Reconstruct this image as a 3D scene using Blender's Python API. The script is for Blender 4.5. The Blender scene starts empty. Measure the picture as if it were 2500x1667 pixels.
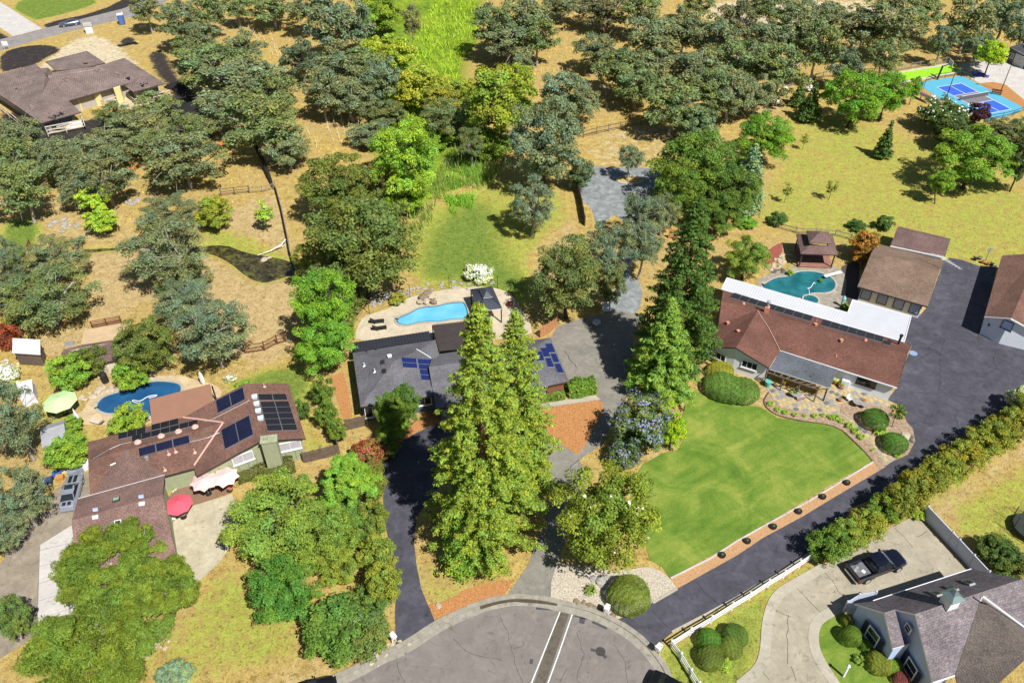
import bpy, math, random
import numpy as np
from mathutils import Vector, Matrix
from mathutils.geometry import tessellate_polygon
R = math.radians
rng = np.random.default_rng(7); random.seed(7)
sc = bpy.context.scene
COL = sc.collection
# ------------------------------------------------------------------ camera, sky, sun
CH, PITCH, FPX = 69.42, R(40.06), 2002.0
cd = bpy.data.cameras.new('camera'); cam = bpy.data.objects.new('camera', cd); COL.objects.link(cam)
cd.sensor_width = 36; cd.lens = 36 * FPX / 2500; cd.clip_end = 6000; cd.clip_start = 1
cam.location = (0, 0, CH); cam.rotation_euler = (R(90) - PITCH, 0, 0); sc.camera = cam
w = bpy.data.worlds.new("World"); sc.world = w; w.use_nodes = True
nt = w.node_tree; sky = nt.nodes.new('ShaderNodeTexSky'); sky.sky_type = 'NISHITA'; sky.sun_disc = False
SUN_EL, SUN_AZ = R(53.5), R(142)
sky.sun_elevation = SUN_EL; sky.sun_rotation = SUN_AZ; sky.air_density = 1.0; sky.dust_density = 0.6
nt.links.new(sky.outputs[0], nt.nodes['Background'].inputs[0]); nt.nodes['Background'].inputs[1].default_value = 0.052
sd = bpy.data.lights.new('sun', 'SUN'); sd.energy = 5.0; sd.angle = R(0.55); sd.color = (1, .975, .93)
sun = bpy.data.objects.new('sun', sd); COL.objects.link(sun)
sdir = Vector((math.sin(SUN_AZ) * math.cos(SUN_EL), math.cos(SUN_AZ) * math.cos(SUN_EL), math.sin(SUN_EL)))
sun.rotation_euler = sdir.to_track_quat('Z', 'Y').to_euler(); sun.location = (60, -60, 120)
sc.view_settings.view_transform = 'Standard'; sc.view_settings.look = 'None'
sc.view_settings.exposure = 0.5; sc.view_settings.gamma = 1; sc.view_settings.use_curve_mapping = False
# ------------------------------------------------------------------ survey helpers: image point -> place on the ground (or at a height)
CT, ST = math.cos(PITCH), math.sin(PITCH)
def ray(p):
    x = (p[0] - 1250) / FPX; y = (p[1] - 833.5) / FPX
    return Vector((x, CT - y * ST, -ST - y * CT))
def S(p):            # (tile, x, y) -> source pixel
    if len(p) == 2: return (p[0] * 1.06293, p[1] * 1.06293)
    t, x, y = p
    if t == 'G': return (2100 + x / 5.873, 1400 + y / 5.873)
    if t == 'L': return (x / 5.873, 1050 + y / 5.873)
    if t == 'K': return (380 + x / 3.355, 1050 + y / 3.355)
    if t == 'C': return (1840 + x / 3.355, 850 + y / 3.355)
    if t == 'T': return (2100 + x / 3.355, 60 + y / 3.355)
    return ((t % 10) * 600 + x / 3.357, (0, 400, 800, 1200)[t // 10] + y / 3.357)
def G(p, z=0.0):
    d = ray(S(p)); k = (z - CH) / d.z
    return Vector((d.x * k, d.y * k, z))
def hgt(b, t):       # height of a vertical thing with foot b and top t
    g = G(b); d = ray(S(t)); k = math.hypot(g.x, g.y) / math.hypot(d.x, d.y)
    return CH + d.z * k
def onp(p, plane, off=0.0):
    n, q = plane; d = ray(S(p)); o = Vector((0, 0, CH))
    return o + d * (n.dot(q - o) / n.dot(d)) + n * off
def plane(a, b, c):
    n = (b - a).cross(c - a).normalized()
    return (n if n.z > 0 else -n, a)
# ------------------------------------------------------------------ materials
def nodes(name):
    m = bpy.data.materials.new(name); m.use_nodes = True; t = m.node_tree
    return m, t, t.nodes['Principled BSDF']
def N(t, kind, **kw):
    n = t.nodes.new('ShaderNode' + kind)
    for k, v in kw.items():
        if k in n.inputs: n.inputs[k].default_value = v
        else: setattr(n, k, v)
    return n
def ramp(t, fac, stops):
    r = N(t, 'ValToRGB'); t.links.new(fac, r.inputs[0]); e = r.color_ramp.elements
    while len(e) < len(stops): e.new(0.5)
    for i, (p, c) in enumerate(stops): e[i].position = p; e[i].color = (*c, 1) if len(c) == 3 else c
    return r.outputs[0]
def mixc(t, fac, a, b, mode='MIX'):
    m = N(t, 'Mix', data_type='RGBA', blend_type=mode)
    if isinstance(fac, (int, float)): m.inputs[0].default_value = fac
    else: t.links.new(fac, m.inputs[0])
    for i, v in ((6, a), (7, b)):
        if isinstance(v, tuple): m.inputs[i].default_value = (*v, 1) if len(v) == 3 else v
        else: t.links.new(v, m.inputs[i])
    return m.outputs[2]
def math_(t, op, a, b=0.5, c=None, clamp=False):
    m = N(t, 'Math', operation=op, use_clamp=clamp)
    for i, v in enumerate((a, b, c)):
        if v is None: continue
        if isinstance(v, (int, float)): m.inputs[i].default_value = v
        else: t.links.new(v, m.inputs[i])
    return m.outputs[0]
def noise(t, scale, detail=4, rough=.6, vec=None, dist=0.0):
    n = N(t, 'TexNoise'); n.inputs['Scale'].default_value = scale; n.inputs['Detail'].default_value = detail
    n.inputs['Roughness'].default_value = rough; n.inputs['Distortion'].default_value = dist
    if vec is None:
        g = N(t, 'NewGeometry'); vec = g.outputs['Position']
    t.links.new(vec, n.inputs['Vector']); return n.outputs[0]
def bump(t, b, h, strength=.4, dist=.05):
    n = N(t, 'Bump'); n.inputs['Strength'].default_value = strength; n.inputs['Distance'].default_value = dist
    t.links.new(h, n.inputs['Height']); t.links.new(n.outputs[0], b.inputs['Normal'])
MATS = {}
def mat(name, c, rough=.8, var=.25, scale=2.0, c2=None, metal=0.0, bs=.3, spec=.3, fine=12.0):
    if name in MATS: return MATS[name]
    m, t, b = nodes(name)
    a = tuple(x * (1 - var) for x in c); d = c2 or tuple(min(1, x * (1 + var)) for x in c)
    n1 = noise(t, scale, 5, .65); n2 = noise(t, fine, 3, .6)
    f = math_(t, 'ADD', math_(t, 'MULTIPLY', n1, .6), math_(t, 'MULTIPLY', n2, .4))
    t.links.new(ramp(t, f, [(.36, a), (.62, d)]), b.inputs['Base Color'])
    b.inputs['Roughness'].default_value = rough; b.inputs['Metallic'].default_value = metal
    b.inputs['Specular IOR Level'].default_value = spec
    if bs: bump(t, b, n2, bs, .03)
    MATS[name] = m; return m
def shingle(name, c1, c2, c3, bw=.4, bh=.2, mort=.014, dark=.4, patch=.28):
    m, t, b = nodes(name); uv = N(t, 'UVMap')
    k = N(t, 'TexBrick'); k.inputs['Scale'].default_value = 1; k.inputs['Brick Width'].default_value = bw; k.inputs['Row Height'].default_value = bh
    k.inputs['Mortar Size'].default_value = mort; k.inputs['Color1'].default_value = (*c1, 1); k.inputs['Color2'].default_value = (*c2, 1)
    k.inputs['Mortar'].default_value = (*[x * dark for x in c1], 1); k.inputs['Mortar Smooth'].default_value = .3
    t.links.new(uv.outputs[0], k.inputs['Vector'])
    k.inputs['Bias'].default_value = 0
    n1 = noise(t, 7, 3, .7); n2 = noise(t, .35, 4, .6)
    col = mixc(t, ramp(t, n1, [(.4, (0, 0, 0)), (.65, (1, 1, 1))]), k.outputs[0], c3)
    n3 = noise(t, 4.5, 4, .8); col = mixc(t, 1.0, col, ramp(t, n3, [(.38, (.74,) * 3), (.5, (1,) * 3), (.62, (1.2,) * 3)]), 'MULTIPLY')
    col = mixc(t, 1.0, col, ramp(t, n2, [(.3, (1 - patch,) * 3), (.7, (1 + patch * .6,) * 3)]), 'MULTIPLY')
    t.links.new(col, b.inputs['Base Color']); b.inputs['Roughness'].default_value = .9; b.inputs['Specular IOR Level'].default_value = .25
    bump(t, b, k.outputs[1], -.5, .02)
    MATS[name] = m; return m
def leafmat():
    m, t, b = nodes('foliage'); oi = N(t, 'ObjectInfo'); at = N(t, 'Attribute', attribute_name='tint')
    s = N(t, 'SeparateColor'); t.links.new(at.outputs['Color'], s.inputs[0])
    v = math_(t, 'ADD', math_(t, 'MULTIPLY', s.outputs[0], 1.3), .42)
    comb = N(t, 'CombineColor')
    t.links.new(math_(t, 'MULTIPLY', v, math_(t, 'ADD', math_(t, 'MULTIPLY', s.outputs[1], .5), .75)), comb.inputs[0])
    t.links.new(v, comb.inputs[1]); t.links.new(math_(t, 'MULTIPLY', v, math_(t, 'SUBTRACT', 1.35, math_(t, 'MULTIPLY', s.outputs[1], .7))), comb.inputs[2])
    col = mixc(t, 1.0, oi.outputs['Color'], comb.outputs[0], 'MULTIPLY')
    t.links.new(col, b.inputs['Base Color']); col = mixc(t, 1.0, col, (1.62, 1.62, 1.12), 'MULTIPLY'); t.links.new(col, b.inputs['Base Color'])
    b.inputs['Roughness'].default_value = .6; b.inputs['Specular IOR Level'].default_value = .2
    tr = N(t, 'BsdfTranslucent'); t.links.new(mixc(t, 1.0, col, (1.15, 1.3, .5), 'MULTIPLY'), tr.inputs[0])
    mx = N(t, 'MixShader'); mx.inputs[0].default_value = .24
    t.links.new(b.outputs[0], mx.inputs[1]); t.links.new(tr.outputs[0], mx.inputs[2])
    t.links.new(mx.outputs[0], t.nodes['Material Output'].inputs[0]); return m
LEAF = leafmat()
BARK = mat('grey bark', (.30, .27, .235), .9, .45, 3, bs=.6)
BARKD = mat('dark bark', (.06, .045, .035), .9, .4, 3)
REDBARK = mat('reddish bark', (.12, .06, .04), .9, .4, 3)
WHITE = mat('white paint', (.68, .69, .7), .5, .04, 1, bs=.05)
BLACK = mat('black metal', (.02, .02, .022), .5, .3, 4, bs=0)
GLASS = mat('dark window glass', (.02, .025, .03), .06, .2, 1, bs=0, spec=.8)
BLOSSOM = mat('white blossom', (.75, .72, .66), .7, .1, 6, bs=0)
# ------------------------------------------------------------------ objects
ORG = {}
def setp(o, label=None, cat=None, group=None, kind=None):
    if label: o['label'] = label
    if cat: o['category'] = cat
    if group: o['group'] = group
    if kind: o['kind'] = kind
    return o
def thing(name, label, cat, loc=(0, 0, 0), rz=0.0, group=None):
    o = bpy.data.objects.new(name, None); COL.objects.link(o); o.empty_display_size = .5
    o.location = loc; o.rotation_euler = (0, 0, rz); ORG[o.name] = (Vector(loc), rz)
    return setp(o, label, cat, group)
def link(name, me, parent=None, mats=()):
    o = bpy.data.objects.new(name, me); COL.objects.link(o)
    if parent is not None: o.parent = parent
    for m in mats:
        if m.name not in me.materials: me.materials.append(m)
    return o
def root_of(o):
    while o.parent: o = o.parent
    return o
class MB:
    def __init__(s): s.v = []; s.f = []; s.m = []; s.uv = {}
    def add(s, pts, faces, mi=0):
        b = len(s.v); s.v += [tuple(p) for p in pts]
        for f in faces: s.f.append([b + i for i in f]); s.m.append(mi)
    def face(s, pts, mi=0): s.add(pts, [list(range(len(pts)))], mi); return s
    def box(s, c, d, rz=0.0, mi=0, M=None):
        x, y, z = [k / 2 for k in d]; P = []
        for sz in (-z, z):
            for a, b in ((-x, -y), (x, -y), (x, y), (-x, y)): P.append(Vector((a, b, sz)))
        if M is None:
            ca, sa = math.cos(rz), math.sin(rz)
            P = [Vector((c[0] + p.x * ca - p.y * sa, c[1] + p.x * sa + p.y * ca, c[2] + p.z)) for p in P]
        else: P = [M @ (p + Vector(c)) for p in P]
        s.add(P, [(3, 2, 1, 0), (4, 5, 6, 7), (0, 1, 5, 4), (1, 2, 6, 5), (2, 3, 7, 6), (3, 0, 4, 7)], mi); return s
    def prism(s, poly, z0, z1, mi=0, top=True):
        n = len(poly)
        if area(poly) < 0: poly = poly[::-1]
        P = [(p[0], p[1], z0) for p in poly] + [(p[0], p[1], z1 if not isinstance(z1, list) else z1[i]) for i, p in enumerate(poly)]
        s.add(P, [(i, (i + 1) % n, n + (i + 1) % n, n + i) for i in range(n)], mi)
        tri = tessellate_polygon([[Vector((p[0], p[1], 0)) for p in poly]])
        if top:
            b = len(s.v) - n
            for t in tri:
                a = [poly[i] for i in t]
                t = t if area(a) > 0 else t[::-1]
                s.f.append([b + i for i in t]); s.m.append(mi)
        return s
    def beam(s, a, b, w, h=None, mi=0):
        a, b = Vector(a), Vector(b); d = (b - a); L = d.length
        if L < 1e-6: return s
        d.normalize(); up = Vector((0, 0, 1)) if abs(d.z) < .95 else Vector((0, 1, 0))
        x = d.cross(up).normalized(); y = x.cross(d); h = h or w
        P = [q + x * sx * w / 2 + y * sy * h / 2 for q in (a, b) for sx, sy in ((-1, -1), (1, -1), (1, 1), (-1, 1))]
        s.add(P, [(0, 1, 2, 3), (7, 6, 5, 4), (0, 4, 5, 1), (1, 5, 6, 2), (2, 6, 7, 3), (3, 7, 4, 0)], mi); return s
    def tube(s, pts, rad, n=8, mi=0, cap=True):
        pts = [Vector(p) for p in pts]
        if isinstance(rad, (int, float)): rad = [rad] * len(pts)
        P = []; pr = Vector((1, .1, 0))
        for i, p in enumerate(pts):
            d = (pts[min(i + 1, len(pts) - 1)] - pts[max(i - 1, 0)]).normalized()
            x = (pr - d * pr.dot(d)); x = x.normalized() if x.length > 1e-4 else d.orthogonal().normalized(); y = d.cross(x); pr = x
            P += [p + (x * math.cos(2 * math.pi * k / n) + y * math.sin(2 * math.pi * k / n)) * rad[i] for k in range(n)]
        F = [(i * n + k, i * n + (k + 1) % n, (i + 1) * n + (k + 1) % n, (i + 1) * n + k) for i in range(len(pts) - 1) for k in range(n)]
        if cap: F += [tuple(range(n))[::-1], tuple(range(len(P) - n, len(P)))]
        s.add(P, F, mi); return s
    def lathe(s, prof, c=(0, 0, 0), n=16, mi=0, sx=1, sy=1):
        P = []
        for r, z in prof: P += [(c[0] + sx * r * math.cos(2 * math.pi * k / n), c[1] + sy * r * math.sin(2 * math.pi * k / n), c[2] + z) for k in range(n)]
        F = [(i * n + k, i * n + (k + 1) % n, (i + 1) * n + (k + 1) % n, (i + 1) * n + k) for i in range(len(prof) - 1) for k in range(n)]
        F += [tuple(range(n))[::-1], tuple(range(len(P) - n, len(P)))]
        s.add(P, F, mi); return s
    def build(s, name, mats, parent=None, world=True, smooth=False, kind=None, uv=False, label=None):
        if not isinstance(mats, (list, tuple)): mats = [mats]
        me = bpy.data.meshes.new(name); V = s.v
        if parent is not None and world:
            o, rz = ORG[root_of(parent).name]; ca, sa = math.cos(-rz), math.sin(-rz)
            V = [((x - o.x) * ca - (y - o.y) * sa, (x - o.x) * sa + (y - o.y) * ca, z - o.z) for x, y, z in V]
        me.from_pydata(V, [], s.f); me.polygons.foreach_set('material_index', s.m)
        if uv:
            ul = me.uv_layers.new(name='UVMap'); W = [Vector(v) for v in s.v]
            for p in me.polygons:
                n = p.normal
                if parent is not None and world: n = (W[p.vertices[1]] - W[p.vertices[0]]).cross(W[p.vertices[2]] - W[p.vertices[1]]).normalized()
                h = Vector((0, 0, 1)).cross(n)
                h = h.normalized() if h.length > .02 else Vector((1, 0, 0))
                u = n.cross(h)
                for li in p.loop_indices:
                    q = W[me.loops[li].vertex_index]; ul.data[li].uv = (q.dot(h), q.dot(u))
        if smooth: me.polygons.foreach_set('use_smooth', [True] * len(me.polygons))
        me.update()
        ob = link(name, me, parent, mats)
        if kind: ob['kind'] = kind
        if label: ob['label'] = label
        return ob
def area(p): return .5 * sum(p[i][0] * p[(i + 1) % len(p)][1] - p[(i + 1) % len(p)][0] * p[i][1] for i in range(len(p)))
def copy_tree(o, parent=None):
    c = o.copy(); COL.objects.link(c)
    if parent is not None: c.parent = parent
    for ch in [k for k in KIDS(o)]: copy_tree(ch, c)
    return c
def KIDS(o): return [k for k in list(o.children)]
def inset(poly, d):
    n = len(poly); out = []; sg = 1 if area(poly) > 0 else -1
    for i in range(n):
        a, b, c = Vector(poly[i - 1][:2]), Vector(poly[i][:2]), Vector(poly[(i + 1) % n][:2])
        e1 = (b - a).normalized(); e2 = (c - b).normalized()
        n1 = Vector((-e1.y, e1.x)) * sg; n2 = Vector((-e2.y, e2.x)) * sg
        m = n1 + n2; k = m.dot(n1)
        out.append(b + (m * (d / k) if k > .3 else n1 * d))
    return out
def smooth(pts, it=2, closed=True):
    for _ in range(it):
        q = []; n = len(pts)
        for i in range(n if closed else n - 1):
            a, b = pts[i], pts[(i + 1) % n]
            q += [a * .75 + b * .25, a * .25 + b * .75]
        if not closed: q = [pts[0]] + q + [pts[-1]]
        pts = q
    return pts
ZL = {}
def sheet(name, pix, z, m, sm=0, thick=0.0, parent=None, kind='structure', world=True):
    P = [G(p) for p in pix] if not isinstance(pix[0], Vector) else pix
    if sm: P = smooth(P, sm)
    mb = MB()
    mb.prism([(p.x, p.y) for p in P], z - (thick or .15), z)
    o = mb.build(name, m, parent, world=world, uv=False)
    if parent is None: o['kind'] = kind
    return o
def strip(mb, pts, wdt, z, mi=0, h=0.0):   # flat ribbon along a path
    n = len(pts); L = []; Rr = []
    for i, p in enumerate(pts):
        d = (pts[min(i + 1, n - 1)] - pts[max(i - 1, 0)]); d = Vector((d.x, d.y)).normalized() if d.length > 0 else Vector((1, 0))
        o = Vector((-d.y, d.x)) * wdt / 2
        L.append((p.x + o.x, p.y + o.y, z)); Rr.append((p.x - o.x, p.y - o.y, z))
    if h == 0: mb.add(L + Rr, [(n + i, n + i + 1, i + 1, i) for i in range(n - 1)], mi)
    else:
        L2 = [(a, b, c - h) for a, b, c in L]; R2 = [(a, b, c - h) for a, b, c in Rr]
        F = []
        for i in range(n - 1):
            F += [(n + i, n + i + 1, i + 1, i), (i, i + 1, 2 * n + i + 1, 2 * n + i), (3 * n + i, 3 * n + i + 1, n + i + 1, n + i)]
        F += [(0, 2 * n, 3 * n, n), (n - 1, 2 * n - 1, 4 * n - 1, 3 * n - 1)]
        mb.add(L + Rr + L2 + R2, F, mi)
# ------------------------------------------------------------------ terrain with its natural cover
def sdist(poly, X, Y):
    P = np.array([(p.x, p.y) for p in poly]); inside = np.zeros(X.shape, bool); D = np.full(X.shape, 1e9)
    for i in range(len(P)):
        x1, y1 = P[i]; x2, y2 = P[(i + 1) % len(P)]
        c = ((y1 > Y) != (y2 > Y)) & (X < (x2 - x1) * (Y - y1) / (y2 - y1 + 1e-12) + x1); inside ^= c
        dx, dy = x2 - x1, y2 - y1; t = np.clip(((X - x1) * dx + (Y - y1) * dy) / (dx * dx + dy * dy + 1e-12), 0, 1)
        D = np.minimum(D, np.hypot(X - x1 - t * dx, Y - y1 - t * dy))
    return np.where(inside, D, -D)
def axis(lo, hi, step, far):
    a = list(np.arange(lo, hi + step / 2, step)); s = step; x = hi
    while x < far: s *= 1.5; x += s; a.append(x)
    s = step; x = lo
    while x > -far: s *= 1.5; x -= s; a.insert(0, x)
    return np.array(a)
xs = axis(-140, 140, .6, 3500); ys = axis(30, 235, .6, 3500)
XX, YY = np.meshgrid(xs, ys); sh = XX.shape; X = XX.ravel(); Y = YY.ravel()
CREEK = [(60, 592), (120, 572), (200, 566), (330, 560), (440, 562), (520, 554), (570, 575), (640, 585), (690, 600), (700, 625), (640, 645), (600, 655), (560, 640), (520, 605), (480, 586), (430, 574), (330, 572), (230, 580), (150, 590), (100, 600), (60, 608)]
COVER = [  # channel, amount, feather metres, outline
 ('d', .95, 2.5, [(150, 565), (330, 545), (560, 470), (650, 430), (665, 560), (690, 640), (690, 760), (660, 830), (560, 845), (430, 700), (330, 680), (250, 760), (190, 760), (215, 650)]),
 ('d', .6, 3, [(60, 440), (170, 470), (300, 470), (330, 560), (90, 570)]),
 ('d', .7, 2, [(100, 760), (290, 740), (300, 860), (190, 850), (100, 830), (60, 800)]),
 ('p', .8, 1.5, [(0, 165), (60, 170), (110, 140), (150, 100), (230, 75), (300, 130), (360, 190), (400, 260), (250, 260), (160, 150), (0, 190)]),
 ('p', .75, 3, [(1580, 0), (2100, 0), (2000, 40), (1800, 90), (1640, 60)]),
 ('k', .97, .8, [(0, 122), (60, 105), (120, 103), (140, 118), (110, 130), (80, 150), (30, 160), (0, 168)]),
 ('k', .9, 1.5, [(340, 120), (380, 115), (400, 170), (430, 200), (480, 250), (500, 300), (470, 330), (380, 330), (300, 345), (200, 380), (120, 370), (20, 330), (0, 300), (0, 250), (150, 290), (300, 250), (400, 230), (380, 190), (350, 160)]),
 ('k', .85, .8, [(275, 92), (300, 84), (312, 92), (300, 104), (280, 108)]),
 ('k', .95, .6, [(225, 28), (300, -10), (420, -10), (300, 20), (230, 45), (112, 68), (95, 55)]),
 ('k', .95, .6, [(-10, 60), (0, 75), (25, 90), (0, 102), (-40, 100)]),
 ('g', .95, 1, [(15, 15), (100, -20), (222, -5), (225, 12), (90, 48), (70, 45)]),
 ('g', 1, 1.5, [(0, 510), (60, 500), (100, 515), (85, 560), (50, 620), (0, 620)]),
 ('g', .62, 2.5, CREEK), ('g', .7, 3, [(450, 520), (560, 535), (640, 580), (700, 600), (690, 640), (560, 600), (480, 570)]),
 ('m', 1, 5, [(815, -30), (1110, -30), (1105, 80), (1060, 160), (1085, 250), (1130, 330), (1070, 420), (1000, 470), (930, 500), (880, 380), (840, 300), (830, 130)]),
 ('g', .62, 4, [(940, 650), (930, 500), (1060, 430), (1180, 400), (1300, 430), (1325, 520), (1260, 560), (1220, 740), (1130, 700)]),
 ('g', .95, 3.5, [(950, 650), (985, 540), (1040, 480), (1120, 460), (1140, 520), (1160, 600), (1220, 640), (1215, 690), (1140, 680), (1050, 640)]),
 ('g', .56, 4, [(1790, 250), (1850, 245), (2000, 275), (2130, 330), (2400, 430), (2500, 700), (2200, 610), (1900, 570), (1760, 530), (1690, 510), (1740, 450), (1780, 380)]),
 ('d', .35, 3, [(1670, 530), (1760, 540), (1900, 560), (1900, 600), (1700, 620)]),
 ('g', .9, 1.5, [(545, 870), (640, 835), (710, 840), (725, 900), (690, 960), (600, 900), (510, 890)]),
 ('g', .62, 1.5, [(690, 900), (720, 940), (735, 1010), (770, 1030), (700, 1040), (695, 1000)]),
 ('g', .56, 4, [(480, 1310), (560, 1290), (700, 1340), (790, 1340), (760, 1400), (690, 1470), (560, 1560), (420, 1600), (330, 1600), (300, 1480), (390, 1440)]),
 ('g', .72, 3, [(490, 1360), (540, 1370), (560, 1410), (520, 1410)]),
 ('g', .75, 2.5, [(560, 1480), (640, 1460), (700, 1500), (640, 1530), (570, 1520)]),
 ('d', .5, 2, [(550, 1555), (700, 1510), (890, 1490), (900, 1500), (800, 1530), (650, 1600), (500, 1600)]),
 ('p', .55, 1, [(1000, 1440), (985, 1390), (1060, 1400), (1120, 1370), (1175, 1340), (1180, 1370), (1000, 1440)]),
 ('g', .45, 1, [(955, 1270), (1010, 1300), (1110, 1380), (1000, 1420), (975, 1370)]),
 ('g', .78, 1.2, [(1500, 1500), (1550, 1470), (1890, 1270), (1880, 1310), (1770, 1380), (1760, 1470), (1720, 1568), (1680, 1650), (1560, 1620)]),
 ('g', .66, 3, [(2120, 1130), (2250, 1080), (2420, 1000), (2420, 1300), (2260, 1290), (2170, 1200)]),
 ('d', .8, 2, [(2125, 1175), (2160, 1160), (2320, 1040), (2420, 980), (2420, 1010), (2300, 1090), (2200, 1150), (2180, 1190), (2140, 1200)]),
 ('d', .7, 1.2, [(1460, 1090), (1460, 1050), (1560, 1000), (1600, 900), (1640, 880), (1620, 930), (1560, 1020), (1500, 1060)]),
 ('d', .85, 1, [(1610, 880), (1650, 860), (1760, 880), (1770, 920), (1740, 935), (1650, 925), (1600, 900)]),
 ('d', .6, 2, [(1210, 590), (1320, 500), (1330, 540), (1290, 640), (1240, 650)]),
 ('d', .75, 2, [(220, 860), (440, 850), (450, 900), (400, 950), (180, 970), (210, 900)]),
 ('g', .6, 2, [(80, 900), (110, 890), (200, 1000), (280, 1000), (250, 1030), (140, 1050), (90, 980)]),
 ('p', .3, 3, [(1340, 300), (1540, 270), (1560, 330), (1480, 400), (1340, 390)]),
 ('d', .8, 3, [(1700, 235), (1800, 245), (1780, 262), (1690, 262)]),
]
W = {k: np.zeros(X.size) for k in 'gdkmp'}
for ch, amt, fe, pl in COVER:
    P = [G(p) for p in pl]; P = smooth(P, 1); mg = fe + 1
    bx = (X > min(p.x for p in P) - mg) & (X < max(p.x for p in P) + mg) & (Y > min(p.y for p in P) - mg) & (Y < max(p.y for p in P) + mg)
    d = sdist(P, X[bx], Y[bx]); wv = np.clip(d / fe * .5 + .5, 0, 1); wv = wv * wv * (3 - 2 * wv)
    a = W[ch][bx]; W[ch][bx] = a * (1 - wv) + amt * wv
    for o in 'gdkmp':
        if o != ch: q = W[o][bx]; W[o][bx] = q * (1 - wv)
PC = [G(p) for p in CREEK]; cz = np.zeros(X.size); bx = (X < -20) & (X > -80) & (Y > 80) & (Y < 130)
cz[bx] = -np.clip(sdist(smooth(PC, 1), X[bx], Y[bx]) / 2.0 + .2, 0, 1) * .35
ZZ = np.zeros(X.size); far = np.maximum(0, np.hypot(X, Y - 130) - 190); ZZ += np.sin(X * .004) * np.minimum(far * .03, 8) + cz
nx_, ny_ = len(xs), len(ys)
me = bpy.data.meshes.new('ground'); me.vertices.add(X.size); me.vertices.foreach_set('co', np.c_[X, Y, ZZ].ravel())
ii = (np.arange(ny_ - 1)[:, None] * nx_ + np.arange(nx_ - 1)[None]).ravel(); q = np.c_[ii, ii + 1, ii + nx_ + 1, ii + nx_]
me.loops.add(q.size); me.loops.foreach_set('vertex_index', q.ravel().astype(np.int32)); me.polygons.add(len(q))
me.polygons.foreach_set('loop_start', np.arange(len(q), dtype=np.int32) * 4); me.polygons.foreach_set('use_smooth', np.ones(len(q), bool)); me.update(calc_edges=True)
for nm, ch in (('cover', 'gdkm'), ('cover_pale', 'pppp')):
    at = me.attributes.new(nm, 'FLOAT_COLOR', 'POINT'); at.data.foreach_set('color', np.stack([W[c] for c in ch], 1).ravel())
GOLD1, GOLD2, GOLD3 = (.41, .29, .085), (.58, .44, .15), (.22, .14, .045)
GR1, GR2, GR3 = (.07, .13, .02), (.15, .215, .035), (.28, .30, .075)
def ground_mat():
    m, t, b = nodes('dry_grassland'); A = N(t, 'Attribute', attribute_name='cover'); B = N(t, 'Attribute', attribute_name='cover_pale')
    s = N(t, 'SeparateColor'); t.links.new(A.outputs['Color'], s.inputs[0]); s2 = N(t, 'SeparateColor'); t.links.new(B.outputs['Color'], s2.inputs[0])
    big = noise(t, .12, 5, .65); mid = noise(t, .9, 5, .7, dist=.4); fin = noise(t, 5, 4, .75); vf = noise(t, 14, 3, .8)
    dry = ramp(t, math_(t, 'ADD', math_(t, 'MULTIPLY', mid, .5), math_(t, 'MULTIPLY', fin, .5)), [(.34, GOLD3), (.48, GOLD1), (.62, GOLD2)])
    dry = mixc(t, ramp(t, big, [(.42, (0, 0, 0)), (.6, (.55,) * 3)]), dry, (.40, .29, .13))
    dirt = ramp(t, math_(t, 'ADD', math_(t, 'MULTIPLY', mid, .65), math_(t, 'MULTIPLY', fin, .35)), [(.35, (.33, .23, .095)), (.6, (.52, .39, .19))])
    grn = ramp(t, math_(t, 'ADD', math_(t, 'MULTIPLY', fin, .55), math_(t, 'MULTIPLY', mid, .45)), [(.36, GR1), (.5, GR2), (.66, GR3)])
    ygr = ramp(t, math_(t, 'ADD', math_(t, 'MULTIPLY', fin, .55), math_(t, 'MULTIPLY', mid, .45)), [(.36, (.13, .17, .022)), (.5, (.30, .33, .05)), (.64, (.48, .46, .12))])
    grn = mixc(t, ramp(t, s.outputs[0], [(.66, (0, 0, 0)), (.92, (1, 1, 1))]), ygr, grn)
    mar = ramp(t, math_(t, 'ADD', math_(t, 'MULTIPLY', mid, .6), math_(t, 'MULTIPLY', big, .4)), [(.36, (.06, .11, .015)), (.47, (.15, .24, .02)), (.58, (.27, .34, .03)), (.68, (.36, .30, .10))])
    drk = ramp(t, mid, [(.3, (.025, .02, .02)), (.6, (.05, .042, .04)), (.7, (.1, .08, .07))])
    pal = ramp(t, mid, [(.3, (.46, .36, .22)), (.65, (.62, .54, .38))])
    nz = math_(t, 'ADD', math_(t, 'MULTIPLY', mid, .42), math_(t, 'ADD', math_(t, 'MULTIPLY', fin, .43), math_(t, 'MULTIPLY', big, .15)))
    def thr(wt, sharp=7.0):   # patchy edge: cover wins where its weight beats the noise
        n2 = math_(t, 'MULTIPLY', math_(t, 'SUBTRACT', nz, .5), 4.2)
        return math_(t, 'ADD', math_(t, 'MULTIPLY', math_(t, 'SUBTRACT', math_(t, 'ADD', wt, n2), .5), sharp), .5, clamp=True)
    col = mixc(t, thr(s.outputs[1], 3), dry, dirt); col = mixc(t, thr(s2.outputs[0], 3), col, pal)
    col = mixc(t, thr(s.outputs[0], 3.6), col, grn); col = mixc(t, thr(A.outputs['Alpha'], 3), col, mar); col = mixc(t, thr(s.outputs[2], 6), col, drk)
    spk = noise(t, 2.6, 3, .75, dist=.8); col = mixc(t, 1.0, col, ramp(t, spk, [(.36, (.55, .55, .5)), (.47, (1, 1, 1))]), 'MULTIPLY')
    t.links.new(col, b.inputs['Base Color']); b.inputs['Roughness'].default_value = .95; b.inputs['Specular IOR Level'].default_value = .1
    bump(t, b, math_(t, 'ADD', math_(t, 'MULTIPLY', vf, .6), fin), .9, .12); return m
ground = link('ground', me, None, [ground_mat()]); ground['kind'] = 'structure'
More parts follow.
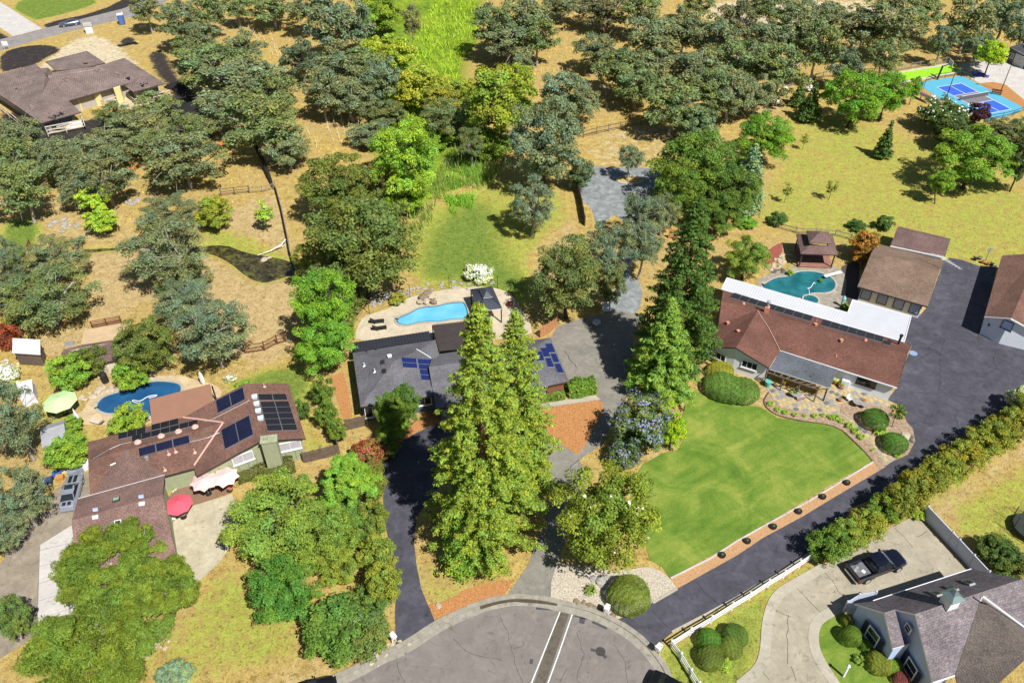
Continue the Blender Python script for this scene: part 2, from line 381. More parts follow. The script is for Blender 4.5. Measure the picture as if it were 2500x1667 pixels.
def lawn_mat():
    m, t, b = nodes('mown_lawn'); g = N(t, 'NewGeometry'); mp = N(t, 'Mapping'); t.links.new(g.outputs['Position'], mp.inputs[0])
    mp.vector_type = 'TEXTURE'; mp.inputs['Rotation'].default_value = (0, 0, math.atan2((G((23, 1112, 1103)) - G((33, 0, 405))).y, (G((23, 1112, 1103)) - G((33, 0, 405))).x)); mp.inputs['Scale'].default_value = (3.2, .55, 1)
    big = noise(t, .22, 6, .68, dist=.5); st = noise(t, .7, 3, .6, vec=mp.outputs[0]); fin = noise(t, 9, 4, .8)
    f = math_(t, 'ADD', math_(t, 'MULTIPLY', big, .52), math_(t, 'ADD', math_(t, 'MULTIPLY', st, .16), math_(t, 'MULTIPLY', fin, .32)))
    t.links.new(ramp(t, f, [(.37, (.06, .125, .016)), (.49, (.12, .195, .026)), (.61, (.25, .28, .055))]), b.inputs['Base Color'])
    b.inputs['Roughness'].default_value = .9; b.inputs['Specular IOR Level'].default_value = .1; bump(t, b, fin, .7, .06); return m
LAWN = lawn_mat()
def asphalt(name, c, var=.18, sc_=.5, spots=True):
    m, t, b = nodes(name); n1 = noise(t, sc_, 6, .65, dist=.6); n2 = noise(t, 40, 2, .7); n3 = noise(t, 2.2, 5, .7)
    f = math_(t, 'ADD', math_(t, 'MULTIPLY', n1, .55), math_(t, 'ADD', math_(t, 'MULTIPLY', n3, .25), math_(t, 'MULTIPLY', n2, .2)))
    t.links.new(ramp(t, f, [(.32, tuple(x * (1 - var * 1.3) for x in c)), (.5, c), (.66, tuple(x * (1 + var * 1.7) for x in c))]), b.inputs['Base Color'])
    n4 = noise(t, .8, 6, .72, dist=1.6); n5 = noise(t, 1.7, 3, .6, dist=.5); base = b.inputs['Base Color'].links[0].from_socket
    col = mixc(t, 1.0, base, ramp(t, n4, [(.36, (.74,) * 3), (.44, (1,) * 3), (.58, (1,) * 3), (.68, (1.2,) * 3)]), 'MULTIPLY'); col = mixc(t, 1.0, col, ramp(t, n5, [(.27, (.6,) * 3), (.33, (1,) * 3)]), 'MULTIPLY'); t.links.new(col, b.inputs['Base Color'])
    b.inputs['Roughness'].default_value = .85; b.inputs['Specular IOR Level'].default_value = .25; bump(t, b, n2, .3, .01); return m
ASP_NEW = asphalt('dark sealed asphalt', (.062, .06, .074), .34)
ASP_OLD = asphalt('old road asphalt', (.18, .16, .143), .16)
ASP_GREY = asphalt('grey drive asphalt', (.20, .185, .155), .2)
GRAVEL = asphalt('blue grey gravel', (.20, .215, .215), .35, .8)
CONC = asphalt('concrete', (.36, .325, .255), .14, .4); CONC_L = asphalt('pale concrete', (.46, .43, .40), .1, .5)
CONC_D = asphalt('weathered driveway concrete', (.31, .275, .205), .17, .5); KERB = asphalt('kerb concrete', (.27, .245, .2), .2, 1.5)
STONE = asphalt('pool deck', (.46, .39, .28), .13, .6)
MULCH = mat('orange wood mulch', (.30, .115, .035), .95, .4, 9, c2=(.56, .27, .10), fine=30, bs=1)
MULCHB = mat('brown bark mulch', (.26, .17, .11), .95, .4, 3, c2=(.42, .30, .2), fine=14, bs=1)
PEBBLE = mat('cream pebbles', (.34, .28, .2), .9, .4, 6, c2=(.60, .53, .42), fine=18, bs=1)
CRACK = mat('crack filler', (.028, .026, .028), .9, .2, 2); STAIN = mat('damp stain', (.07, .055, .035), .6, .35, 2)
PAINTW = mat('white line paint', (.68, .68, .66), .7, .12, 3)
def crack(parent, paths, wd=.09, z=.03, name='crack', m=None):
    mb = MB()
    for p in paths:
        P = [G(q) for q in p]; Q = [P[0]]
        for a, b in zip(P, P[1:]):
            n = max(1, int((b - a).length / .5))
            for k in range(1, n + 1):
                v = a.lerp(b, k / n); Q.append(v + Vector((random.uniform(-.1, .1), random.uniform(-.1, .1), 0)))
        strip(mb, Q, wd, z)
    return mb.build(name, m or CRACK, parent, world=False, kind='stuff')
# ------------------------------------------------------------------ roads, drives, beds
far_road = sheet('far_road', [(0, 0, 325), (0, 180, 285), (0, 350, 238), (0, 490, 205), (0, 700, 150), (0, 1000, 75), (0, 1250, -10), (0, 1330, -60), (0, 1450, -60), (0, 1340, 30), (0, 1090, 140), (0, 960, 168), (0, 690, 232), (0, 350, 315), (0, 240, 348), (0, 0, 420), (0, -250, 480), (0, -250, 380)], .02, asphalt('far road asphalt', (.23, .21, .2)), 0)
far_drive = sheet('far_driveway', [(0, 0, 20), (0, 50, 50), (0, 345, 238), (0, 100, 300), (0, 80, 280), (0, -80, 180), (0, -80, -60)], .03, CONC_L)
drv = sheet('left_driveway', [(31, 1230, 1250), (31, 1222, 1000), (31, 1235, 800), (31, 1190, 500), (31, 1150, 300), (31, 1130, 150), (31, 1120, -60), (21, 1130, 1170), (21, 1130, 1070), (21, 1200, 1000), (21, 1290, 920), (21, 1400, 860), (21, 1560, 790), (21, 1640, 770), (21, 1900, 790), (21, 1900, 1000), (21, 1640, 1100), (31, 1560, 0), (31, 1400, 200), (31, 1380, 420), (31, 1400, 600), (31, 1440, 800), (31, 1500, 940), (31, 1560, 1080), (31, 1400, 1175)], .024, ASP_NEW)
gd = sheet('centre_driveway', [(32, 120, 860), (32, 300, 600), (32, 350, 440), (32, 440, 250), (22, 500, 1250), (22, 440, 1000), (22, 400, 850), (22, 330, 680), (22, 330, 640), (22, 640, 590), (22, 870, 560), (22, 870, 470), (22, 640, 440), (22, 480, 80), (12, 540, 1330), (12, 660, 1290), (12, 900, 1230), (12, 1000, 1200), (12, 1260, 1240), (22, 1160, 60), (22, 1150, 350), (22, 1100, 560), (22, 1000, 760), (22, 900, 960), (22, 720, 1080), (22, 780, 1220), (32, 540, 580), (32, 490, 740), (32, 485, 870)], .024, ASP_GREY)
rd = sheet('right_driveway', [(32, 1018, 1053), (32, 1190, 985), (32, 1520, 795), (33, 0, 520), (33, 200, 385), (33, 540, 200), (33, 880, -5), (23, 1100, 1200), (23, 1290, 1085), (23, 1400, 1040), (23, 1460, 930), (23, 1440, 830), (23, 1390, 770), (23, 1340, 640), (23, 1230, 590), (23, 1300, 500), (23, 1430, 150), (13, 1365, 1465), (13, 1420, 1250), (13, 1480, 1260), (13, 1560, 1170), (13, 1690, 800), (13, 1740, 770), (13, 1850, 790), (13, 2010, 850), (13, 2130, 830), (13, 2030, 1250), (13, 2060, 1370), (13, 2310, 1445), (13, 2600, 1300), (23, 2700, 400), (23, 2250, 700), (23, 1900, 900), (23, 1640, 1170), (33, 960, 120), (33, 640, 470), (33, 560, 520), (33, 280, 690), (33, 0, 860), (32, 1870, 940), (32, 1480, 1150), (32, 1380, 1240), (32, 1300, 1270), (32, 1180, 1180)], .028, ASP_NEW)
crack(rd, [[(23, 1620, 60), (23, 1640, 110), (23, 1575, 160), (23, 1580, 215), (23, 1520, 245), (23, 1460, 265)], [(23, 1580, 215), (23, 1660, 260), (23, 1665, 400), (23, 1650, 540), (23, 1540, 540), (23, 1260, 510)], [(23, 1620, 60), (23, 1700, 95), (23, 1860, 105), (23, 1980, 130), (23, 2120, 175), (23, 2340, 240)], [(23, 1700, 95), (23, 1670, 170), (23, 1665, 260), (23, 1800, 310), (23, 2040, 390), (23, 2200, 460)], [(23, 2120, 175), (23, 2095, 260), (23, 2130, 330), (23, 2300, 420)], [(23, 2130, 330), (23, 2040, 385)], [(23, 1650, 530), (23, 1820, 560), (23, 1960, 590), (23, 2080, 640)], [(23, 1650, 590), (23, 1800, 670), (23, 1960, 720)], [(23, 1800, 670), (23, 1790, 740), (23, 1820, 850)], [(23, 1980, 0), (23, 1975, 120)], [(13, 1610, 1040), (13, 1820, 1110)], [(13, 1450, 1450), (23, 1580, 150)], [(32, 1680, 740), (32, 1760, 830), (32, 1870, 935)], [(32, 1320, 980), (32, 1480, 1150)]], .05, .034)
crack(gd, [[(22, 450, 1020), (22, 540, 970), (22, 550, 940)], [(22, 720, 1080), (22, 640, 1150), (22, 660, 1200)], [(22, 600, 190), (22, 640, 260), (22, 700, 330)]], .07, .03)
# gutter ribbon and kerb along the cul-de-sac
KP = [(31, 400, 1660), (31, 700, 1530), (31, 900, 1450), (31, 1100, 1330), (31, 1270, 1270), (31, 1560, 1075), (31, 1750, 985), (31, 1950, 905), (31, 2130, 865), (32, 240, 858), (32, 430, 875), (32, 620, 920), (32, 800, 960), (32, 1015, 1055), (32, 1180, 1160), (32, 1300, 1270), (32, 1420, 1430), (32, 1480, 1560), (32, 1530, 1700)]
KW = smooth([G(p) for p in KP], 2, closed=False)
mb = MB(); strip(mb, KW, .5, .14, 0, .3); kerb = mb.build('kerb', KERB); kerb['kind'] = 'structure'
def offp(P, d):
    out = []
    for i, p in enumerate(P):
        e = P[min(i + 1, len(P) - 1)] - P[max(i - 1, 0)]; e = Vector((e.x, e.y, 0)).normalized(); out.append(p + Vector((e.y, -e.x, 0)) * d)
    return out
cul = sheet('road', [p for p in offp(KW, .3)] + [G((32, 1900, 2600)), G((31, 100, 2600))], .02, ASP_OLD, 0)
crack(cul, [[(32, 60, 1000), (32, 130, 1140), (32, 180, 1350), (32, 250, 1560)], [(32, 700, 1150), (32, 760, 1330), (32, 700, 1540)], [(32, 560, 1560), (32, 620, 1440)], [(31, 1240, 1400), (31, 1300, 1560)], [(31, 1700, 1200), (31, 1850, 1330), (31, 2100, 1380)], [(32, 1000, 1250), (32, 1100, 1400), (32, 1120, 1560)]], .03, .026)
mb = MB(); strip(mb, offp(KW, .62), .72, .032, 0, .1); gut = mb.build('gutter', KERB); gut['kind'] = 'structure'
mb = MB(); strip(mb, smooth([G(p) for p in [(31, 1920, 950), (31, 2060, 905), (31, 2200, 885), (32, 240, 892), (32, 400, 900), (32, 540, 920)]], 2, False), .42, .037); o = mb.build('water_stain', STAIN, gut, world=False); o['kind'] = 'stuff'
mb = MB(); strip(mb, [G(p) for p in [(32, 575, 950), (32, 330, 1560), (32, 200, 1900)]], .1, .027); strip(mb, [G(p) for p in [(32, 672, 975), (32, 560, 1300), (32, 465, 1560), (32, 330, 1900)]], .1, .027); mb.build('painted_line', PAINTW, cul, world=False, kind='stuff')
mb = MB(); strip(mb, [G(p) for p in [(32, 610, 960), (32, 530, 1180), (32, 400, 1560), (32, 290, 1850)]], .95, .0265); mb.build('tar_patch', mat('drain patch', (.10, .085, .065), .9, .4, 1.2), cul, world=False)
mb = MB()
for a, b_, ww in (((32, 365, 945), (32, 487, 952), .5), ((32, 680, 1000), (32, 790, 1025), .6), ((32, 720, 1050), (32, 765, 1062), .6), ((32, 830, 1058), (32, 950, 1112), .5), ((32, 812, 1292), (32, 850, 1300), .3), ((32, 905, 1325), (32, 940, 1362), .3), ((32, 330, 1370), (32, 322, 1410), .3)): strip(mb, [G(a), G(b_)], ww, .0275)
mb.build('tar_patch', mat('tar patch', (.06, .06, .065), .8, .3, 3), cul, world=False)
mb = MB(); c_ = G((32, 893, 1310)); mb.lathe([(.45, 0), (.45, .03), (.38, .035), (.3, .03)], (c_.x, c_.y, .02), 20); o = mb.build('manhole_cover', mat('cast iron', (.05, .045, .04), .6, .4, 9)); setp(o, 'round cast iron manhole cover in the grey cul-de-sac', 'manhole cover')
sheet('orange_mulch_bed', [(22, 330, 680), (22, 620, 630), (22, 870, 595), (22, 915, 620), (22, 905, 700), (22, 830, 850), (22, 760, 980), (22, 700, 1040), (22, 560, 950), (22, 420, 840), (22, 330, 740)], .05, MULCH, 0)
sheet('bed_edging', [(22, 330, 640), (22, 560, 600), (22, 850, 555), (22, 895, 590), (22, 620, 628), (22, 330, 668)], .06, CONC)
sheet('roadside_mulch_bed', [(31, 1490, 920), (31, 1600, 910), (31, 1720, 850), (31, 1800, 800), (31, 2120, 720), (31, 2185, 740), (31, 2120, 850), (31, 1950, 900), (31, 1750, 975), (31, 1565, 1070)], .04, MULCH)
sheet('side_mulch_strip', [(21, 700, 400), (21, 800, 360), (21, 850, 560), (21, 870, 730), (21, 800, 740), (21, 740, 560)], .03, MULCH)
sheet('side_yard_mulch', [(21, 1020, 960), (21, 1380, 760), (21, 1560, 700), (21, 1620, 760), (21, 1400, 860), (21, 1290, 925), (21, 1120, 1080), (21, 1080, 1010)], .02, MULCH, 1)
sheet('pebble_bed', [(32, 485, 870), (32, 490, 740), (32, 540, 570), (32, 640, 600), (32, 1000, 650), (32, 1300, 615), (32, 1400, 660), (32, 1470, 720), (32, 1520, 795), (32, 1320, 905), (32, 1180, 980), (32, 1020, 1045), (32, 850, 970), (32, 640, 915)], .035, PEBBLE)
big_lawn = sheet('front_lawn', [(22, 1170, 1230), (22, 1240, 1120), (22, 1400, 1030), (22, 1530, 1000), (22, 1610, 850), (22, 1560, 740), (22, 1600, 560), (22, 1640, 520), (22, 1750, 545), (22, 1980, 620), (22, 2200, 650), (23, 240, 680), (23, 330, 740), (23, 520, 770), (23, 740, 795), (23, 850, 840), (23, 930, 920), (23, 1040, 1020), (23, 1105, 1100), (23, 850, 1235), (33, 0, 405), (32, 1460, 705), (32, 1400, 620), (32, 1300, 560), (22, 1200, 1600), (22, 1130, 1330)], .05, LAWN, 0)
mb = MB(); strip(mb, [G(p) for p in [(23, 1112, 1103), (33, 620, 60), (33, 0, 405), (32, 1800, 545), (32, 1468, 712)]], .16, .13, 0, .2); o = mb.build('lawn_edging', CONC_L); o['kind'] = 'structure'
sheet('orange_gravel_strip', [(23, 1112, 1108), (23, 1215, 1140), (33, 880, -5), (33, 540, 200), (33, 200, 385), (33, 0, 520), (32, 1520, 795), (32, 1470, 718), (33, 0, 410), (33, 620, 65)], .04, mat('orange gravel', (.36, .19, .08), .95, .3, 10, c2=(.55, .33, .17), fine=30, bs=1))
bed = sheet('flower_bed', [(23, 255, 540), (23, 215, 600), (23, 235, 655), (23, 320, 720), (23, 520, 765), (23, 740, 790), (23, 860, 838), (23, 940, 915), (23, 1050, 1020), (23, 1112, 1100), (23, 1165, 1170), (23, 1215, 1135), (23, 1285, 1080), (23, 1400, 1035), (23, 1455, 935), (23, 1440, 830), (23, 1390, 775), (23, 1280, 700), (23, 1290, 640), (23, 1100, 600), (23, 960, 590), (23, 840, 640), (23, 850, 700), (23, 700, 700), (23, 500, 690), (23, 380, 660), (23, 300, 600)], .045, MULCHB)
mb = MB(); strip(mb, smooth([G(p) for p in [(23, 255, 535), (23, 212, 600), (23, 235, 658), (23, 320, 722), (23, 520, 768), (23, 740, 793), (23, 860, 841), (23, 940, 918), (23, 1050, 1023), (23, 1112, 1103)]], 2, False), .12, .12, 0, .2); o = mb.build('bed_edging', mat('dark edging', (.10, .07, .05))); o['kind'] = 'structure'
FLAG = [(23, 230, 440), (23, 330, 470), (23, 640, 560), (23, 780, 480), (23, 880, 470), (23, 1215, 585), (23, 1290, 640), (23, 1200, 655), (23, 1000, 610), (23, 850, 620), (23, 830, 690), (23, 960, 760), (23, 1110, 900), (23, 1220, 1010), (23, 1300, 1080), (23, 1215, 1130), (23, 1140, 1010), (23, 1000, 840), (23, 860, 720), (23, 700, 705), (23, 500, 690), (23, 360, 650), (23, 290, 580), (23, 240, 500)]
patio = sheet('patio', FLAG, .05, mat('mortar', (.30, .26, .19), .95, .2, 4))
FW = [G(p) for p in FLAG]; mb = MB(); cols = 4
ang = R(24); ca, sa = math.cos(ang), math.sin(ang); bxs = [v.x for v in FW]; bys = [v.y for v in FW]
cx0, cy0 = sum(bxs) / len(bxs), sum(bys) / len(bys); step = .62; cand = []
for i in range(-45, 46):
    for j in range(-45, 46):
        u = i * step + (.3 if j % 2 else 0); v = j * step; cand.append((cx0 + u * ca - v * sa, cy0 + u * sa + v * ca))
cand = np.array(cand); sdv = sdist(FW, cand[:, 0], cand[:, 1])
for (a, b_), d in zip(cand, sdv):
    if d < .12: continue
    s1 = random.uniform(.48, .6); s2 = random.uniform(.44, .58); mb.box((a, b_, .055 + random.uniform(0, .012)), (s1, s2, .03), ang + random.uniform(-.05, .05), random.choice([0, 0, 0, 1, 1, 2, 3]))
mb.build('flagstone', [mat('gold flagstone', (.42, .32, .15), .8, .25, 3), mat('tan flagstone', (.34, .28, .18), .8, .2, 3), mat('grey flagstone', (.22, .22, .22), .8, .2, 3), mat('dark flagstone', (.13, .12, .12), .8, .2, 3)], patio, world=False, kind='stuff')
# gravel court and track
sheet('gravel_yard', [(12, 690, 100), (12, 720, 10), (2, 900, 1370), (2, 1350, 1380), (12, 1340, 60), (12, 1500, 130), (12, 1500, 450), (12, 1100, 480), (12, 1000, 410), (12, 950, 470), (12, 850, 500), (12, 830, 380), (12, 740, 300), (12, 695, 220)], .02, GRAVEL, 1)
sheet('gravel_track', [(12, 1100, 640), (12, 1200, 700), (12, 1110, 900), (12, 1250, 1000), (12, 1200, 1260), (12, 950, 1260), (12, 980, 1080), (12, 1050, 940), (12, 1020, 800)], .02, GRAVEL, 1)
# left house paving: concrete drive in slabs, back yard concrete, deck
ldrive = sheet('concrete_driveway', [(30, 330, 437), (30, 590, 265), (30, 612, 420), (30, 700, 700), (30, 700, 1150), (30, 300, 1240), (30, 305, 850)], .03, mat('slab joint', (.2, .18, .15)))
mb_l = [(437, 265, 590, 345), (345, 345, 600, 520)]
def quad_lerp(a, b, c, d, u, v): return a.lerp(b, u).lerp(d.lerp(c, u), v)
def slabs(parent, quad, nu, nv, m, z=.06, gap=.03, name='slab'):
    a, b, c, d = [G(p) for p in quad]; gu = gap / ((b - a).length / nu) / nu; gv = gap / ((d - a).length / nv) / nv
    for i in range(nu):
        for j in range(nv):
            us = (i / nu + gu, (i + 1) / nu - gu); vs = (j / nv + gv, (j + 1) / nv - gv); mb = MB()
            mb.prism([tuple(quad_lerp(a, b, c, d, u, v)[:2]) for u, v in ((us[0], vs[0]), (us[1], vs[0]), (us[1], vs[1]), (us[0], vs[1]))], z - .1, z + random.uniform(-.004, .004)); mb.build(name, m, parent, world=False)
slabs(ldrive, [(30, 330, 437), (30, 590, 268), (30, 612, 420), (30, 327, 480)], 1, 1, CONC_L)
slabs(ldrive, [(30, 327, 482), (30, 565, 425), (30, 568, 1110), (30, 303, 1200)], 1, 5, CONC_L)
slabs(ldrive, [(30, 568, 425), (30, 720, 390), (30, 740, 1060), (30, 571, 1108)], 1, 5, CONC_L)
yard = sheet('back_yard_concrete', [(30, 1385, 120), (30, 1560, 120), (30, 1900, 20), (30, 2000, 300), (30, 1780, 600), (30, 1600, 760), (30, 1480, 640), (30, 1420, 330)], .03, asphalt('stained yard concrete', (.40, .355, .25), .17, .5), 0)
crack(yard, [[(30, 1400, 330), (30, 1650, 240), (30, 1850, 200)], [(30, 1440, 540), (30, 1760, 480)], [(30, 1580, 120), (30, 1640, 560)], [(30, 1745, 70), (30, 1790, 400)]], .025, .036, m=mat('thin joint', (.25, .22, .16)))
deck = sheet('patio_deck', [(20, 1380, 1390), (20, 1500, 1290), (20, 1640, 1220), (20, 1900, 1240), (20, 1900, 1350), (20, 1560, 1465), (20, 1400, 1500)], .1, mat('brown deck stain', (.20, .12, .08), .8, .15, 1, bs=.1), 0, .2)
old = sheet('old_driveway', [(30, 0, 1600), (30, 0, 1370), (30, 200, 1240), (30, 305, 1180), (30, 312, 900), (30, 330, 437), (30, 590, 262), (20, 600, 1520), (20, 730, 1360), (20, 725, 1180), (20, 600, 1200), (20, 440, 1340), (20, 400, 1500), (30, 300, 180), (30, 150, 330), (30, 0, 600), (30, -150, 900), (30, -150, 1700)], .02, asphalt('worn drive asphalt', (.24, .20, .15), .25, .7), 0)
# right foreground: concrete driveway
rcd = sheet('driveway', [(33, 1470, 190), (33, 1890, 640), (33, 1900, 900), (33, 1200, 1100), (33, 970, 1040), (33, 870, 980), (33, 770, 965), (33, 660, 1010), (33, 600, 1120), (33, 590, 1240), (33, 640, 1380), (33, 790, 1580), (33, 900, 1800), (33, -100, 1800), (33, 40, 1570), (33, 180, 1440), (33, 205, 1300), (33, 210, 1100), (33, 250, 940), (33, 320, 830), (33, 450, 740), (33, 720, 600), (33, 900, 500), (33, 1080, 420), (33, 1230, 310)], .05, CONC_D)
mb = MB(); strip(mb, smooth([G(p) for p in [(33, 20, 1590), (33, 190, 1450), (33, 232, 1300), (33, 240, 1100), (33, 275, 940), (33, 345, 830), (33, 470, 755), (33, 720, 615)]], 2, False), .95, .075, 0, .1); mb.build('border', CONC, rcd, world=False)
mb = MB(); strip(mb, smooth([G(p) for p in [(33, 860, 940), (33, 770, 985), (33, 660, 1050), (33, 622, 1140), (33, 625, 1260), (33, 670, 1380), (33, 790, 1560), (33, 900, 1740)]], 2, False), .95, .075, 0, .1); mb.build('border', CONC, rcd, world=False)
crack(rcd, [[(33, 450, 760), (33, 560, 870), (33, 720, 1030)], [(33, 690, 620), (33, 860, 850)], [(33, 1290, 300), (33, 1440, 450)], [(33, 280, 950), (33, 440, 1030)], [(33, 420, 1010), (33, 405, 1170), (33, 415, 1420)], [(33, 200, 1470), (33, 260, 1540)], [(33, 1470, 370), (33, 1560, 320)], [(33, 440, 1430), (33, 480, 1560)]], .04, .056)
sheet('island_lawn', [(33, 770, 1005), (33, 860, 1000), (33, 980, 1100), (33, 1150, 1400), (33, 1300, 1600), (33, 950, 1800), (33, 820, 1560), (33, 700, 1390), (33, 655, 1260), (33, 650, 1130), (33, 690, 1050)], .06, LAWN)
mb = MB(); strip(mb, [G(p) for p in [(32, 1520, 798), (32, 1320, 912)]], .25, .1, 0, .2); strip(mb, [G(p) for p in [(33, 590, 508), (33, 280, 695), (33, 0, 866), (32, 1750, 1010), (32, 1480, 1150)]], .25, .07, 0, .1); o = mb.build('drive_edging', CONC); o['kind'] = 'structure'
# court
court = sheet('sport_court', ['T', 'x'] and [('T', 455, 480), ('T', 830, 420), ('T', 1340, 680), ('T', 1300, 720), ('T', 1050, 790), ('T', 700, 640)], .03, mat('turquoise court', (.09, .34, .47), .7, .05, 1, bs=.05), 0)
def qs(pts, m, name, z, par=court):
    mb = MB(); mb.prism([tuple(G(p)[:2]) for p in pts], z - .01, z); return mb.build(name, m, par, world=False)
A_, B_, C_, D_ = G((2287 / 1.06293, 213.9 / 1.06293)), G((2346.6 / 1.06293, 204.3 / 1.06293)), G((2468.7 / 1.06293, 267.5 / 1.06293)), G((2411.8 / 1.06293, 278.5 / 1.06293))
BLUE = mat('court blue', (.035, .11, .50), .7, .05, 1, bs=.05); GREYC = mat('court grey', (.16, .15, .17), .7, .05, 1, bs=.05)
def cp(u, v): return quad_lerp(A_, B_, C_, D_, u, v)
def cq(u0, u1, v0, v1, m, name, z):
    mb = MB(); mb.prism([tuple(cp(u, v)[:2]) for u, v in ((u0, v0), (u1, v0), (u1, v1), (u0, v1))], z - .01, z); mb.build(name, m, court, world=False)
for u0, u1 in ((0, .5), (.5, 1)):
    cq(u0, u1, 0, .34, BLUE, 'service_box', .045); cq(u0, u1, .66, 1, BLUE, 'service_box', .045)
cq(0, 1, .34, .66, GREYC, 'kitchen', .045)
mb = MB()
for a, b_ in (((0, 0), (1, 0)), ((0, 1), (1, 1)), ((0, 0), (0, 1)), ((1, 0), (1, 1)), ((0, .34), (1, .34)), ((0, .66), (1, .66)), ((.5, 0), (.5, .34)), ((.5, .66), (.5, 1))): strip(mb, [cp(*a), cp(*b_)], .13, .055)
mb.build('painted_line', PAINTW, court, world=False, kind='stuff')
sheet('putting_green', [('T', 250, 410), ('T', 770, 325), ('T', 830, 385), ('T', 700, 410), ('T', 350, 470), ('T', 300, 440)], .03, mat('artificial turf', (.25, .50, .02), .9, .1, 2))
mb = MB(); strip(mb, [G(p) for p in [('T', 240, 408), ('T', 775, 320)]], .5, .12, 0, .2); strip(mb, [G(p) for p in [('T', 350, 475), ('T', 830, 390)]], .5, .12, 0, .2); o = mb.build('green_border', CONC_L); o['kind'] = 'structure'
sheet('court_terrace', [('T', 800, 320), ('T', 930, 300), ('T', 1230, 290), ('T', 1500, 330), ('T', 1500, 640), ('T', 1345, 620), ('T', 1200, 500), ('T', 1080, 475), ('T', 980, 485), ('T', 900, 440), ('T', 840, 400)], .025, CONC_L)
sheet('court_mulch', [('T', 980, 485), ('T', 1080, 472), ('T', 1180, 490), ('T', 1260, 560), ('T', 1345, 625), ('T', 1400, 720), ('T', 1330, 680), ('T', 1050, 530)], .035, MULCH)
sheet('court_side_mulch', [('T', 470, 520), ('T', 700, 645), ('T', 830, 705), ('T', 740, 700), ('T', 480, 580)], .03, MULCH)
# water
wm, wt, wb = nodes('creek water'); wt.links.new(ramp(wt, noise(wt, .9, 5, .7, dist=1.0), [(.35, (.015, .012, .008)), (.52, (.05, .042, .018)), (.64, (.13, .13, .03))]), wb.inputs['Base Color']); wb.inputs['Roughness'].default_value = .25
sheet('creek_water', [G(p) for p in CREEK[2:-1]], -.17, wm, 1, .05)
def poolmat(name, deep, shallow):
    m, t, b = nodes(name); n = noise(t, .5, 2, .5); c = noise(t, 3, 3, .6, dist=1.5)
    f = math_(t, 'ADD', math_(t, 'MULTIPLY', n, .8), math_(t, 'MULTIPLY', c, .2))
    t.links.new(ramp(t, f, [(.3, deep), (.65, shallow)]), b.inputs['Base Color']); b.inputs['Roughness'].default_value = .07; b.inputs['Specular IOR Level'].default_value = .5
    bump(t, b, c, .15, .05); return m
def pool(pix, m, deckpix, deckm, name, cop=CONC, rim=.35):
    P = smooth([G(p) for p in pix], 2); sheet(name + '_deck', deckpix, .03, deckm, 1)
    o = sheet(name + '_water', P, .05, m); mb = MB(); strip(mb, P + [P[0], P[1]], rim, .09, 0, .1); c = mb.build(name + '_coping', cop); c['kind'] = 'structure'; sg_ = 1 if area([(p.x, p.y) for p in P]) > 0 else -1; Pi = [Vector((p.x, p.y, 0)) for p in inset([(p.x, p.y) for p in P], rim * .72)]; mb = MB(); strip(mb, Pi + [Pi[0], Pi[1]], .16, .056); mb.build('tile_line', mat('pool tile band', (.03, .10, .20), .3, .2, 4), o, world=False); return o
pool([(11, 1218, 1290), (11, 1245, 1255), (11, 1330, 1225), (11, 1400, 1180), (11, 1500, 1165), (11, 1570, 1160), (11, 1650, 1140), (11, 1780, 1125), (11, 1815, 1150), (11, 1842, 1265), (11, 1790, 1280), (11, 1700, 1280), (11, 1590, 1305), (11, 1500, 1300), (11, 1400, 1312), (11, 1320, 1335), (11, 1250, 1325)], poolmat('bright blue pool water', (.10, .38, .56), (.16, .47, .64)),
     [(11, 880, 1480), (11, 930, 1280), (11, 1000, 1240), (11, 1200, 1180), (11, 1330, 1100), (11, 1450, 1060), (11, 1850, 1000), (11, 2060, 1020), (11, 2170, 1060), (11, 2260, 1200), (11, 2330, 1280), (11, 2350, 1420), (11, 1800, 1450), (11, 1560, 1440)], STONE, 'pool')
pool([(20, 790, 680), (20, 783, 640), (20, 800, 605), (20, 850, 560), (20, 950, 530), (20, 1050, 505), (20, 1130, 480), (20, 1200, 445), (20, 1300, 432), (20, 1400, 440), (20, 1475, 455), (20, 1500, 490), (20, 1490, 540), (20, 1420, 620), (20, 1300, 690), (20, 1240, 740), (20, 1100, 725), (20, 960, 712), (20, 860, 712)], poolmat('deep blue pool water', (.012, .055, .15), (.02, .10, .22)),
     [(20, 690, 680), (20, 720, 600), (20, 830, 520), (20, 1000, 470), (20, 1200, 400), (20, 1480, 390), (20, 1570, 420), (20, 1780, 470), (20, 1830, 540), (20, 1750, 600), (20, 1240, 800), (20, 880, 800), (20, 640, 790), (20, 560, 740)], asphalt('tan pool concrete', (.46, .35, .21), .15, .7), 'left_pool')
pool([(13, 180, 1010), (13, 230, 975), (13, 310, 930), (13, 430, 922), (13, 480, 883), (13, 600, 878), (13, 700, 895), (13, 780, 935), (13, 818, 985), (13, 800, 1040), (13, 740, 1065), (13, 620, 1062), (13, 560, 1085), (13, 520, 1110), (13, 430, 1110), (13, 300, 1070)], poolmat('teal pool water', (.008, .075, .09), (.025, .17, .19)),
     [(13, 130, 1000), (13, 230, 900), (13, 420, 880), (13, 450, 830), (13, 640, 820), (13, 830, 840), (13, 900, 930), (13, 880, 1100), (13, 930, 1220), (13, 700, 1200), (13, 400, 1150)], asphalt('grey pool stone', (.27, .24, .19), .3, 1.2), 'right_pool', CONC, .3)
spa = G((13, 600, 1125)); mb = MB(); mb.lathe([(1.25, 0), (1.25, .28), (1.0, .28), (1.0, .2)], (spa.x, spa.y, .02), 24); o = mb.build('spa_rim', CONC); o['kind'] = 'structure'
mb = MB(); mb.lathe([(1.0, .0), (1.0, .24)], (spa.x, spa.y, .04), 24); o = mb.build('spa_water', bpy.data.materials['teal pool water']); o['kind'] = 'structure'
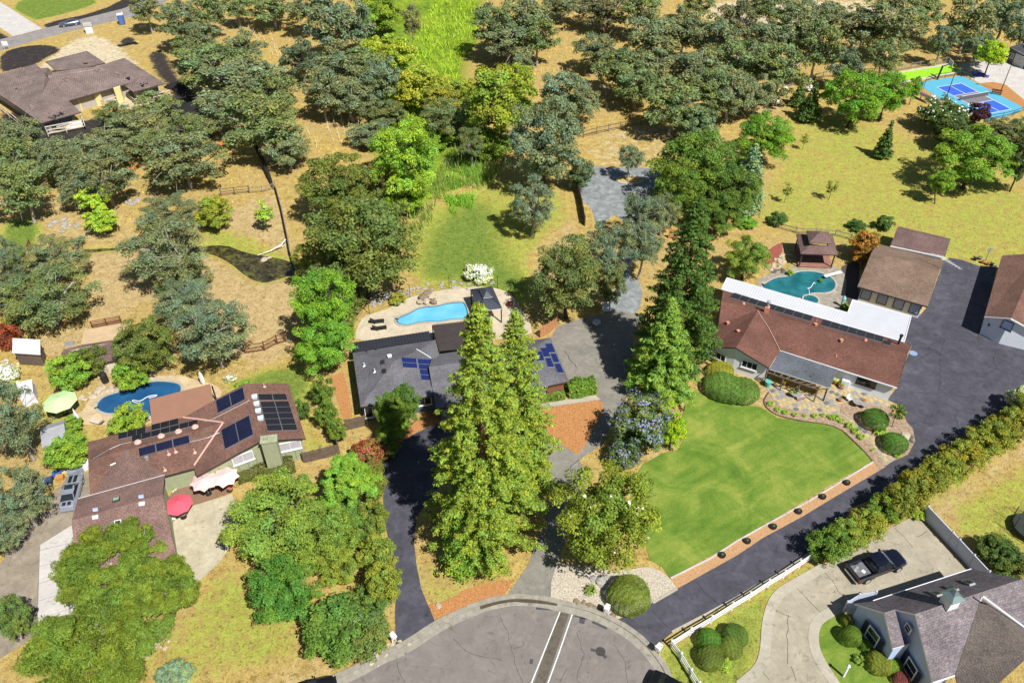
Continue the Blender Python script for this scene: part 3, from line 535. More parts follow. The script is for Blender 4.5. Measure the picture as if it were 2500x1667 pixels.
sheet('red_gravel_bed', [(13, 200, 760), (13, 290, 680), (13, 370, 640), (13, 370, 720), (13, 310, 800), (13, 240, 830)], .03, mat('red lava gravel', (.25, .07, .05), .95, .3, 4))
sheet('barn_yard', [(13, 830, 900), (13, 860, 840), (13, 1000, 780), (13, 1000, 1020), (13, 990, 1130), (13, 880, 1200), (13, 840, 1090)], .02, mat('dark soil', (.07, .055, .045)))
# ------------------------------------------------------------------ buildings
BRN = shingle('red brown shingles', (0.143, 0.074, 0.055), (0.202, 0.106, 0.083), (0.175, 0.097, 0.069))
BRN2 = shingle('light mauve brown shingles', (0.211, 0.128, 0.106), (0.246, 0.154, 0.128), (0.185, 0.114, 0.097), .42, .2, .02, .3)
GRY = shingle('charcoal grey shingles', (0.116, 0.112, 0.124), (0.144, 0.140, 0.152), (0.128, 0.124, 0.136), .5, .2)
RED = shingle('brick red shingles', (0.129, 0.058, 0.042), (0.163, 0.075, 0.054), (0.146, 0.068, 0.051))
TAN = shingle('tan brown shingles', (0.194, 0.130, 0.090), (0.238, 0.158, 0.115), (0.158, 0.108, 0.079))
TAN2 = shingle('brown shed shingles', (0.151, 0.090, 0.079), (0.187, 0.115, 0.101), (0.144, 0.094, 0.086))
MIX = shingle('mottled grey shingles', (0.210, 0.199, 0.217), (0.090, 0.098, 0.124), (0.195, 0.139, 0.131), .42, .21, .02, .3)
TILE = shingle('concrete roof tiles', (0.208, 0.152, 0.132), (0.280, 0.208, 0.180), (0.168, 0.128, 0.116), .45, .40, .045, .35)
BGRY = shingle('blue grey shingles', (0.099, 0.109, 0.122), (0.114, 0.125, 0.140), (0.104, 0.114, 0.130))
DKMETAL = mat('dark standing seam metal', (.04, .042, .055), .45, .1, 1, bs=0, metal=.2)
WWALL = mat('white stucco', (.66, .69, .75), .85, .05, 2); GWALL = mat('sage green siding', (.31, .33, .2), .85, .1, 2)
BWALL = mat('shade blue siding', (.38, .46, .64), .85, .04, 2); DWALL = mat('slate siding', (.12, .13, .16), .85, .1, 2)  # BWALL: pale siding with the blue of its shade put into the colour
BROWNW = mat('brown garage door', (.22, .09, .05), .7, .2, 3); CREAM = mat('cream yellow wrap', (.62, .56, .26), .8, .1, 2)
WOODL = mat('new lumber', (.60, .50, .36), .8, .15, 3); WOODB = mat('weathered fence board', (.13, .095, .07), .9, .35, 3); WOODO = mat('orange cedar board', (.42, .20, .09), .85, .2, 3)
ALUM = mat('white aluminium roof', (.46, .47, .49), .45, .05, .6, bs=.05)
FLASH = mat('pink vent paint', (.62, .36, .30), .7, .1, 3); GALV = mat('galvanised steel', (.5, .52, .52), .35, .15, 4, metal=.6, bs=0)
def roofset(root, name, V, F, m, th=.2, label=None):
    P = {k: (v if isinstance(v, Vector) else G(v[:3], v[3])) for k, v in V.items()}
    mb = MB(); edges = {}
    for f in F:
        L = [P[c] for c in f]
        nrm = Vector((0, 0, 0))
        for i in range(len(L)): nrm += L[i].cross(L[(i + 1) % len(L)])
        if nrm.z < 0: L = L[::-1]; f = f[::-1]
        if len(L) > 3:
            tri = tessellate_polygon([L])
            for t in tri:
                q = [L[i] for i in t]
                n = (q[1] - q[0]).cross(q[2] - q[0])
                mb.face(q if n.z > 0 else q[::-1])
        else: mb.face(L)
        for i in range(len(f)):
            k = (f[i], f[(i + 1) % len(f)]); edges[k] = 1
    for f in F:
        L = [P[c] - Vector((0, 0, th)) for c in f]
        for t in (tessellate_polygon([L]) if len(L) > 3 else [(0, 1, 2)]):
            q = [L[i] for i in t]; mb.face(q[::-1] if (q[1] - q[0]).cross(q[2] - q[0]).z > 0 else q, 1)
    for (a, b) in list(edges):
        if (b, a) not in edges:
            d = Vector((0, 0, th)); mb.face([P[b], P[a], P[a] - d, P[b] - d], 1)
    o = mb.build(name, [m, TRIM.get(root.name, WHITE)], root, uv=True, label=label)
    PL = {f: plane(P[f[0]], P[f[1]], P[f[2]]) for f in F}
    return P, PL
TRIM = {}
def walls(root, P, loop, m, ins=.45, th=.2, name='wall', z0=0.0, mi=0):
    poly = [(P[c].x, P[c].y) for c in loop]; zs = [P[c].z - th + .01 for c in loop]
    if area(poly) < 0: poly = poly[::-1]; zs = zs[::-1]; loop = loop[::-1]
    q = inset(poly, ins); mb = MB(); n = len(q)
    PP = [(v.x, v.y, z0) for v in q] + [(v.x, v.y, z) for v, z in zip(q, zs)]
    mb.add(PP, [(i, (i + 1) % n, n + (i + 1) % n, n + i) for i in range(n)]); mb.build(name, m, root)
    return {c: v for c, v in zip(loop, q)}
def window(root, a, b, u, wd, z0, z1, panes=2, shut=None, fm=None, name='window', gm=None):
    a, b = Vector(a[:2]), Vector(b[:2]); d = (b - a).normalized(); n = Vector((d.y, -d.x))
    if n.dot(Vector((0, 0)) - a) < 0 and n.y > .1: n = -n
    c = a + (b - a) * u + n * .03; rz = math.atan2(d.y, d.x); h = z1 - z0; f = .09
    mb = MB()
    for s in (-1, 1): mb.box((c.x + d.x * s * wd / 2, c.y + d.y * s * wd / 2, (z0 + z1) / 2), (f, .1, h + f), rz)
    for z in (z0, z1): mb.box((c.x, c.y, z), (wd - f, .1, f), rz)
    for k in range(1, panes): q = c + d * wd * (k / panes - .5); mb.box((q.x, q.y, (z0 + z1) / 2), (.05, .08, h - f), rz)
    w_ = mb.build(name, fm or WHITE, root)
    mb = MB(); mb.box((c.x, c.y, (z0 + z1) / 2), (wd - f, .03, h - f), rz); mb.build('pane', gm or GLASS, w_)
    if shut:
        for s in (-1, 1):
            q = c + d * s * (wd / 2 + .38); mb = MB(); mb.box((q.x, q.y, (z0 + z1) / 2), (.55, .06, h + .1), rz)
            for k in range(8): mb.box((q.x + n.x * .035, q.y + n.y * .035, z0 + h * (k + .5) / 8), (.42, .03, .05), rz)
            mb.build('shutter', shut, root)
def wwin(root, pa, pb, p, wd, h, panes=2, shut=None, fm=None, gm=None, name='window'):
    pa, pb = Vector((*pa[:2], 0)), Vector((*pb[:2], 0)); pl = plane(pa, pb, pa + Vector((0, 0, 2)))
    q = onp(p, pl, 0); u = (pb - pa).normalized(); nn = Vector((u.y, -u.x, 0))
    if nn.dot(q) > 0: nn = -nn
    rz = math.atan2(u.y, u.x); c = q + nn * .05; mb = MB(); f = .09; fm = fm or WHITE
    for s in (-1, 1): mb.box(c + u * s * wd / 2, (f, .1, h + f), rz); mb.box(c + Vector((0, 0, s * h / 2)), (wd - f, .1, f), rz)
    for k in range(1, panes): mb.box(c + u * wd * (k / panes - .5), (.06, .08, h - f), rz)
    w_ = mb.build(name, fm, root)
    mb = MB(); mb.box(c - nn * .01, (wd - f, .03, h - f), rz); mb.build('pane', gm or GLASS, w_)
    mb = MB(); mb.box(c + Vector((0, 0, -h / 2 - .09)) + nn * .05, (wd + .2, .16, .07), rz); mb.build('sill', fm, w_)
    if shut:
        for s in (-1, 1):
            k0 = c + u * s * (wd / 2 + .36); mb = MB(); mb.box(k0, (.5, .06, h + .1), rz)
            for k in range(9): mb.box(k0 + nn * .04 + Vector((0, 0, (k - 4) * h / 10)), (.38, .03, .05), rz)
            mb.build('shutter', shut, root)
PFR = mat('black anodised frame', (.16, .16, .17), .4, .1, 2, bs=0)
def solar(root, pl, quad, nu, nv, m, name='solar_panel', th=.08, lift=.1, gap=.012, frame=None):
    a, b, c, d = [onp(p, pl, lift) for p in quad]; n = pl[0]
    for i in range(nu):
        for j in range(nv):
            e = gap; us = ((i + e) / nu, (i + 1 - e) / nu); vs = ((j + e) / nv, (j + 1 - e) / nv)
            Q = [quad_lerp(a, b, c, d, u, v) for u, v in ((us[0], vs[0]), (us[1], vs[0]), (us[1], vs[1]), (us[0], vs[1]))]
            if (Q[1] - Q[0]).cross(Q[2] - Q[0]).z < 0: Q = Q[::-1]
            cen = sum(Q, Vector()) / 4; mb = MB(); lo = [q - n * th for q in Q]
            mb.add(Q + lo, [(0, 1, 2, 3), (4, 5, 1, 0), (5, 6, 2, 1), (6, 7, 3, 2), (7, 4, 0, 3)], 0)
            I = [q.lerp(cen, .035) + n * .006 for q in Q]; mb.add(I, [(0, 1, 2, 3)], 1)
            o = mb.build(name, [frame or (GALV if m.name.startswith('blue') else PFR), m], root)
            ul = o.data.uv_layers.new(name='UVMap'); k = 0
            for p in o.data.polygons:
                for li, uv in zip(p.loop_indices, ((0, 0), (1, 0), (1, 1), (0, 1))): ul.data[li].uv = uv
def pvmat(name, c, line, nx, ny, lw=.03):
    m, t, b = nodes(name); uv = N(t, 'UVMap'); k = N(t, 'TexBrick', offset=0.0); k.inputs['Scale'].default_value = 1
    k.inputs['Brick Width'].default_value = 1 / nx; k.inputs['Row Height'].default_value = 1 / ny; k.inputs['Mortar Size'].default_value = lw / nx * .5
    k.inputs['Color1'].default_value = (*c, 1); k.inputs['Color2'].default_value = (*[x * 1.3 for x in c], 1); k.inputs['Mortar'].default_value = (*line, 1)
    t.links.new(uv.outputs[0], k.inputs['Vector']); t.links.new(k.outputs[0], b.inputs['Base Color']); b.inputs['Roughness'].default_value = .55; b.inputs['Specular IOR Level'].default_value = .15; return m
PVB = pvmat('blue solar cells', (.01, .018, .085), (.03, .045, .14), 10, 6); PVK = pvmat('black solar cells', (.012, .012, .016), (.07, .07, .08), 6, 10, .03)
PVT = pvmat('ribbed solar tubes', (.012, .012, .016), (.06, .06, .07), 5, 1, .08); THM = mat('thermal collector', (.012, .014, .035), .25, .2, 1, bs=0)
def vent(root, pl, p, kind='pipe', m=None, s=1.0):
    q = onp(p, pl, 0); mb = MB()
    if kind == 'pipe': mb.lathe([(.22 * s, -.05), (.1 * s, .12), (.06 * s, .14), (.06 * s, .5 * s)], q, 8)
    elif kind == 'dome': mb.lathe([(.4 * s, -.12), (.38 * s, .12), (.22 * s, .28), (.02, .3)], q, 10)
    elif kind == 'box': mb.box((q.x, q.y, q.z + .1), (.5 * s, .5 * s, .35), .3); mb.box((q.x, q.y, q.z + .3), (.62 * s, .62 * s, .05), .3)
    mb.build('roof_vent', m or FLASH, root)
def skylight(root, pl, quad, fm, gm, th=.16):
    Q = [onp(p, pl, th) for p in quad]; n = pl[0]
    if (Q[1] - Q[0]).cross(Q[2] - Q[0]).z < 0: Q = Q[::-1]
    lo = [q - n * (th + .02) for q in Q]; mb = MB(); mb.add(Q + lo, [(0, 1, 2, 3), (4, 5, 1, 0), (5, 6, 2, 1), (6, 7, 3, 2), (7, 4, 0, 3)])
    o = mb.build('skylight', fm, root); cen = sum(Q, Vector()) / 4; mb = MB(); mb.face([q.lerp(cen, .2) + n * .012 for q in Q]); mb.build('pane', gm, o)
def linebar(root, pl, pts, m, name, r=.05, lift=.08):
    mb = MB(); P = [onp(p, pl, lift) for p in pts]; mb.tube(P, r, 5); return mb.build(name, m, root)
def gutter(root, a, b, m=WHITE, name='gutter', s=.14):
    mb = MB(); mb.beam(a + Vector((0, 0, -.06)), b + Vector((0, 0, -.06)), s, s); mb.build(name, m, root)
def boards(root, a, b, z0, z1, m, step=1.2, name='batten', w_=.06):   # siding battens that show on a wall
    a, b = Vector(a[:2]), Vector(b[:2]); d = b - a; n = int(d.length / step); rz = math.atan2(d.y, d.x); mb = MB()
    for i in range(1, n): q = a + d * i / n; mb.box((q.x, q.y, (z0 + z1) / 2), (w_, .08, z1 - z0), rz)
    mb.build(name, m, root, kind='stuff')
DKT = mat('dark fascia', (.05, .035, .03), .8, .2, 2); GREYT = mat('light fascia', (.45, .44, .45), .7, .1, 2)
# ---- house A, brown roofs at the left
hA = thing('house', 'green sided house at left with low red brown roofs and many black panels', 'house', G((20, 1400, 1200))); TRIM[hA.name] = DKT
E1, RZ = 2.8, 4.3
hh_, ii_, jj_ = G((20, 2005, 458), 4.6), G((20, 2140, 925), 4.6), G((20, 1612, 1215), 2.9); LP = plane(hh_, ii_, jj_)
cc_ = onp((20, 1830, 775), LP); bb_ = onp((20, 1500, 735), LP); ee_ = onp((20, 1592, 1150), LP)
PA, QA = roofset(hA, 'roof', dict(a=(20, 722, 935, bb_.z), b=bb_, c=cc_, d=(20, 722, 1085, cc_.z), e=ee_, f=(20, 735, 1375, ee_.z),
    h=hh_, i=ii_, j=jj_, k=(21, 350, 455, 3.5), l=(21, 490, 905, 3.5)), ['abcd', 'dcef', 'hijecb', 'hkli'], BRN)
WQ = walls(hA, PA, ['a', 'b', 'h', 'k', 'l', 'i', 'j', 'e', 'f', 'd'], GWALL, .35)
pb, pf, pl_, pr = QA['abcd'], QA['dcef'], QA['hijecb'], QA['hkli']
solar(hA, pb, [(20, 970, 870), (20, 1195, 815), (20, 1195, 868), (20, 970, 922)], 3, 1, PVT); solar(hA, pb, [(20, 1242, 800), (20, 1465, 745), (20, 1465, 795), (20, 1242, 850)], 3, 1, PVT)
solar(hA, pb, [(20, 1082, 893), (20, 1470, 795), (20, 1470, 843), (20, 1082, 940)], 5, 1, PVT); solar(hA, pb, [(20, 1472, 793), (20, 1622, 757), (20, 1622, 800), (20, 1472, 838)], 2, 1, PVT)
solar(hA, pf, [(20, 1132, 992), (20, 1552, 880), (20, 1560, 945), (20, 1142, 1060)], 3, 1, THM, 'thermal_collector')
solar(hA, pl_, [(20, 1768, 600), (20, 1995, 487), (20, 2015, 590), (20, 1787, 706)], 2, 1, THM, 'thermal_collector'); solar(hA, pl_, [(20, 1812, 838), (20, 2045, 716), (20, 2083, 880), (20, 1845, 1004)], 2, 1, THM, 'thermal_collector')
solar(hA, pr, [(21, 98, 548), (21, 330, 545), (21, 346, 596), (21, 108, 598)], 2, 1, PVK); solar(hA, pr, [(21, 116, 610), (21, 352, 605), (21, 428, 842), (21, 176, 850)], 2, 5, PVK)
for x, y in ((1130, 940), (1322, 890), (1463, 853), (1600, 815)): vent(hA, pb, (20, x, y), 'dome')
for x, y in ((1383, 1035), (1440, 1015), (1597, 1020), (1352, 1165)): vent(hA, pf, (20, x, y), 'pipe')
for x, y in ((75, 575), (92, 632), (105, 690), (125, 750)): vent(hA, pr, (21, x, y), 'box', mat('blue white flashing', (.5, .6, .72), .4, .05, 1, bs=0), 1.0)
vent(hA, pr, (21, 152, 483), 'pipe'); vent(hA, pf, (20, 1207, 1075), 'box', GALV, .6)
linebar(hA, pb, [(20, 1500, 735), (20, 1660, 754), (20, 1828, 777)], FLASH, 'valley_flashing', .09, .03); linebar(hA, pf, [(20, 1828, 777), (20, 1710, 950), (20, 1590, 1128)], FLASH, 'valley_flashing', .09, .03)
linebar(hA, pb, [(20, 765, 1150 - 60), (20, 765, 1080), (20, 900, 1000), (20, 990, 960), (20, 1080, 940)], GALV, 'conduit', .03); linebar(hA, pf, [(20, 1140, 1060), (20, 1010, 1080), (20, 905, 1130)], GALV, 'conduit', .03)
linebar(hA, pf, [(20, 1555, 940), (20, 1700, 905), (20, 1815, 855)], GALV, 'conduit', .03); linebar(hA, pl_, [(20, 1630, 790), (20, 1750, 750), (20, 2050, 598)], GALV, 'conduit', .03)
# hip that joins the front wing
V = dict(a=PA['d'].lerp(PA['c'], .27) + Vector((0, 0, .12)), b=(20, 1345, 1205, 3.2), c=(20, 740, 1385, 3.0), d=(20, 1045, 1300, 4.35)); roofset(hA, 'hip_roof', V, ['abd', 'adc'], BRN2, .1)
# front wing (garage wing with the long front slope)
PB_, QB_ = roofset(hA, 'front_wing_roof', dict(a=(20, 640, 1400, 4.4), b=(20, 1350, 1205, 4.4), c=(30, 1335, 18, 5.3), d=(30, 588, 235, 5.3), e=(30, 1466, 618, 2.7), f=(30, 645, 860, 2.7)), ['abcd', 'dcef'], BRN2)
walls(hA, PB_, ['a', 'b', 'c', 'e', 'f', 'd'], GWALL, .35); gutter(hA, PB_['a'], PB_['b'], GREYT)
SKB = mat('pale skylight dome', (.42, .52, .72), .2, .1, 2, bs=0); GRNG = mat('green tinted glass', (.25, .40, .26), .15, .2, 2, bs=0)
skylight(hA, QB_['abcd'], [(30, 925, 62), (30, 985, 48), (30, 982, 75), (30, 922, 90)], DKT, GRNG)
for x, y in ((1160, 45), (785, 152)): skylight(hA, QB_['abcd'], [(30, x - 22, y - 6), (30, x + 20, y - 14), (30, x + 20, y + 3), (30, x - 22, y + 10)], SKB, SKB)
for x, y in ((1165, 98), (785, 208)): skylight(hA, QB_['dcef'], [(30, x - 25, y - 6), (30, x + 22, y - 16), (30, x + 22, y + 14), (30, x - 25, y + 22)], WHITE, SKB)
skylight(hA, QB_['dcef'], [(30, 938, 243), (30, 995, 230), (30, 1000, 285), (30, 945, 297)], WHITE, DKT, .2)
mb = MB(); q = [G((20, 1225, 590), 2.6), G((20, 1722, 462), 2.6), G((20, 1748, 600), 2.85), G((20, 1500, 735), 2.86), G((20, 1245, 795), 2.75)]
mb.prism([tuple(p[:2]) for p in q], 2.55, 2.66); mb.build('patio_cover', mat('flat brown patio cover', (.27, .14, .09), .8, .06, 1, bs=.05), hA)
for p in (q[0], q[1]): mb = MB(); mb.box((p.x + .3, p.y - .3, 1.28), (.14, .14, 2.54)); mb.build('post', DKT, hA)
CUR = mat('pale curtain glass', (.42, .40, .42), .3, .1, 2, bs=0)
wwin(hA, WQ['i'], WQ['l'], (21, 362, 965), 2.3, 1.2, 2, gm=CUR); wwin(hA, WQ['j'], WQ['i'], (20, 1990, 1065), 2.2, 1.2, 2, gm=CUR)
boards(hA, WQ['i'], WQ['l'], 0.05, 3.0, mat('siding batten', (.2, .22, .125)), .9); boards(hA, WQ['j'], WQ['i'], 0.05, 2.6, mat('siding batten', (.2, .22, .125)), .9)
ch = onp((20, 2210, 905), pl_, 0); mb = MB(); mb.box((ch.x, ch.y - .3, 2.4), (1.6, .9, 5.1), R(10)); chm = mb.build('chimney', GWALL, hA); mb = MB(); mb.box((ch.x, ch.y - .3, 5.0), (1.8, 1.1, .14), R(10)); mb.box((ch.x - .3, ch.y - .3, 5.15), (.4, .4, .3)); mb.build('cap', mat('chimney cap', (.3, .32, .2)), chm)
# ---- house B, grey roofs in the centre
hB = thing('house', 'charcoal grey roofed house in the centre with blue solar panels, behind the tall conifers', 'house', G((21, 1500, 500))); TRIM[hB.name] = DKT
Z0, Z1 = 2.9, 4.7
_p = plane(G((21, 1592, 248), Z0), G((21, 1592, 547), Z0), G((21, 1216, 275), Z1)); _g = onp((21, 1520, 252), _p); _r = onp((21, 1450, 165), _p)
PBh, QBh = roofset(hB, 'roof', dict(a=(21, 875, 205, Z0), b=(21, 1555, 98, Z0), c=(21, 1592, 248, Z0), e=(21, 1592, 547, Z0), f=(21, 940, 648, Z0), p=(21, 1216, 275, Z1), r=_r, g=_g), ['abrp', 'apf', 'fpe', 'prge', 'rbc', 'rcg'], GRY)
WB = walls(hB, PBh, 'abcgef', DWALL, .5)
PV = plane(PBh['p'], PBh['g'], PBh['e'])
solar(hB, QBh['prge'], [(21, 1268, 245), (21, 1398, 255), (21, 1410, 337), (21, 1284, 330)], 1, 2, PVB); solar(hB, QBh['prge'], [(21, 1400, 257), (21, 1527, 264), (21, 1562, 440), (21, 1434, 432)], 1, 4, PVB)
skylight(hB, QBh['apf'], [(21, 1108, 272), (21, 1138, 266), (21, 1140, 296), (21, 1110, 303)], DKT, GLASS); skylight(hB, QBh['apf'], [(21, 1120, 345), (21, 1152, 338), (21, 1155, 368), (21, 1122, 376)], DKT, GLASS)
for x, y in ((972, 312), (1058, 362)): vent(hB, QBh['apf'], (21, x, y), 'pipe', WHITE)
vent(hB, QBh['abrp'], (21, 1180, 243), 'box', WHITE, .8); vent(hB, QBh['abrp'], (21, 992, 200), 'pipe', DKT); vent(hB, QBh['abrp'], (21, 1072, 182), 'pipe', DKT)
linebar(hB, QBh['prge'], [(21, 1398, 176), (21, 1460, 212), (21, 1520, 250)], WHITE, 'valley_flashing', .05, .04)
PBm, QBm = roofset(hB, 'wing_roof', dict(a=(21, 1540, 222, 2.7), b=(22, 485, 80, 2.7), c=(22, 240, 215, 4.2), d=(21, 1500, 322, 4.1), e=(22, 635, 440, 2.7), f=(21, 1560, 665, 2.6)), ['abcd', 'dcef', 'bec'], GRY)
WB2 = walls(hB, PBm, ['a', 'b', 'e', 'f', 'd'], DWALL, .5)
for q in ([(435, 133), (492, 130), (525, 208), (462, 210)], [(395, 168), (450, 165), (483, 243), (428, 245)], [(348, 197), (408, 195), (436, 275), (375, 277)], [(480, 214), (525, 214), (557, 290), (508, 291)], [(437, 250), (481, 249), (517, 328), (458, 327)], [(510, 295), (560, 295), (595, 376), (540, 374)]):
    solar(hB, QBm['bec'], [(22, *p) for p in q], 1, 1, PVB)
w1, w2 = Vector((*WB2['f'], 0)).lerp(Vector((*WB2['e'], 0)), .8), Vector((*WB2['e'], 0)); w1 += Vector((.03, -.1, 0)); w2 += Vector((.03, -.1, 0)); d_ = (w2 - w1)
mb = MB(); mb.beam(w1 + d_ * .3 + Vector((0, 0, 1.1)), w1 + d_ * .98 + Vector((0, 0, 1.1)), .12, 2.2); gdr = mb.build('garage_door', BROWNW, hB)
mb = MB()
for k in range(1, 5): mb.beam(w1 + d_ * .31 + Vector((0, -.08, k * .44)), w1 + d_ * .97 + Vector((0, -.08, k * .44)), .03, .03)
mb.build('panel_groove', DKT, gdr, kind='stuff')
mb = MB(); q = [G((21, 885, 120), 2.5), G((21, 1498, 28), 2.5), G((21, 1520, 100), 2.75), G((21, 892, 198), 2.75)]
mb.add([*q, *[p - Vector((0, 0, .12)) for p in q]], [(3, 2, 1, 0), (0, 1, 5, 4), (1, 2, 6, 5), (3, 0, 4, 7), (4, 5, 6, 7)]); lt = mb.build('lean_to_roof', DKMETAL, hB)
mb = MB()
for k in range(25): a = q[0].lerp(q[1], k / 24) + Vector((0, 0, .03)); b_ = q[3].lerp(q[2], k / 24) + Vector((0, 0, .03)); mb.beam(a, b_, .05, .06)
mb.build('seam', DKMETAL, lt, kind='stuff')
for k in (0.02, .33, .66, .98): p = q[0].lerp(q[1], k); mb = MB(); mb.box((p.x, p.y - .15, 1.2), (.14, .14, 2.4)); mb.build('post', DKT, hB)
wwin(hB, WB['f'], WB['e'], (21, 1465, 600), 1.6, 1.1, 2); wwin(hB, WB['f'], WB['e'], (21, 1010, 690), .9, 1.6, 1)
# dark shade structure by the house
sh_ = thing('pergola', 'dark slatted shade pergola between the grey house and the bright blue pool', 'pergola', G((11, 1700, 1400)))
q = [G((11, 1530, 1325), 2.7), G((11, 1830, 1290), 2.7), G((11, 1990, 1270), 2.7), G((11, 2030, 1490), 2.8), G((11, 1585, 1530), 2.8)]
mb = MB(); mb.prism([tuple(p[:2]) for p in q], 2.66, 2.7); mb.build('shade_cloth', mat('dark shade cloth', (.05, .042, .042), .9, .2, 2), sh_)
mb = MB()
for k in range(13): a = q[0].lerp(q[4], k / 12); b_ = q[2].lerp(q[3], k / 12); mb.beam((a.x, a.y, 2.76), (b_.x, b_.y, 2.76), .05, .07)
mb.build('rafter', DKT, sh_, kind='stuff')
for p in (q[0], q[4], q[1], q[2], q[3]): mb = MB(); mb.box((p.x, p.y, 1.33), (.13, .13, 2.66)); mb.build('post', DKT, sh_)
# gazebo by the pool
gz = thing('gazebo', 'dark metal gazebo with a two tier ribbed roof beside the bright blue pool', 'gazebo', G((11, 1980, 1230)))
GD = mat('dark ribbed gazebo metal', (.05, .055, .075), .5, .1, 1, bs=0)
V = dict(a=(11, 1838, 1030, 2.5), b=(11, 2020, 1003, 2.5), c=(11, 2102, 1185, 2.5), d=(11, 1918, 1208, 2.5)); P = {k: G(v[:3], v[3]) for k, v in V.items()}
cen = sum(P.values(), Vector()) / 4
I = {k.upper(): v.lerp(cen, .66) + Vector((0, 0, .75)) for k, v in P.items()}; e_ = (P['b'] - P['a'] + P['c'] - P['d']) * .0
roofset(gz, 'roof', {**P, **I}, ['abBA', 'bcCB', 'cdDC', 'daAD'], GD, .08)
U = {k: v.lerp(cen, .58) + Vector((0, 0, .95)) for k, v in P.items()}; U['t'] = (U['a'] + U['b']) / 2 * .5 + cen * .5 + Vector((0, 0, .45)) ; U['t'] = cen + (P['a'] - P['d']) * .06 + Vector((0, 0, 1.5)); U['s'] = cen - (P['a'] - P['d']) * .06 + Vector((0, 0, 1.5))
roofset(gz, 'upper_roof', U, ['abt', 'bcst', 'cds', 'dats'], GD, .06)
for k in 'abcd':
    p = P[k].lerp(cen, .06); mb = MB(); mb.box((p.x, p.y, 1.2), (.16, .16, 2.42)); mb.build('post', BLACK, gz)
mb = MB()
for (u, v), (U_, V_) in ((('a', 'b'), ('A', 'B')), (('b', 'c'), ('B', 'C')), (('c', 'd'), ('C', 'D')), (('d', 'a'), ('D', 'A'))):
    for k in range(0, 13): a = P[u].lerp(P[v], k / 12); b_ = I[U_].lerp(I[V_], k / 12); mb.beam(a + Vector((0, 0, .03)), b_ + Vector((0, 0, .03)), .04, .05)
mb.build('rib', GD, gz, kind='stuff')
# ---- house C, white walls and brick red roof
hC = thing('house', 'white ranch house with brick red roof and two strings of black solar panels', 'house', G((23, 700, 150))); TRIM[hC.name] = WHITE
e, r = 2.7, 4.3
_p = plane(G((12, 1900, 1030), e), G((23, 1432, 146), e), G((13, 168, 1200), r)); _q = onp((12, 1885, 1122), _p); _r = onp((23, 1392, 222), _p)
PC_, QC = roofset(hC, 'roof', dict(n=(12, 1900, 1030, e), m=(23, 1432, 146, e), r=_r, j=(13, 168, 1200, r), q=_q, v=(12, 1862, 1312, e), x=(23, 350, 186, e), y=(23, 1312, 491, e), k=(22, 2005, 165, r - .1), l=(22, 1808, 156, e), w=(22, 2275, 332, e)),
    ['nmrjq', 'qjv', 'jryx', 'jvlk', 'jkwx'], RED)
W_ = walls(hC, PC_, ['n', 'm', 'r', 'y', 'x', 'w', 'k', 'l', 'v', 'q'], WWALL, .4)
gutter(hC, PC_['x'], PC_['y']); gutter(hC, PC_['r'], PC_['y'], RED if False else BRN, 'rake'); gutter(hC, PC_['w'], PC_['k'], DKT, 'rake'); gutter(hC, PC_['k'], PC_['l'], DKT, 'rake')
bk = QC['nmrjq']
solar(hC, bk, [(13, -22, 1052), (13, 628, 1243), (13, 600, 1298), (13, -66, 1098)], 9, 1, PVK); solar(hC, bk, [(13, 712, 1272), (13, 1202, 1413), (13, 1190, 1470), (13, 680, 1326)], 7, 1, PVK); solar(hC, bk, [(13, 1202, 1450), (13, 1262, 1464), (13, 1252, 1496), (13, 1192, 1480)], 1, 1, PVK)
TERRA = mat('terracotta vent', (.5, .2, .13), .8, .15, 3)
for t_, x, y, k in ((13, 50, 1150, 'dome'), (13, 640, 1325, 'box'), (13, 650, 1285, 'pipe'), (13, 1048, 1450, 'dome')): vent(hC, bk, (t_, x, y), k, TERRA, .65)
for t_, x, y, k in ((13, 850, 1455, 'box'), (23, 810, 230, 'pipe'), (12, 2020, 1380, 'box'), (12, 1935, 1312, 'box'), (12, 1950, 1270, 'pipe')): vent(hC, QC['jryx'] if t_ != 12 else QC['jvlk'], (t_, x, y), k, TERRA, .65)
linebar(hC, QC['jryx'], [(13, 168, 1205), (13, 260, 1350), (23, 350, 184)], mat('pale valley', (.45, .3, .22)), 'valley_flashing', .05, .02); linebar(hC, QC['qjv'], [(12, 2165, 1212), (12, 2050, 1255), (12, 1945, 1293)], bpy.data.materials['pale valley'], 'valley_flashing', .05, .02)
c_ = onp((13, 238, 1215), bk, 0); mb = MB(); mb.box((c_.x, c_.y, c_.z + .3), (.6, .6, 1.2), R(-20)); ch = mb.build('chimney', TERRA, hC); mb = MB(); mb.lathe([(.16, 0), (.16, .7), (.24, .72), (.24, .85), (.02, .95)], (c_.x, c_.y, c_.z + .9), 10); mb.build('flue', GALV, ch)
c_ = onp((23, 1318, 135), bk, 0); mb = MB(); mb.lathe([(.14, -.2), (.14, 1.3), (.22, 1.32), (.22, 1.5), (.02, 1.55)], c_, 10); mb.build('flue', BLACK, hC)
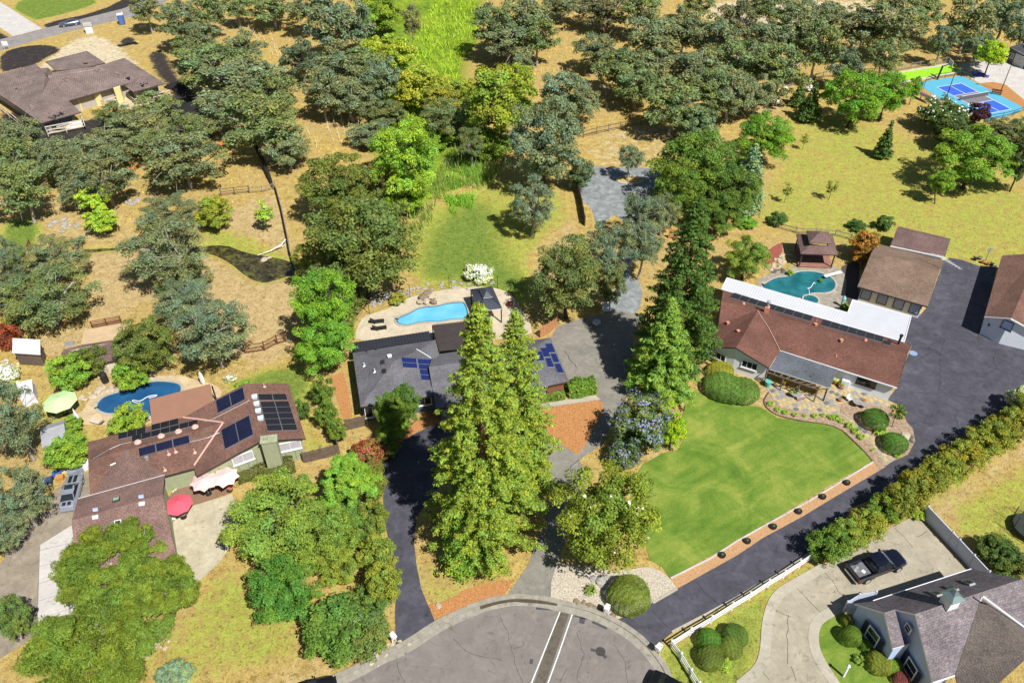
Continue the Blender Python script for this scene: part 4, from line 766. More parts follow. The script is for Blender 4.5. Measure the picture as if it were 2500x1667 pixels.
# white aluminium cover behind
mb = MB(); q = [(12, 1930, 935), (13, 905, 1222), (13, 945, 1115), (13, 1425, 1250), (13, 1368, 1462), (12, 1885, 1030)]; Q = [G(p, 2.85) for p in q]
mb.prism([tuple(p[:2]) for p in Q], 2.72, 2.85); cov = mb.build('patio_cover', ALUM, hC); mb = MB()
for a, b_ in zip(Q, Q[1:] + Q[:1]): mb.beam(a + Vector((0, 0, .03)), b_ + Vector((0, 0, .03)), .1, .08)
mb.build('edge_trim', WHITE, cov)
mb = MB(); n_ = 46
for k in range(1, n_): a = Q[0].lerp(Q[1], k / n_); b_ = Q[5].lerp(Q[5].lerp(Q[4], .67), k / n_); mb.beam((a.x, a.y, 2.856), (b_.x, b_.y, 2.856), .03, .012)
mb.build('seam', WHITE, cov, kind='stuff')
for p in (Q[0], Q[0].lerp(Q[1], .33), Q[0].lerp(Q[1], .66), Q[1], Q[2], Q[3]): mb = MB(); mb.box((p.x * .998, p.y - .15, 1.36), (.1, .1, 2.72)); mb.build('post', WHITE, hC)
PP_, QP = roofset(hC, 'porch_roof', dict(a=(23, 352, 188, 2.85), b=(23, 820, 342, 2.85), c=(23, 760, 492, 2.4), d=(23, 266, 336, 2.4)), ['abcd'], BGRY, .14)
vent(hC, QP['abcd'], (23, 600, 402), 'pipe', BLACK, .5)
for k in (.03, .5, .97):
    p = PP_['d'].lerp(PP_['c'], k); mb = MB(); mb.box((p.x, p.y + .1, 1.12), (.14, .14, 2.24)); mb.build('post', DKT, hC)
tr = thing('trellis', 'open dark wooden lattice pergola below the grey porch roof', 'trellis', G((23, 450, 480)))
a0, b0, c0, d0 = G((23, 250, 345), 2.2), G((23, 750, 500), 2.2), G((23, 640, 560), 1.0), G((23, 230, 420), 1.0)
mb = MB()
for k in range(0, 9): mb.beam(a0.lerp(b0, k / 8), Vector((*d0.lerp(c0, k / 8)[:2], 2.15)), .1, .12)
mb.build('rafter', WOODB, tr, kind='stuff'); mb = MB(); mb.beam((*d0[:2], 2.1), (*c0[:2], 2.1), .12, .14)
mb.build('beam', WOODB, tr)
for k in (0, .33, .66, 1): p = d0.lerp(c0, k); mb = MB(); mb.box((p.x, p.y, 1.05), (.12, .12, 2.1)); mb.build('post', WOODB, tr)
k_, l_, w_ = W_['k'], W_['l'], W_['w']
wwin(hC, l_, k_, (22, 1862, 230), 1.9, 1.05, 3); wwin(hC, k_, w_, (22, 2115, 305), 1.9, 1.05, 3)
x_, y_ = W_['x'], W_['y']; wwin(hC, x_, y_, (23, 1058, 445), 2.2, 1.0, 2, fm=BLACK); mb = MB(); q = x_.lerp(y_, .62); mb.box((q.x, q.y - .3, .65), (.9, .5, 1.3), math.atan2((y_ - x_).y, (y_ - x_).x)); mb.build('utility_cabinet', WHITE, hC)
# satellite dish
c_ = G((23, 1440, 215), 2.4); mb = MB(); mb.lathe([(.02, 0), (.3, .04), (.5, .14)], c_, 14); mb.tube([c_, c_ + Vector((-.5, -.1, -.3))], .03); dsh = mb.build('satellite_dish', mat('blue grey dish', (.2, .28, .42), .5, .1, 2), hC)
# ---- barn and shed
hD = thing('barn', 'white outbuilding with a wide tan brown shingle roof beside the right driveway', 'barn', G((13, 1350, 1000))); TRIM[hD.name] = DKT
PD, QD = roofset(hD, 'roof', dict(a=(13, 1150, 655, 2.7), b=(13, 1697, 792, 2.7), c=(13, 1658, 872, 4.0), d=(13, 1103, 722, 4.0), e=(13, 1560, 1170, 2.6), f=(13, 985, 1005, 2.6)), ['abcd', 'dcef'], TAN)
Wd = walls(hD, PD, ['a', 'b', 'c', 'e', 'f', 'd'], WWALL, .55); gutter(hD, PD['f'], PD['e'], DKT)
for u in (.1, .37, .64, .9): window(hD, Wd['f'], Wd['e'], u, 1.25, .6, 2.2, 1, fm=BLACK, gm=mat('sky blue glass', (.30, .36, .55), .2, .1, 1, bs=0))
hD2 = thing('shed', 'long low shed with purplish brown roof behind the tan roofed barn', 'shed', G((13, 1500, 650))); TRIM[hD2.name] = GREYT
P2, Q2 = roofset(hD2, 'roof', dict(a=(13, 1325, 512, 2.6), b=(13, 1750, 614, 2.6), c=(13, 1742, 634, 2.85), d=(13, 1308, 532, 2.85), e=(13, 1702, 768, 2.3), f=(13, 1255, 673, 2.3)), ['abcd', 'dcef'], TAN2)
walls(hD2, P2, ['a', 'b', 'c', 'e', 'f', 'd'], WWALL, .3); gutter(hD2, P2['f'], P2['e'])
# TV antenna
an = thing('antenna', 'white television aerial on the right end of the tan brown barn roof', 'antenna', PD['b'])
a, b_ = G((13, 1640, 745), 5.2), G((13, 1825, 858), 5.2); mb = MB(); mb.tube([a, b_], .03, 5)
for k in range(10): p = a.lerp(b_, k / 9); L_ = 1.5 - k * .11; mb.tube([p + Vector((-L_ * .5, L_ * .22, 0)), p + Vector((L_ * .5, -L_ * .22, 0))], .018, 4)
mb.build('boom', WHITE, an); mb = MB(); m_ = a.lerp(b_, .35); mb.tube([(m_.x, m_.y, 2.5), m_], .04, 6); mb.build('mast', GALV, an)
# ---- right garage
hF = thing('garage', 'white gabled garage with brown roof and square window at the right edge', 'garage', G((13, 2250, 1300))); TRIM[hF.name] = WHITE
PF, QF = roofset(hF, 'roof', dict(a=(13, 2170, 752, 2.9), b=(13, 2480, 730, 4.4), c=(13, 2243, 1268, 4.4), d=(13, 2026, 1254, 2.9), e=(13, 2520, 1420, 2.9), f=(13, 2850, 850, 2.9)), ['abcd', 'cbfe'], BRN)
Wf = walls(hF, PF, ['a', 'b', 'f', 'e', 'c', 'd'], WWALL, .35); gutter(hF, PF['d'], PF['c'], WHITE, 'rake'); gutter(hF, PF['c'], PF['e'], WHITE, 'rake')
wwin(hF, Wf['d'], Wf['c'], (13, 2215, 1322), 1.3, 1.2, 1, fm=mat('navy frame', (.04, .06, .12)), gm=SKB)
for u in (.08, .72): q = Wf['d'].lerp(Wf['e'], u); mb = MB(); mb.box((q.x - .05, q.y - .12, 1.9), (.2, .2, .35)); mb.build('wall_lamp', BLACK, hF)
# ---- construction house
hE = thing('house', 'unfinished house with brown tile roof, cream posts and timber rails at upper left', 'house', G((0, 700, 700))); TRIM[hE.name] = mat('dark house fascia', (.07, .05, .045))
e, r = 3.0, 4.9
_p = plane(G((0, 560, 826), e), G((0, 1075, 678), e), G((0, 800, 545), r)); _v = onp((0, 432, 592), _p); _n = onp((0, 345, 775), _p); _i = onp((0, 1120, 640), _p)
PE, QE = roofset(hE, 'roof', dict(a=(0, -260, 620, e), b=(0, 0, 605, e), c=(0, 295, 526, e), d=(0, 335, 562, e + .2), u=(0, 390, 555, e + .3), v=_v, f=(0, 800, 545, r), g=(0, 1018, 475, e), h=(0, 1350, 685, e), i=_i, j=(0, 1092, 755, e), k=(0, 1022, 705, e), l=(0, 1075, 678, e), m=(0, 560, 826, e), n=_n, o=(0, 375, 815, r - 1), p=(0, 665, 920, e), q=(0, 335, 1010, e), s=(0, 140, 872, e), t=(0, -60, 740, e)),
    ['tabcduvns', 'vfilmn', 'fghi', 'ihj', 'ijkl', 'nmo', 'nos', 'ompq', 'oqs'], TILE)
WE = walls(hE, PE, list('abcduvfghjklmpqst'), mat('grey wrap wall', (.38, .34, .30), .8, .1, 2), 1.1)
roofset(hE, 'garage_roof', dict(a=(0, 372, 505, e), b=(0, 712, 418, e), c=(0, 862, 517, e), d=(0, 690, 560, 4.3), f=(0, 458, 580, e), g=(0, 560, 510, 3.9)), ['abg', 'bcdg', 'gdf', 'agf'], TILE)
mb = MB(); q = [G((0, 400, 520)), G((0, 700, 440)), G((0, 820, 520)), G((0, 500, 600))]
for (x, y), (X2, Y2) in (((648, 800), (680, 900)), ((812, 750), (860, 860)), ((975, 710), (1030, 830))):
    a = G((0, (x + X2) / 2 - 8, 0.0 + Y2)); mb = MB(); mb.box((a.x, a.y, 1.5), (1.2, 1.0, 3.0), R(15)); mb.build('porch_pillar', CREAM, hE)
a, b_ = G((0, 390, 1110)), G((0, 690, 1040)); mb = MB(); mb.beam(a + Vector((0, .5, .6)), b_ + Vector((0, .5, .6)), .1, 1.2); mb.build('foundation_wall', mat('white primer wall', (.7, .7, .68)), hE)
wwin(hE, WE['q'], WE['p'], (0, 480, 1005), 5.0, 1.3, 4, fm=mat('window frame grey', (.4, .42, .42)), gm=mat('reflective glass', (.12, .16, .2), .1, .2, 1, bs=0))
wwin(hE, WE['j'], WE['h'], (0, 1258, 745), 2.0, 1.2, 3, gm=bpy.data.materials['reflective glass'])
def rails(pts, posts=True, hs=(.55, 1.1), m=WOODL, name='scaffold_rail', par=hE):
    mb = MB()
    for a, b_ in zip(pts, pts[1:]):
        a, b_ = G(a), G(b_)
        for h in hs: mb.beam(a + Vector((0, 0, h)), b_ + Vector((0, 0, h)), .1, .16)
        n = max(1, int((b_ - a).length / 2.2))
        for k in range(n + 1): p = a.lerp(b_, k / n); mb.beam(p, p + Vector((0, 0, hs[-1] + .1)), .1, .1)
    mb.build(name, m, par)
rails([(0, 600, 900), (0, 790, 860), (0, 850, 870)], name='porch_rail'); rails([(0, 870, 870), (0, 1010, 820)], name='porch_rail'); rails([(0, 1050, 800), (0, 1110, 860), (0, 1400, 785)]); rails([(0, 400, 1120), (0, 700, 1060), (0, 680, 980)], hs=(.6, 1.2, 1.9)); rails([(0, -30, 880), (0, 120, 1000), (0, 250, 1110)], hs=(.6, 1.5))
# tile stacks waiting on the roof
for x, y, s in ((535, 660, 1), (180, 578, .8), (270, 665, .7), (300, 770, 1), (1180, 665, 1.1), (420, 935, 1.2), (690, 450, .6), (150, 740, .8), (960, 605, .6), (1050, 620, .5), (790, 575, .7), (260, 880, .5), (490, 910, .8)):
    key = 'tabcduvns' if x < 350 and y < 820 else ('ompq' if y > 880 else ('fghi' if x > 1000 else 'vfilmn')); mb = MB()
    for k in range(9): q = onp((0, x + random.uniform(-26, 26) * s, y + random.uniform(-18, 18) * s), QE[key], .12); mb.box(q, (.45, .3, .16), random.uniform(0, 3))
    mb.build('tile_stack', mat('loose roof tile', (.22, .16, .15), .9, .4, 2), hE, kind='stuff')
# ---- bottom right house
hG = thing('house', 'pale house, walls tinted shade blue, mottled grey shingle gables, cupola and skylights at lower right', 'house', G((33, 1700, 1200))); TRIM[hG.name] = WHITE
e, r = 3.0, 6.3
PG, QG = roofset(hG, 'roof', dict(a=(33, 1115, 893, e), b=(33, 1920, 632, e), c=(33, 2330, 715, r), d=(33, 1457, 1000, r), g=(33, 1600, 1562, e), f=(33, 1782, 1502, e), v=(33, 2000, 858, r - .35), w=(33, 2420, 1160, 3.6), x=(33, 2700, 1040, e), z=(33, 1290, 962, 5.0)), ['abcdz', 'dcvfg', 'cxwv'], MIX)
walls(hG, PG, ['a', 'b', 'c', 'x', 'w', 'v', 'f', 'g', 'd', 'z'], BWALL, .25)
roofset(hG, 'side_gable_roof', dict(a=(33, 962, 915, e), b=(33, 1120, 895, e), c=(33, 1292, 963, 5.1), d=(33, 1205, 990, 5.1), e=(33, 1370, 1256, 3.3), f=(33, 1273, 1282, 3.3)), ['abcd', 'dcef'], MIX)
Pq = {k: G((33, x, y), z) for k, x, y, z in (('a', 975, 930, e), ('d', 1205, 992, 5.1), ('f', 1270, 1280, 3.3))}
mb = MB(); A1, D1, F1 = Pq['a'], Pq['d'], Pq['f']; bk_ = Vector((1.2, .35, 0)); z_ = Vector((0, 0, 1))
L3 = [(A1.x + .2, A1.y + .05), (D1.x + .2, D1.y), (F1.x + .2, F1.y + .05)]
mb.add([(L3[0][0], L3[0][1], 0), (L3[1][0], L3[1][1], 0), (L3[2][0], L3[2][1], 0), (L3[2][0], L3[2][1], F1.z - .18), (L3[1][0], L3[1][1], D1.z - .18), (L3[0][0], L3[0][1], A1.z - .18), (L3[2][0] + 1.6, L3[2][1] + .5, 0), (L3[2][0] + 1.6, L3[2][1] + .5, F1.z - .18)], [(0, 1, 4, 5), (1, 2, 3, 4), (2, 6, 7, 3)])
mb.build('gable_wall', BWALL, hG)
d1 = Vector((L3[2][0] - L3[0][0], L3[2][1] - L3[0][1])); NAVY = mat('navy shutter', (.02, .028, .06), .6, .2, 2)
def wallwin(pl, c, wpx, hh, name='window', panes=2, shut=True):
    n = pl[0]; q = onp(c, pl, 0); u = Vector((n.y, -n.x, 0)).normalized(); nn = Vector((n.x, n.y, 0)).normalized()
    if nn.x > 0: nn = -nn
    rz = math.atan2(u.y, u.x); c0 = q + nn * .05; mb = MB(); h = hh
    for s in (-1, 1): mb.box(c0 + u * s * wpx / 2, (.09, .1, h + .09), rz)
    for s in (-1, 1): mb.box(c0 + Vector((0, 0, s * h / 2)), (wpx - .09, .1, .09), rz)
    mb.box(c0, (wpx - .09, .06, .05), rz); w_ = mb.build(name, WHITE, hG); mb = MB(); mb.box(c0 - nn * .01, (wpx - .1, .03, h - .1), rz); mb.build('pane', GLASS, w_)
    if shut:
        for s in (-1, 1):
            mb = MB(); mb.box(c0 + u * s * (wpx / 2 + .36), (.5, .06, h + .1), rz)
            for k in range(9): mb.box(c0 + u * s * (wpx / 2 + .36) + nn * .04 + Vector((0, 0, (k - 4) * h / 10)), (.38, .03, .05), rz)
            mb.build('shutter', NAVY, hG)
pw1 = plane(Vector((L3[0][0], L3[0][1], 0)), Vector((L3[2][0], L3[2][1], 0)), Vector((L3[0][0], L3[0][1], 2))); wallwin(pw1, (33, 1110, 1183), 1.3, 1.7)
g_, d2_, a_ = PG['g'], PG['d'], PG['a']; pw2 = plane(Vector((g_.x, g_.y, 0)), Vector((d2_.x, d2_.y, 0)), Vector((g_.x, g_.y, 2))); wallwin(pw2, (33, 1422, 1447), 1.3, 1.7); wallwin(pw2, (33, 1403, 1118), .7, .8, panes=1, shut=False)
for x, y in ((1875, 755), (1742, 802), (1607, 845)): skylight(hG, QG['abcdz'], [(33, x - 40, y - 15), (33, x + 40, y - 20), (33, x + 78, y + 5), (33, x + 32, y + 18)], mat('grey skylight curb', (.3, .3, .3)), mat('dim glass', (.05, .06, .05), .1, .1, 1, bs=0), .18)
skylight(hG, QG['dcvfg'], [(33, 1662, 1145), (33, 1705, 1135), (33, 1742, 1245), (33, 1695, 1258)], mat('bronze frame', (.12, .11, .08)), mat('milky green glass', (.42, .48, .36), .2, .1, 1, bs=0), .25)
gutter(hG, PG['a'], PG['b']); gutter(hG, PG['g'], PG['f']); 
TRIM[hG.name] = mat('shingle edge', (.18, .155, .15))
P5, Q5 = roofset(hG, 'front_gable_roof', dict(a=(33, 2000, 868, r - .45), b=(33, 1787, 1500, e), c=(33, 1880, 1800, e), d=(33, 2420, 1320, r - .45), h=(33, 2600, 1230, 4.0), k=(33, 2420, 1165, 3.65)), ['abcd', 'adhk'], shingle('brown grey shingles', (0.168, 0.140, 0.119), (0.119, 0.112, 0.105), (0.154, 0.119, 0.098), .36, .2, .02, .3))
linebar(hG, QG['dcvfg'], [(33, 2000, 855), (33, 1890, 1180), (33, 1782, 1500)], GREYT, 'valley_flashing', .09, .06); linebar(hG, QG['cxwv'], [(33, 2004, 855), (33, 2180, 985), (33, 2350, 1112)], WHITE, 'valley_flashing', .07, .1)
c_ = onp((33, 1720, 985), QG['dcvfg'], 0); c_ = PG['d'].lerp(PG['c'], .31); rz = math.atan2((PG['c'] - PG['d']).y, (PG['c'] - PG['d']).x); mb = MB(); mb.box(c_ + Vector((0, 0, .35)), (1.05, 1.05, 1.3), rz); cu = mb.build('cupola', WHITE, hG)
mb = MB(); mb.box(c_ + Vector((0, 0, 1.03)), (1.35, 1.35, .08), rz); hw = .72; cs, sn = math.cos(rz), math.sin(rz)
B4 = [c_ + Vector(((x * cs - y * sn) * hw, (x * sn + y * cs) * hw, 1.07)) for x, y in ((-1, -1), (1, -1), (1, 1), (-1, 1))]; M4 = [p.lerp(c_ + Vector((0, 0, 1.07)), .6) + Vector((0, 0, .32)) for p in B4]; tp = c_ + Vector((0, 0, 1.85))
mb.add(B4 + M4 + [tp], [(0, 1, 5, 4), (1, 2, 6, 5), (2, 3, 7, 6), (3, 0, 4, 7), (4, 5, 8), (5, 6, 8), (6, 7, 8), (7, 4, 8)]); mb.build('copper_roof', mat('verdigris copper', (.13, .18, .175), .45, .15, 3, metal=.3), cu)
# ---- dark garden house at the top right, small sheds at the left
hH = thing('garden_house', 'dark grey sided house with white framed glass doors behind the sports court terrace', 'house', G((3, 2300, 500))); TRIM[hH.name] = WHITE
PH, QH = roofset(hH, 'roof', dict(a=(3, 2235, 385, 3.1), b=(3, 2330, 360, 4.2), c=(3, 2440, 425, 4.2), d=(3, 2400, 470, 2.9), f=(3, 2700, 330, 3.0), g=(3, 2560, 300, 3.0)), ['abcd', 'bgfc'], BGRY)
Wh = walls(hH, PH, ['a', 'b', 'g', 'f', 'c', 'd'], mat('charcoal siding', (.09, .085, .1), .8, .1, 2), .2)
window(hH, Wh['a'], Wh['d'], .2, 1.2, 1.1, 2.1, 2); window(hH, Wh['a'], Wh['d'], .62, 2.6, .1, 2.4, 3, name='glass_door', gm=mat('curtained glass', (.45, .45, .42), .2, .2, 2, bs=0))
def shed(name, label, quad, z, m, wm, hip=0, th=.12, rid=None):
    s = thing(name, label, 'shed', G(quad[0])); TRIM[s.name] = GREYT
    V = {k: (*q, zz) for k, q, zz in zip('abcd', quad, z)}; P, Q = roofset(s, 'roof', V, ['abcd'], m, th); walls(s, P, list('abcd'), wm, .15, th); return s, P, Q
METW = mat('patched sheet roof', (.55, .55, .55), .5, .3, 1.2, bs=.1); GREYS = mat('grey felt roof', (.27, .27, .29), .8, .15, 1.5); GPAL = mat('pale green siding', (.2, .32, .16))
s, P, Q = shed('shed', 'small tall shed with a patched white and grey sheet roof left of the bare yard', [(20, 103, 85), (20, 330, 97), (20, 330, 215), (20, 100, 200)], (2.6, 2.6, 2.2, 2.2), METW, mat('old plank wall', (.12, .09, .07)))
gutter(s, P['d'], P['c'], WHITE)
s2 = thing('shed', 'grey felt roofed garden shed with a green end wall beside the hip of shrubs', 'shed', G((20, 430, 900))); TRIM[s2.name] = GREYS
P, Q = roofset(s2, 'roof', dict(a=(20, 345, 805, 2.0), b=(20, 530, 757, 2.0), c=(20, 525, 785, 2.6), d=(20, 328, 845, 2.6), e=(20, 545, 925, 1.9), f=(20, 345, 985, 1.9)), ['abcd', 'dcef'], GREYS, .08); walls(s2, P, ['a', 'b', 'c', 'e', 'f', 'd'], GPAL, .06, .08)
s3 = thing('shed', 'white plastic storage shed with a slatted side near the green parasol', 'shed', G((20, 220, 550))); TRIM[s3.name] = WHITE
P, Q = roofset(s3, 'roof', dict(a=(20, 130, 450, 1.9), b=(20, 262, 420, 1.9), c=(20, 270, 520, 1.9), d=(20, 150, 560, 1.9)), ['abcd'], mat('pale grey plastic', (.6, .6, .62), .5, .1, 2), .08); walls(s3, P, list('abcd'), mat('off white plastic', (.62, .6, .66)), .05, .08)
# barn in the paddock
hP = thing('stable', 'low stable with one tan and one brown roof slope behind the dark green shrubs', 'stable', G((20, 750, 200))); TRIM[hP.name] = DKT
roofset(hP, 'roof', dict(a=(11 - 1, 690, 1360, 2.4), b=(10, 1080, 1290, 2.4), c=(20, 1000, 88, 2.9), d=(20, 662, 142, 2.9)), ['abcd'], mat('tan sheet roof', (.50, .36, .21), .8, .12, 1)); 
P, Q = roofset(hP, 'lower_roof', dict(a=(20, 662, 142, 2.88), b=(20, 1000, 88, 2.88), c=(20, 960, 262, 2.2), d=(20, 850, 285, 2.2), e=(20, 500, 215, 2.2), f=(20, 520, 178, 2.5)), ['abcdef'], TAN2); walls(hP, P, list('abcdef'), mat('cream stable wall', (.55, .48, .36)), .3)
# pool cabana right
gzr = thing('gazebo', 'brown shingled two tier gazebo beside the teal pool', 'gazebo', G((13, 650, 720))); TRIM[gzr.name] = DKT
P = {k: G((13, x, y), 2.6) for k, x, y in (('a', 483, 572), ('b', 785, 588), ('c', 823, 748), ('d', 520, 737))}; cen = sum(P.values(), Vector()) / 4
I = {k.upper(): v.lerp(cen, .52) + Vector((0, 0, .7)) for k, v in P.items()}; roofset(gzr, 'roof', {**P, **I}, ['abBA', 'bcCB', 'cdDC', 'daAD'], TAN2, .15)
U = {k: v.lerp(cen, .40) + Vector((0, 0, 1.25)) for k, v in P.items()}; U['t'] = cen + Vector((0, 0, 2.3)); roofset(gzr, 'upper_roof', U, ['abt', 'bct', 'cdt', 'dat'], TAN2, .12)
for k in 'abcd':
    p = P[k].lerp(cen, .12); mb = MB(); mb.box((p.x, p.y, 1.25), (.16, .16, 2.5)); mb.build('post', DKT, gzr); p = P[k].lerp(cen, .55); mb = MB(); mb.box((p.x, p.y, 3.4), (.12, .12, .6)); mb.build('cupola_post', DKT, gzr)
mb = MB(); mb.prism([tuple(P[k].lerp(cen, .08)[:2]) for k in 'abcd'], 0, .3); mb.build('deck', mat('redwood deck', (.25, .12, .09)), gzr)
# ------------------------------------------------------------------ vegetation
FWD = Vector((0, CT, -ST))
def leafmesh(name, C, Nn, size, jit, tint, hue, aspect=.62, droop=0.0, mats=None, seed=0):
    r = np.random.default_rng(seed); n = len(C)
    Nn = Nn / (np.linalg.norm(Nn, axis=1, keepdims=True) + 1e-9) + r.normal(0, jit, (n, 3)); Nn /= np.linalg.norm(Nn, axis=1, keepdims=True) + 1e-9
    A = r.normal(0, 1, (n, 3)); A[:, 2] -= droop; A -= Nn * (A * Nn).sum(1, keepdims=True); A /= np.linalg.norm(A, axis=1, keepdims=True) + 1e-9
    B = np.cross(Nn, A); s = (size * r.uniform(.65, 1.35, n))[:, None]
    V = np.stack([C - A * s, C - B * s * aspect, C + A * s, C + B * s * aspect], 1).reshape(-1, 3)
    me = bpy.data.meshes.new(name); me.vertices.add(n * 4); me.vertices.foreach_set('co', V.astype(np.float32).ravel())
    me.loops.add(n * 4); me.loops.foreach_set('vertex_index', np.arange(n * 4, dtype=np.int32)); me.polygons.add(n); me.polygons.foreach_set('loop_start', np.arange(n, dtype=np.int32) * 4); me.update(calc_edges=True)
    at = me.attributes.new('tint', 'FLOAT_COLOR', 'POINT'); col = np.zeros((n, 4)); col[:, 0] = np.clip(tint + r.normal(0, .14, n), 0, 1); col[:, 1] = np.clip(hue + r.normal(0, .15, n), 0, 1); col[:, 3] = 1
    at.data.foreach_set('color', np.repeat(col, 4, 0).astype(np.float32).ravel()); me.materials.append((mats or [LEAF])[0]); return me
def lobe_leaves(L, Rr, n, seed, inner=.55, down=.35, sub=7, subr=.33):
    """leaves on a set of ellipsoid lobes, each lobe itself a bunch of twig tufts"""
    r = np.random.default_rng(seed); m = len(L); wt = (Rr[:, 0] * Rr[:, 1] * Rr[:, 2]) ** (2 / 3); wt /= wt.sum(); idx = r.choice(m, n, p=wt)
    td = r.normal(0, 1, (m, sub, 3)); td /= np.linalg.norm(td, axis=2, keepdims=True); td[:, :, 2] = np.where(td[:, :, 2] < -.4, -td[:, :, 2], td[:, :, 2])
    k = r.integers(0, sub, n); c = L[idx] + td[idx, k] * Rr[idx] * .62
    u = r.normal(0, 1, (n, 3)); u /= np.linalg.norm(u, axis=1, keepdims=True); flip = (u[:, 2] < -.2) & (r.random(n) > down); u[flip, 2] *= -1
    rad = r.uniform(inner, 1, n) ** .6
    P = c + u * (Rr[idx] * subr * 1.35) * rad[:, None]; Nn = u + td[idx, k] * .6 + np.array([0, 0, .35])
    lt = r.uniform(.25, .75, (m, sub)); hu = r.uniform(.2, .8, m); return P, Nn, lt[idx, k], hu[idx]
def crown_unit(seed, nl, rl, n, leaf, jit=.55, flat=1.0, inner=.5, sub=7, ext_=(.82, 1.1)):
    r = np.random.default_rng(seed); i = np.arange(nl) + .5; ph = np.arccos(1 - 2 * i / nl); th = np.pi * (1 + 5 ** .5) * i + r.uniform(0, 6)
    d = np.stack([np.cos(th) * np.sin(ph), np.sin(th) * np.sin(ph), np.cos(ph)], 1) + r.normal(0, .16, (nl, 3)); d /= np.linalg.norm(d, axis=1, keepdims=True)
    rr = r.uniform(rl[0], rl[1], nl); ext = r.uniform(*ext_, nl); L = d * (ext - rr)[:, None]
    L[:, 2] = np.where(L[:, 2] < -.55, -.55 + r.uniform(0, .2, nl), L[:, 2]); k = max(3, nl // 5); L = np.vstack([L, r.normal(0, .22, (k, 3))]); rr = np.r_[rr, r.uniform(rl[0], rl[1], k)]
    Rr = np.stack([rr, rr, rr * flat], 1); P, Nn, t, h = lobe_leaves(L, Rr, n, seed, inner, sub=sub); return L, Rr, leafmesh('crown', P, Nn, leaf, jit, t, h, seed=seed)
def limb_mesh(seed, L, kz, thick, lean=(.1, .1), nb=9, mb_name='trunk'):
    r = np.random.default_rng(seed + 50); mb = MB(); top = Vector((r.normal(0, lean[0]), r.normal(0, lean[0]), -.25)); b0 = Vector((0, 0, -kz))
    mid = b0.lerp(top, .5) + Vector((r.normal(0, .05), r.normal(0, .05), 0)); mb.tube([b0 - Vector((0, 0, .03)), b0 + Vector((0, 0, .06)), mid, top], [thick * 1.5, thick, thick * .8, thick * .6], 7)
    ids = r.permutation(len(L))[:nb]
    for i in ids:
        e = Vector(L[i]); s = mid.lerp(top, r.uniform(.3, 1)); m = s.lerp(e, .5) + Vector((r.normal(0, .07), r.normal(0, .07), .04)); mb.tube([s, m, e * 1.02], [thick * .5, thick * .32, thick * .1], 5)
        for j in range(2): e2 = e + Vector(r.normal(0, .2, 3)); mb.tube([m, m.lerp(e2, .6) + Vector((0, 0, .03)), e2], [thick * .22, thick * .14, thick * .05], 4)
    return mb
KIND = {}
def mk(kind, var, nl, rl, n, leaf, kz, thick, bark, jit=.55, flat=1.0, inner=.5, nb=9, sub=7, ext_=(.82, 1.12)):
    for v in range(var):
        sd_ = hash((len(kind) * 7 + ord(kind[0]), v)) % 9973 + v * 31; L, Rr, me_ = crown_unit(sd_, nl, rl, n, leaf, jit, flat, inner, sub=sub, ext_=ext_)
        me_.transform(Matrix.Translation((0, 0, kz))); mb = limb_mesh(sd_, L, kz, thick, nb=nb); mb.v = [(x, y, z + kz) for x, y, z in mb.v]
        tm = bpy.data.meshes.new('trunk'); tm.from_pydata(mb.v, [], mb.f); tm.materials.append(bark); tm.polygons.foreach_set('use_smooth', [True] * len(tm.polygons)); KIND.setdefault(kind, []).append((me_, tm, kz))
mk('oak', 5, 30, (.24, .38), 11000, .031, 1.3, .055, BARK, flat=.85, inner=.3, nb=16)
mk('oakb', 3, 38, (.2, .33), 20000, .022, 1.25, .05, BARK, flat=.85, inner=.3, nb=18, sub=8)
mk('dense', 2, 60, (.2, .3), 26000, .023, 1.12, .05, BARKD, flat=.75, nb=8, sub=7)
mk('broad', 3, 30, (.24, .38), 12000, .036, 1.25, .045, BARKD, flat=.85, nb=10)
mk('broadb', 3, 46, (.2, .32), 30000, .022, 1.15, .045, BARKD, flat=.8, nb=12, sub=8)
mk('shrub', 3, 20, (.3, .42), 4500, .06, .85, .05, BARKD, flat=.9, nb=5)
for v in range(2):
    r = np.random.default_rng(90 + v); n = 26000; u = r.normal(0, 1, (n, 3)); u /= np.linalg.norm(u, axis=1, keepdims=True); u[:, 2] = np.where(u[:, 2] < -.5, -u[:, 2], u[:, 2])
    bmp = sum(np.sin(u @ r.normal(0, f_, 3) + r.uniform(0, 6)) * a_ for f_, a_ in ((5, .025), (9, .02), (16, .018), (24, .012)))
    CB = u * (1 + bmp - r.uniform(0, 1, n) ** 2 * .09)[:, None]; CB[:, 2] += .85; me_ = leafmesh("foliage", CB, u, .02, .5, np.clip(.5 + bmp * 5, .1, .9), r.uniform(.4, .6, n), seed=v)
    mb = MB(); mb.tube([(0, 0, 0), (0, 0, .8)], [.05, .03], 6)
    for k in range(5): a = k * 1.256; mb.tube([(0, 0, .1), (.4 * math.cos(a), .4 * math.sin(a), .8)], [.03, .01], 4)
    tm = bpy.data.meshes.new('stem'); tm.from_pydata(mb.v, [], mb.f); tm.materials.append(BARKD); KIND.setdefault('ball', []).append((me_, tm, .85))
mk('far', 4, 24, (.25, .40), 8500, .037, 1.32, .055, BARK, flat=.85, inner=.3, nb=14)
mk('small', 2, 12, (.26, .4), 700, .09, 1.7, .04, BARKD, flat=1.1, inner=.2, nb=10)
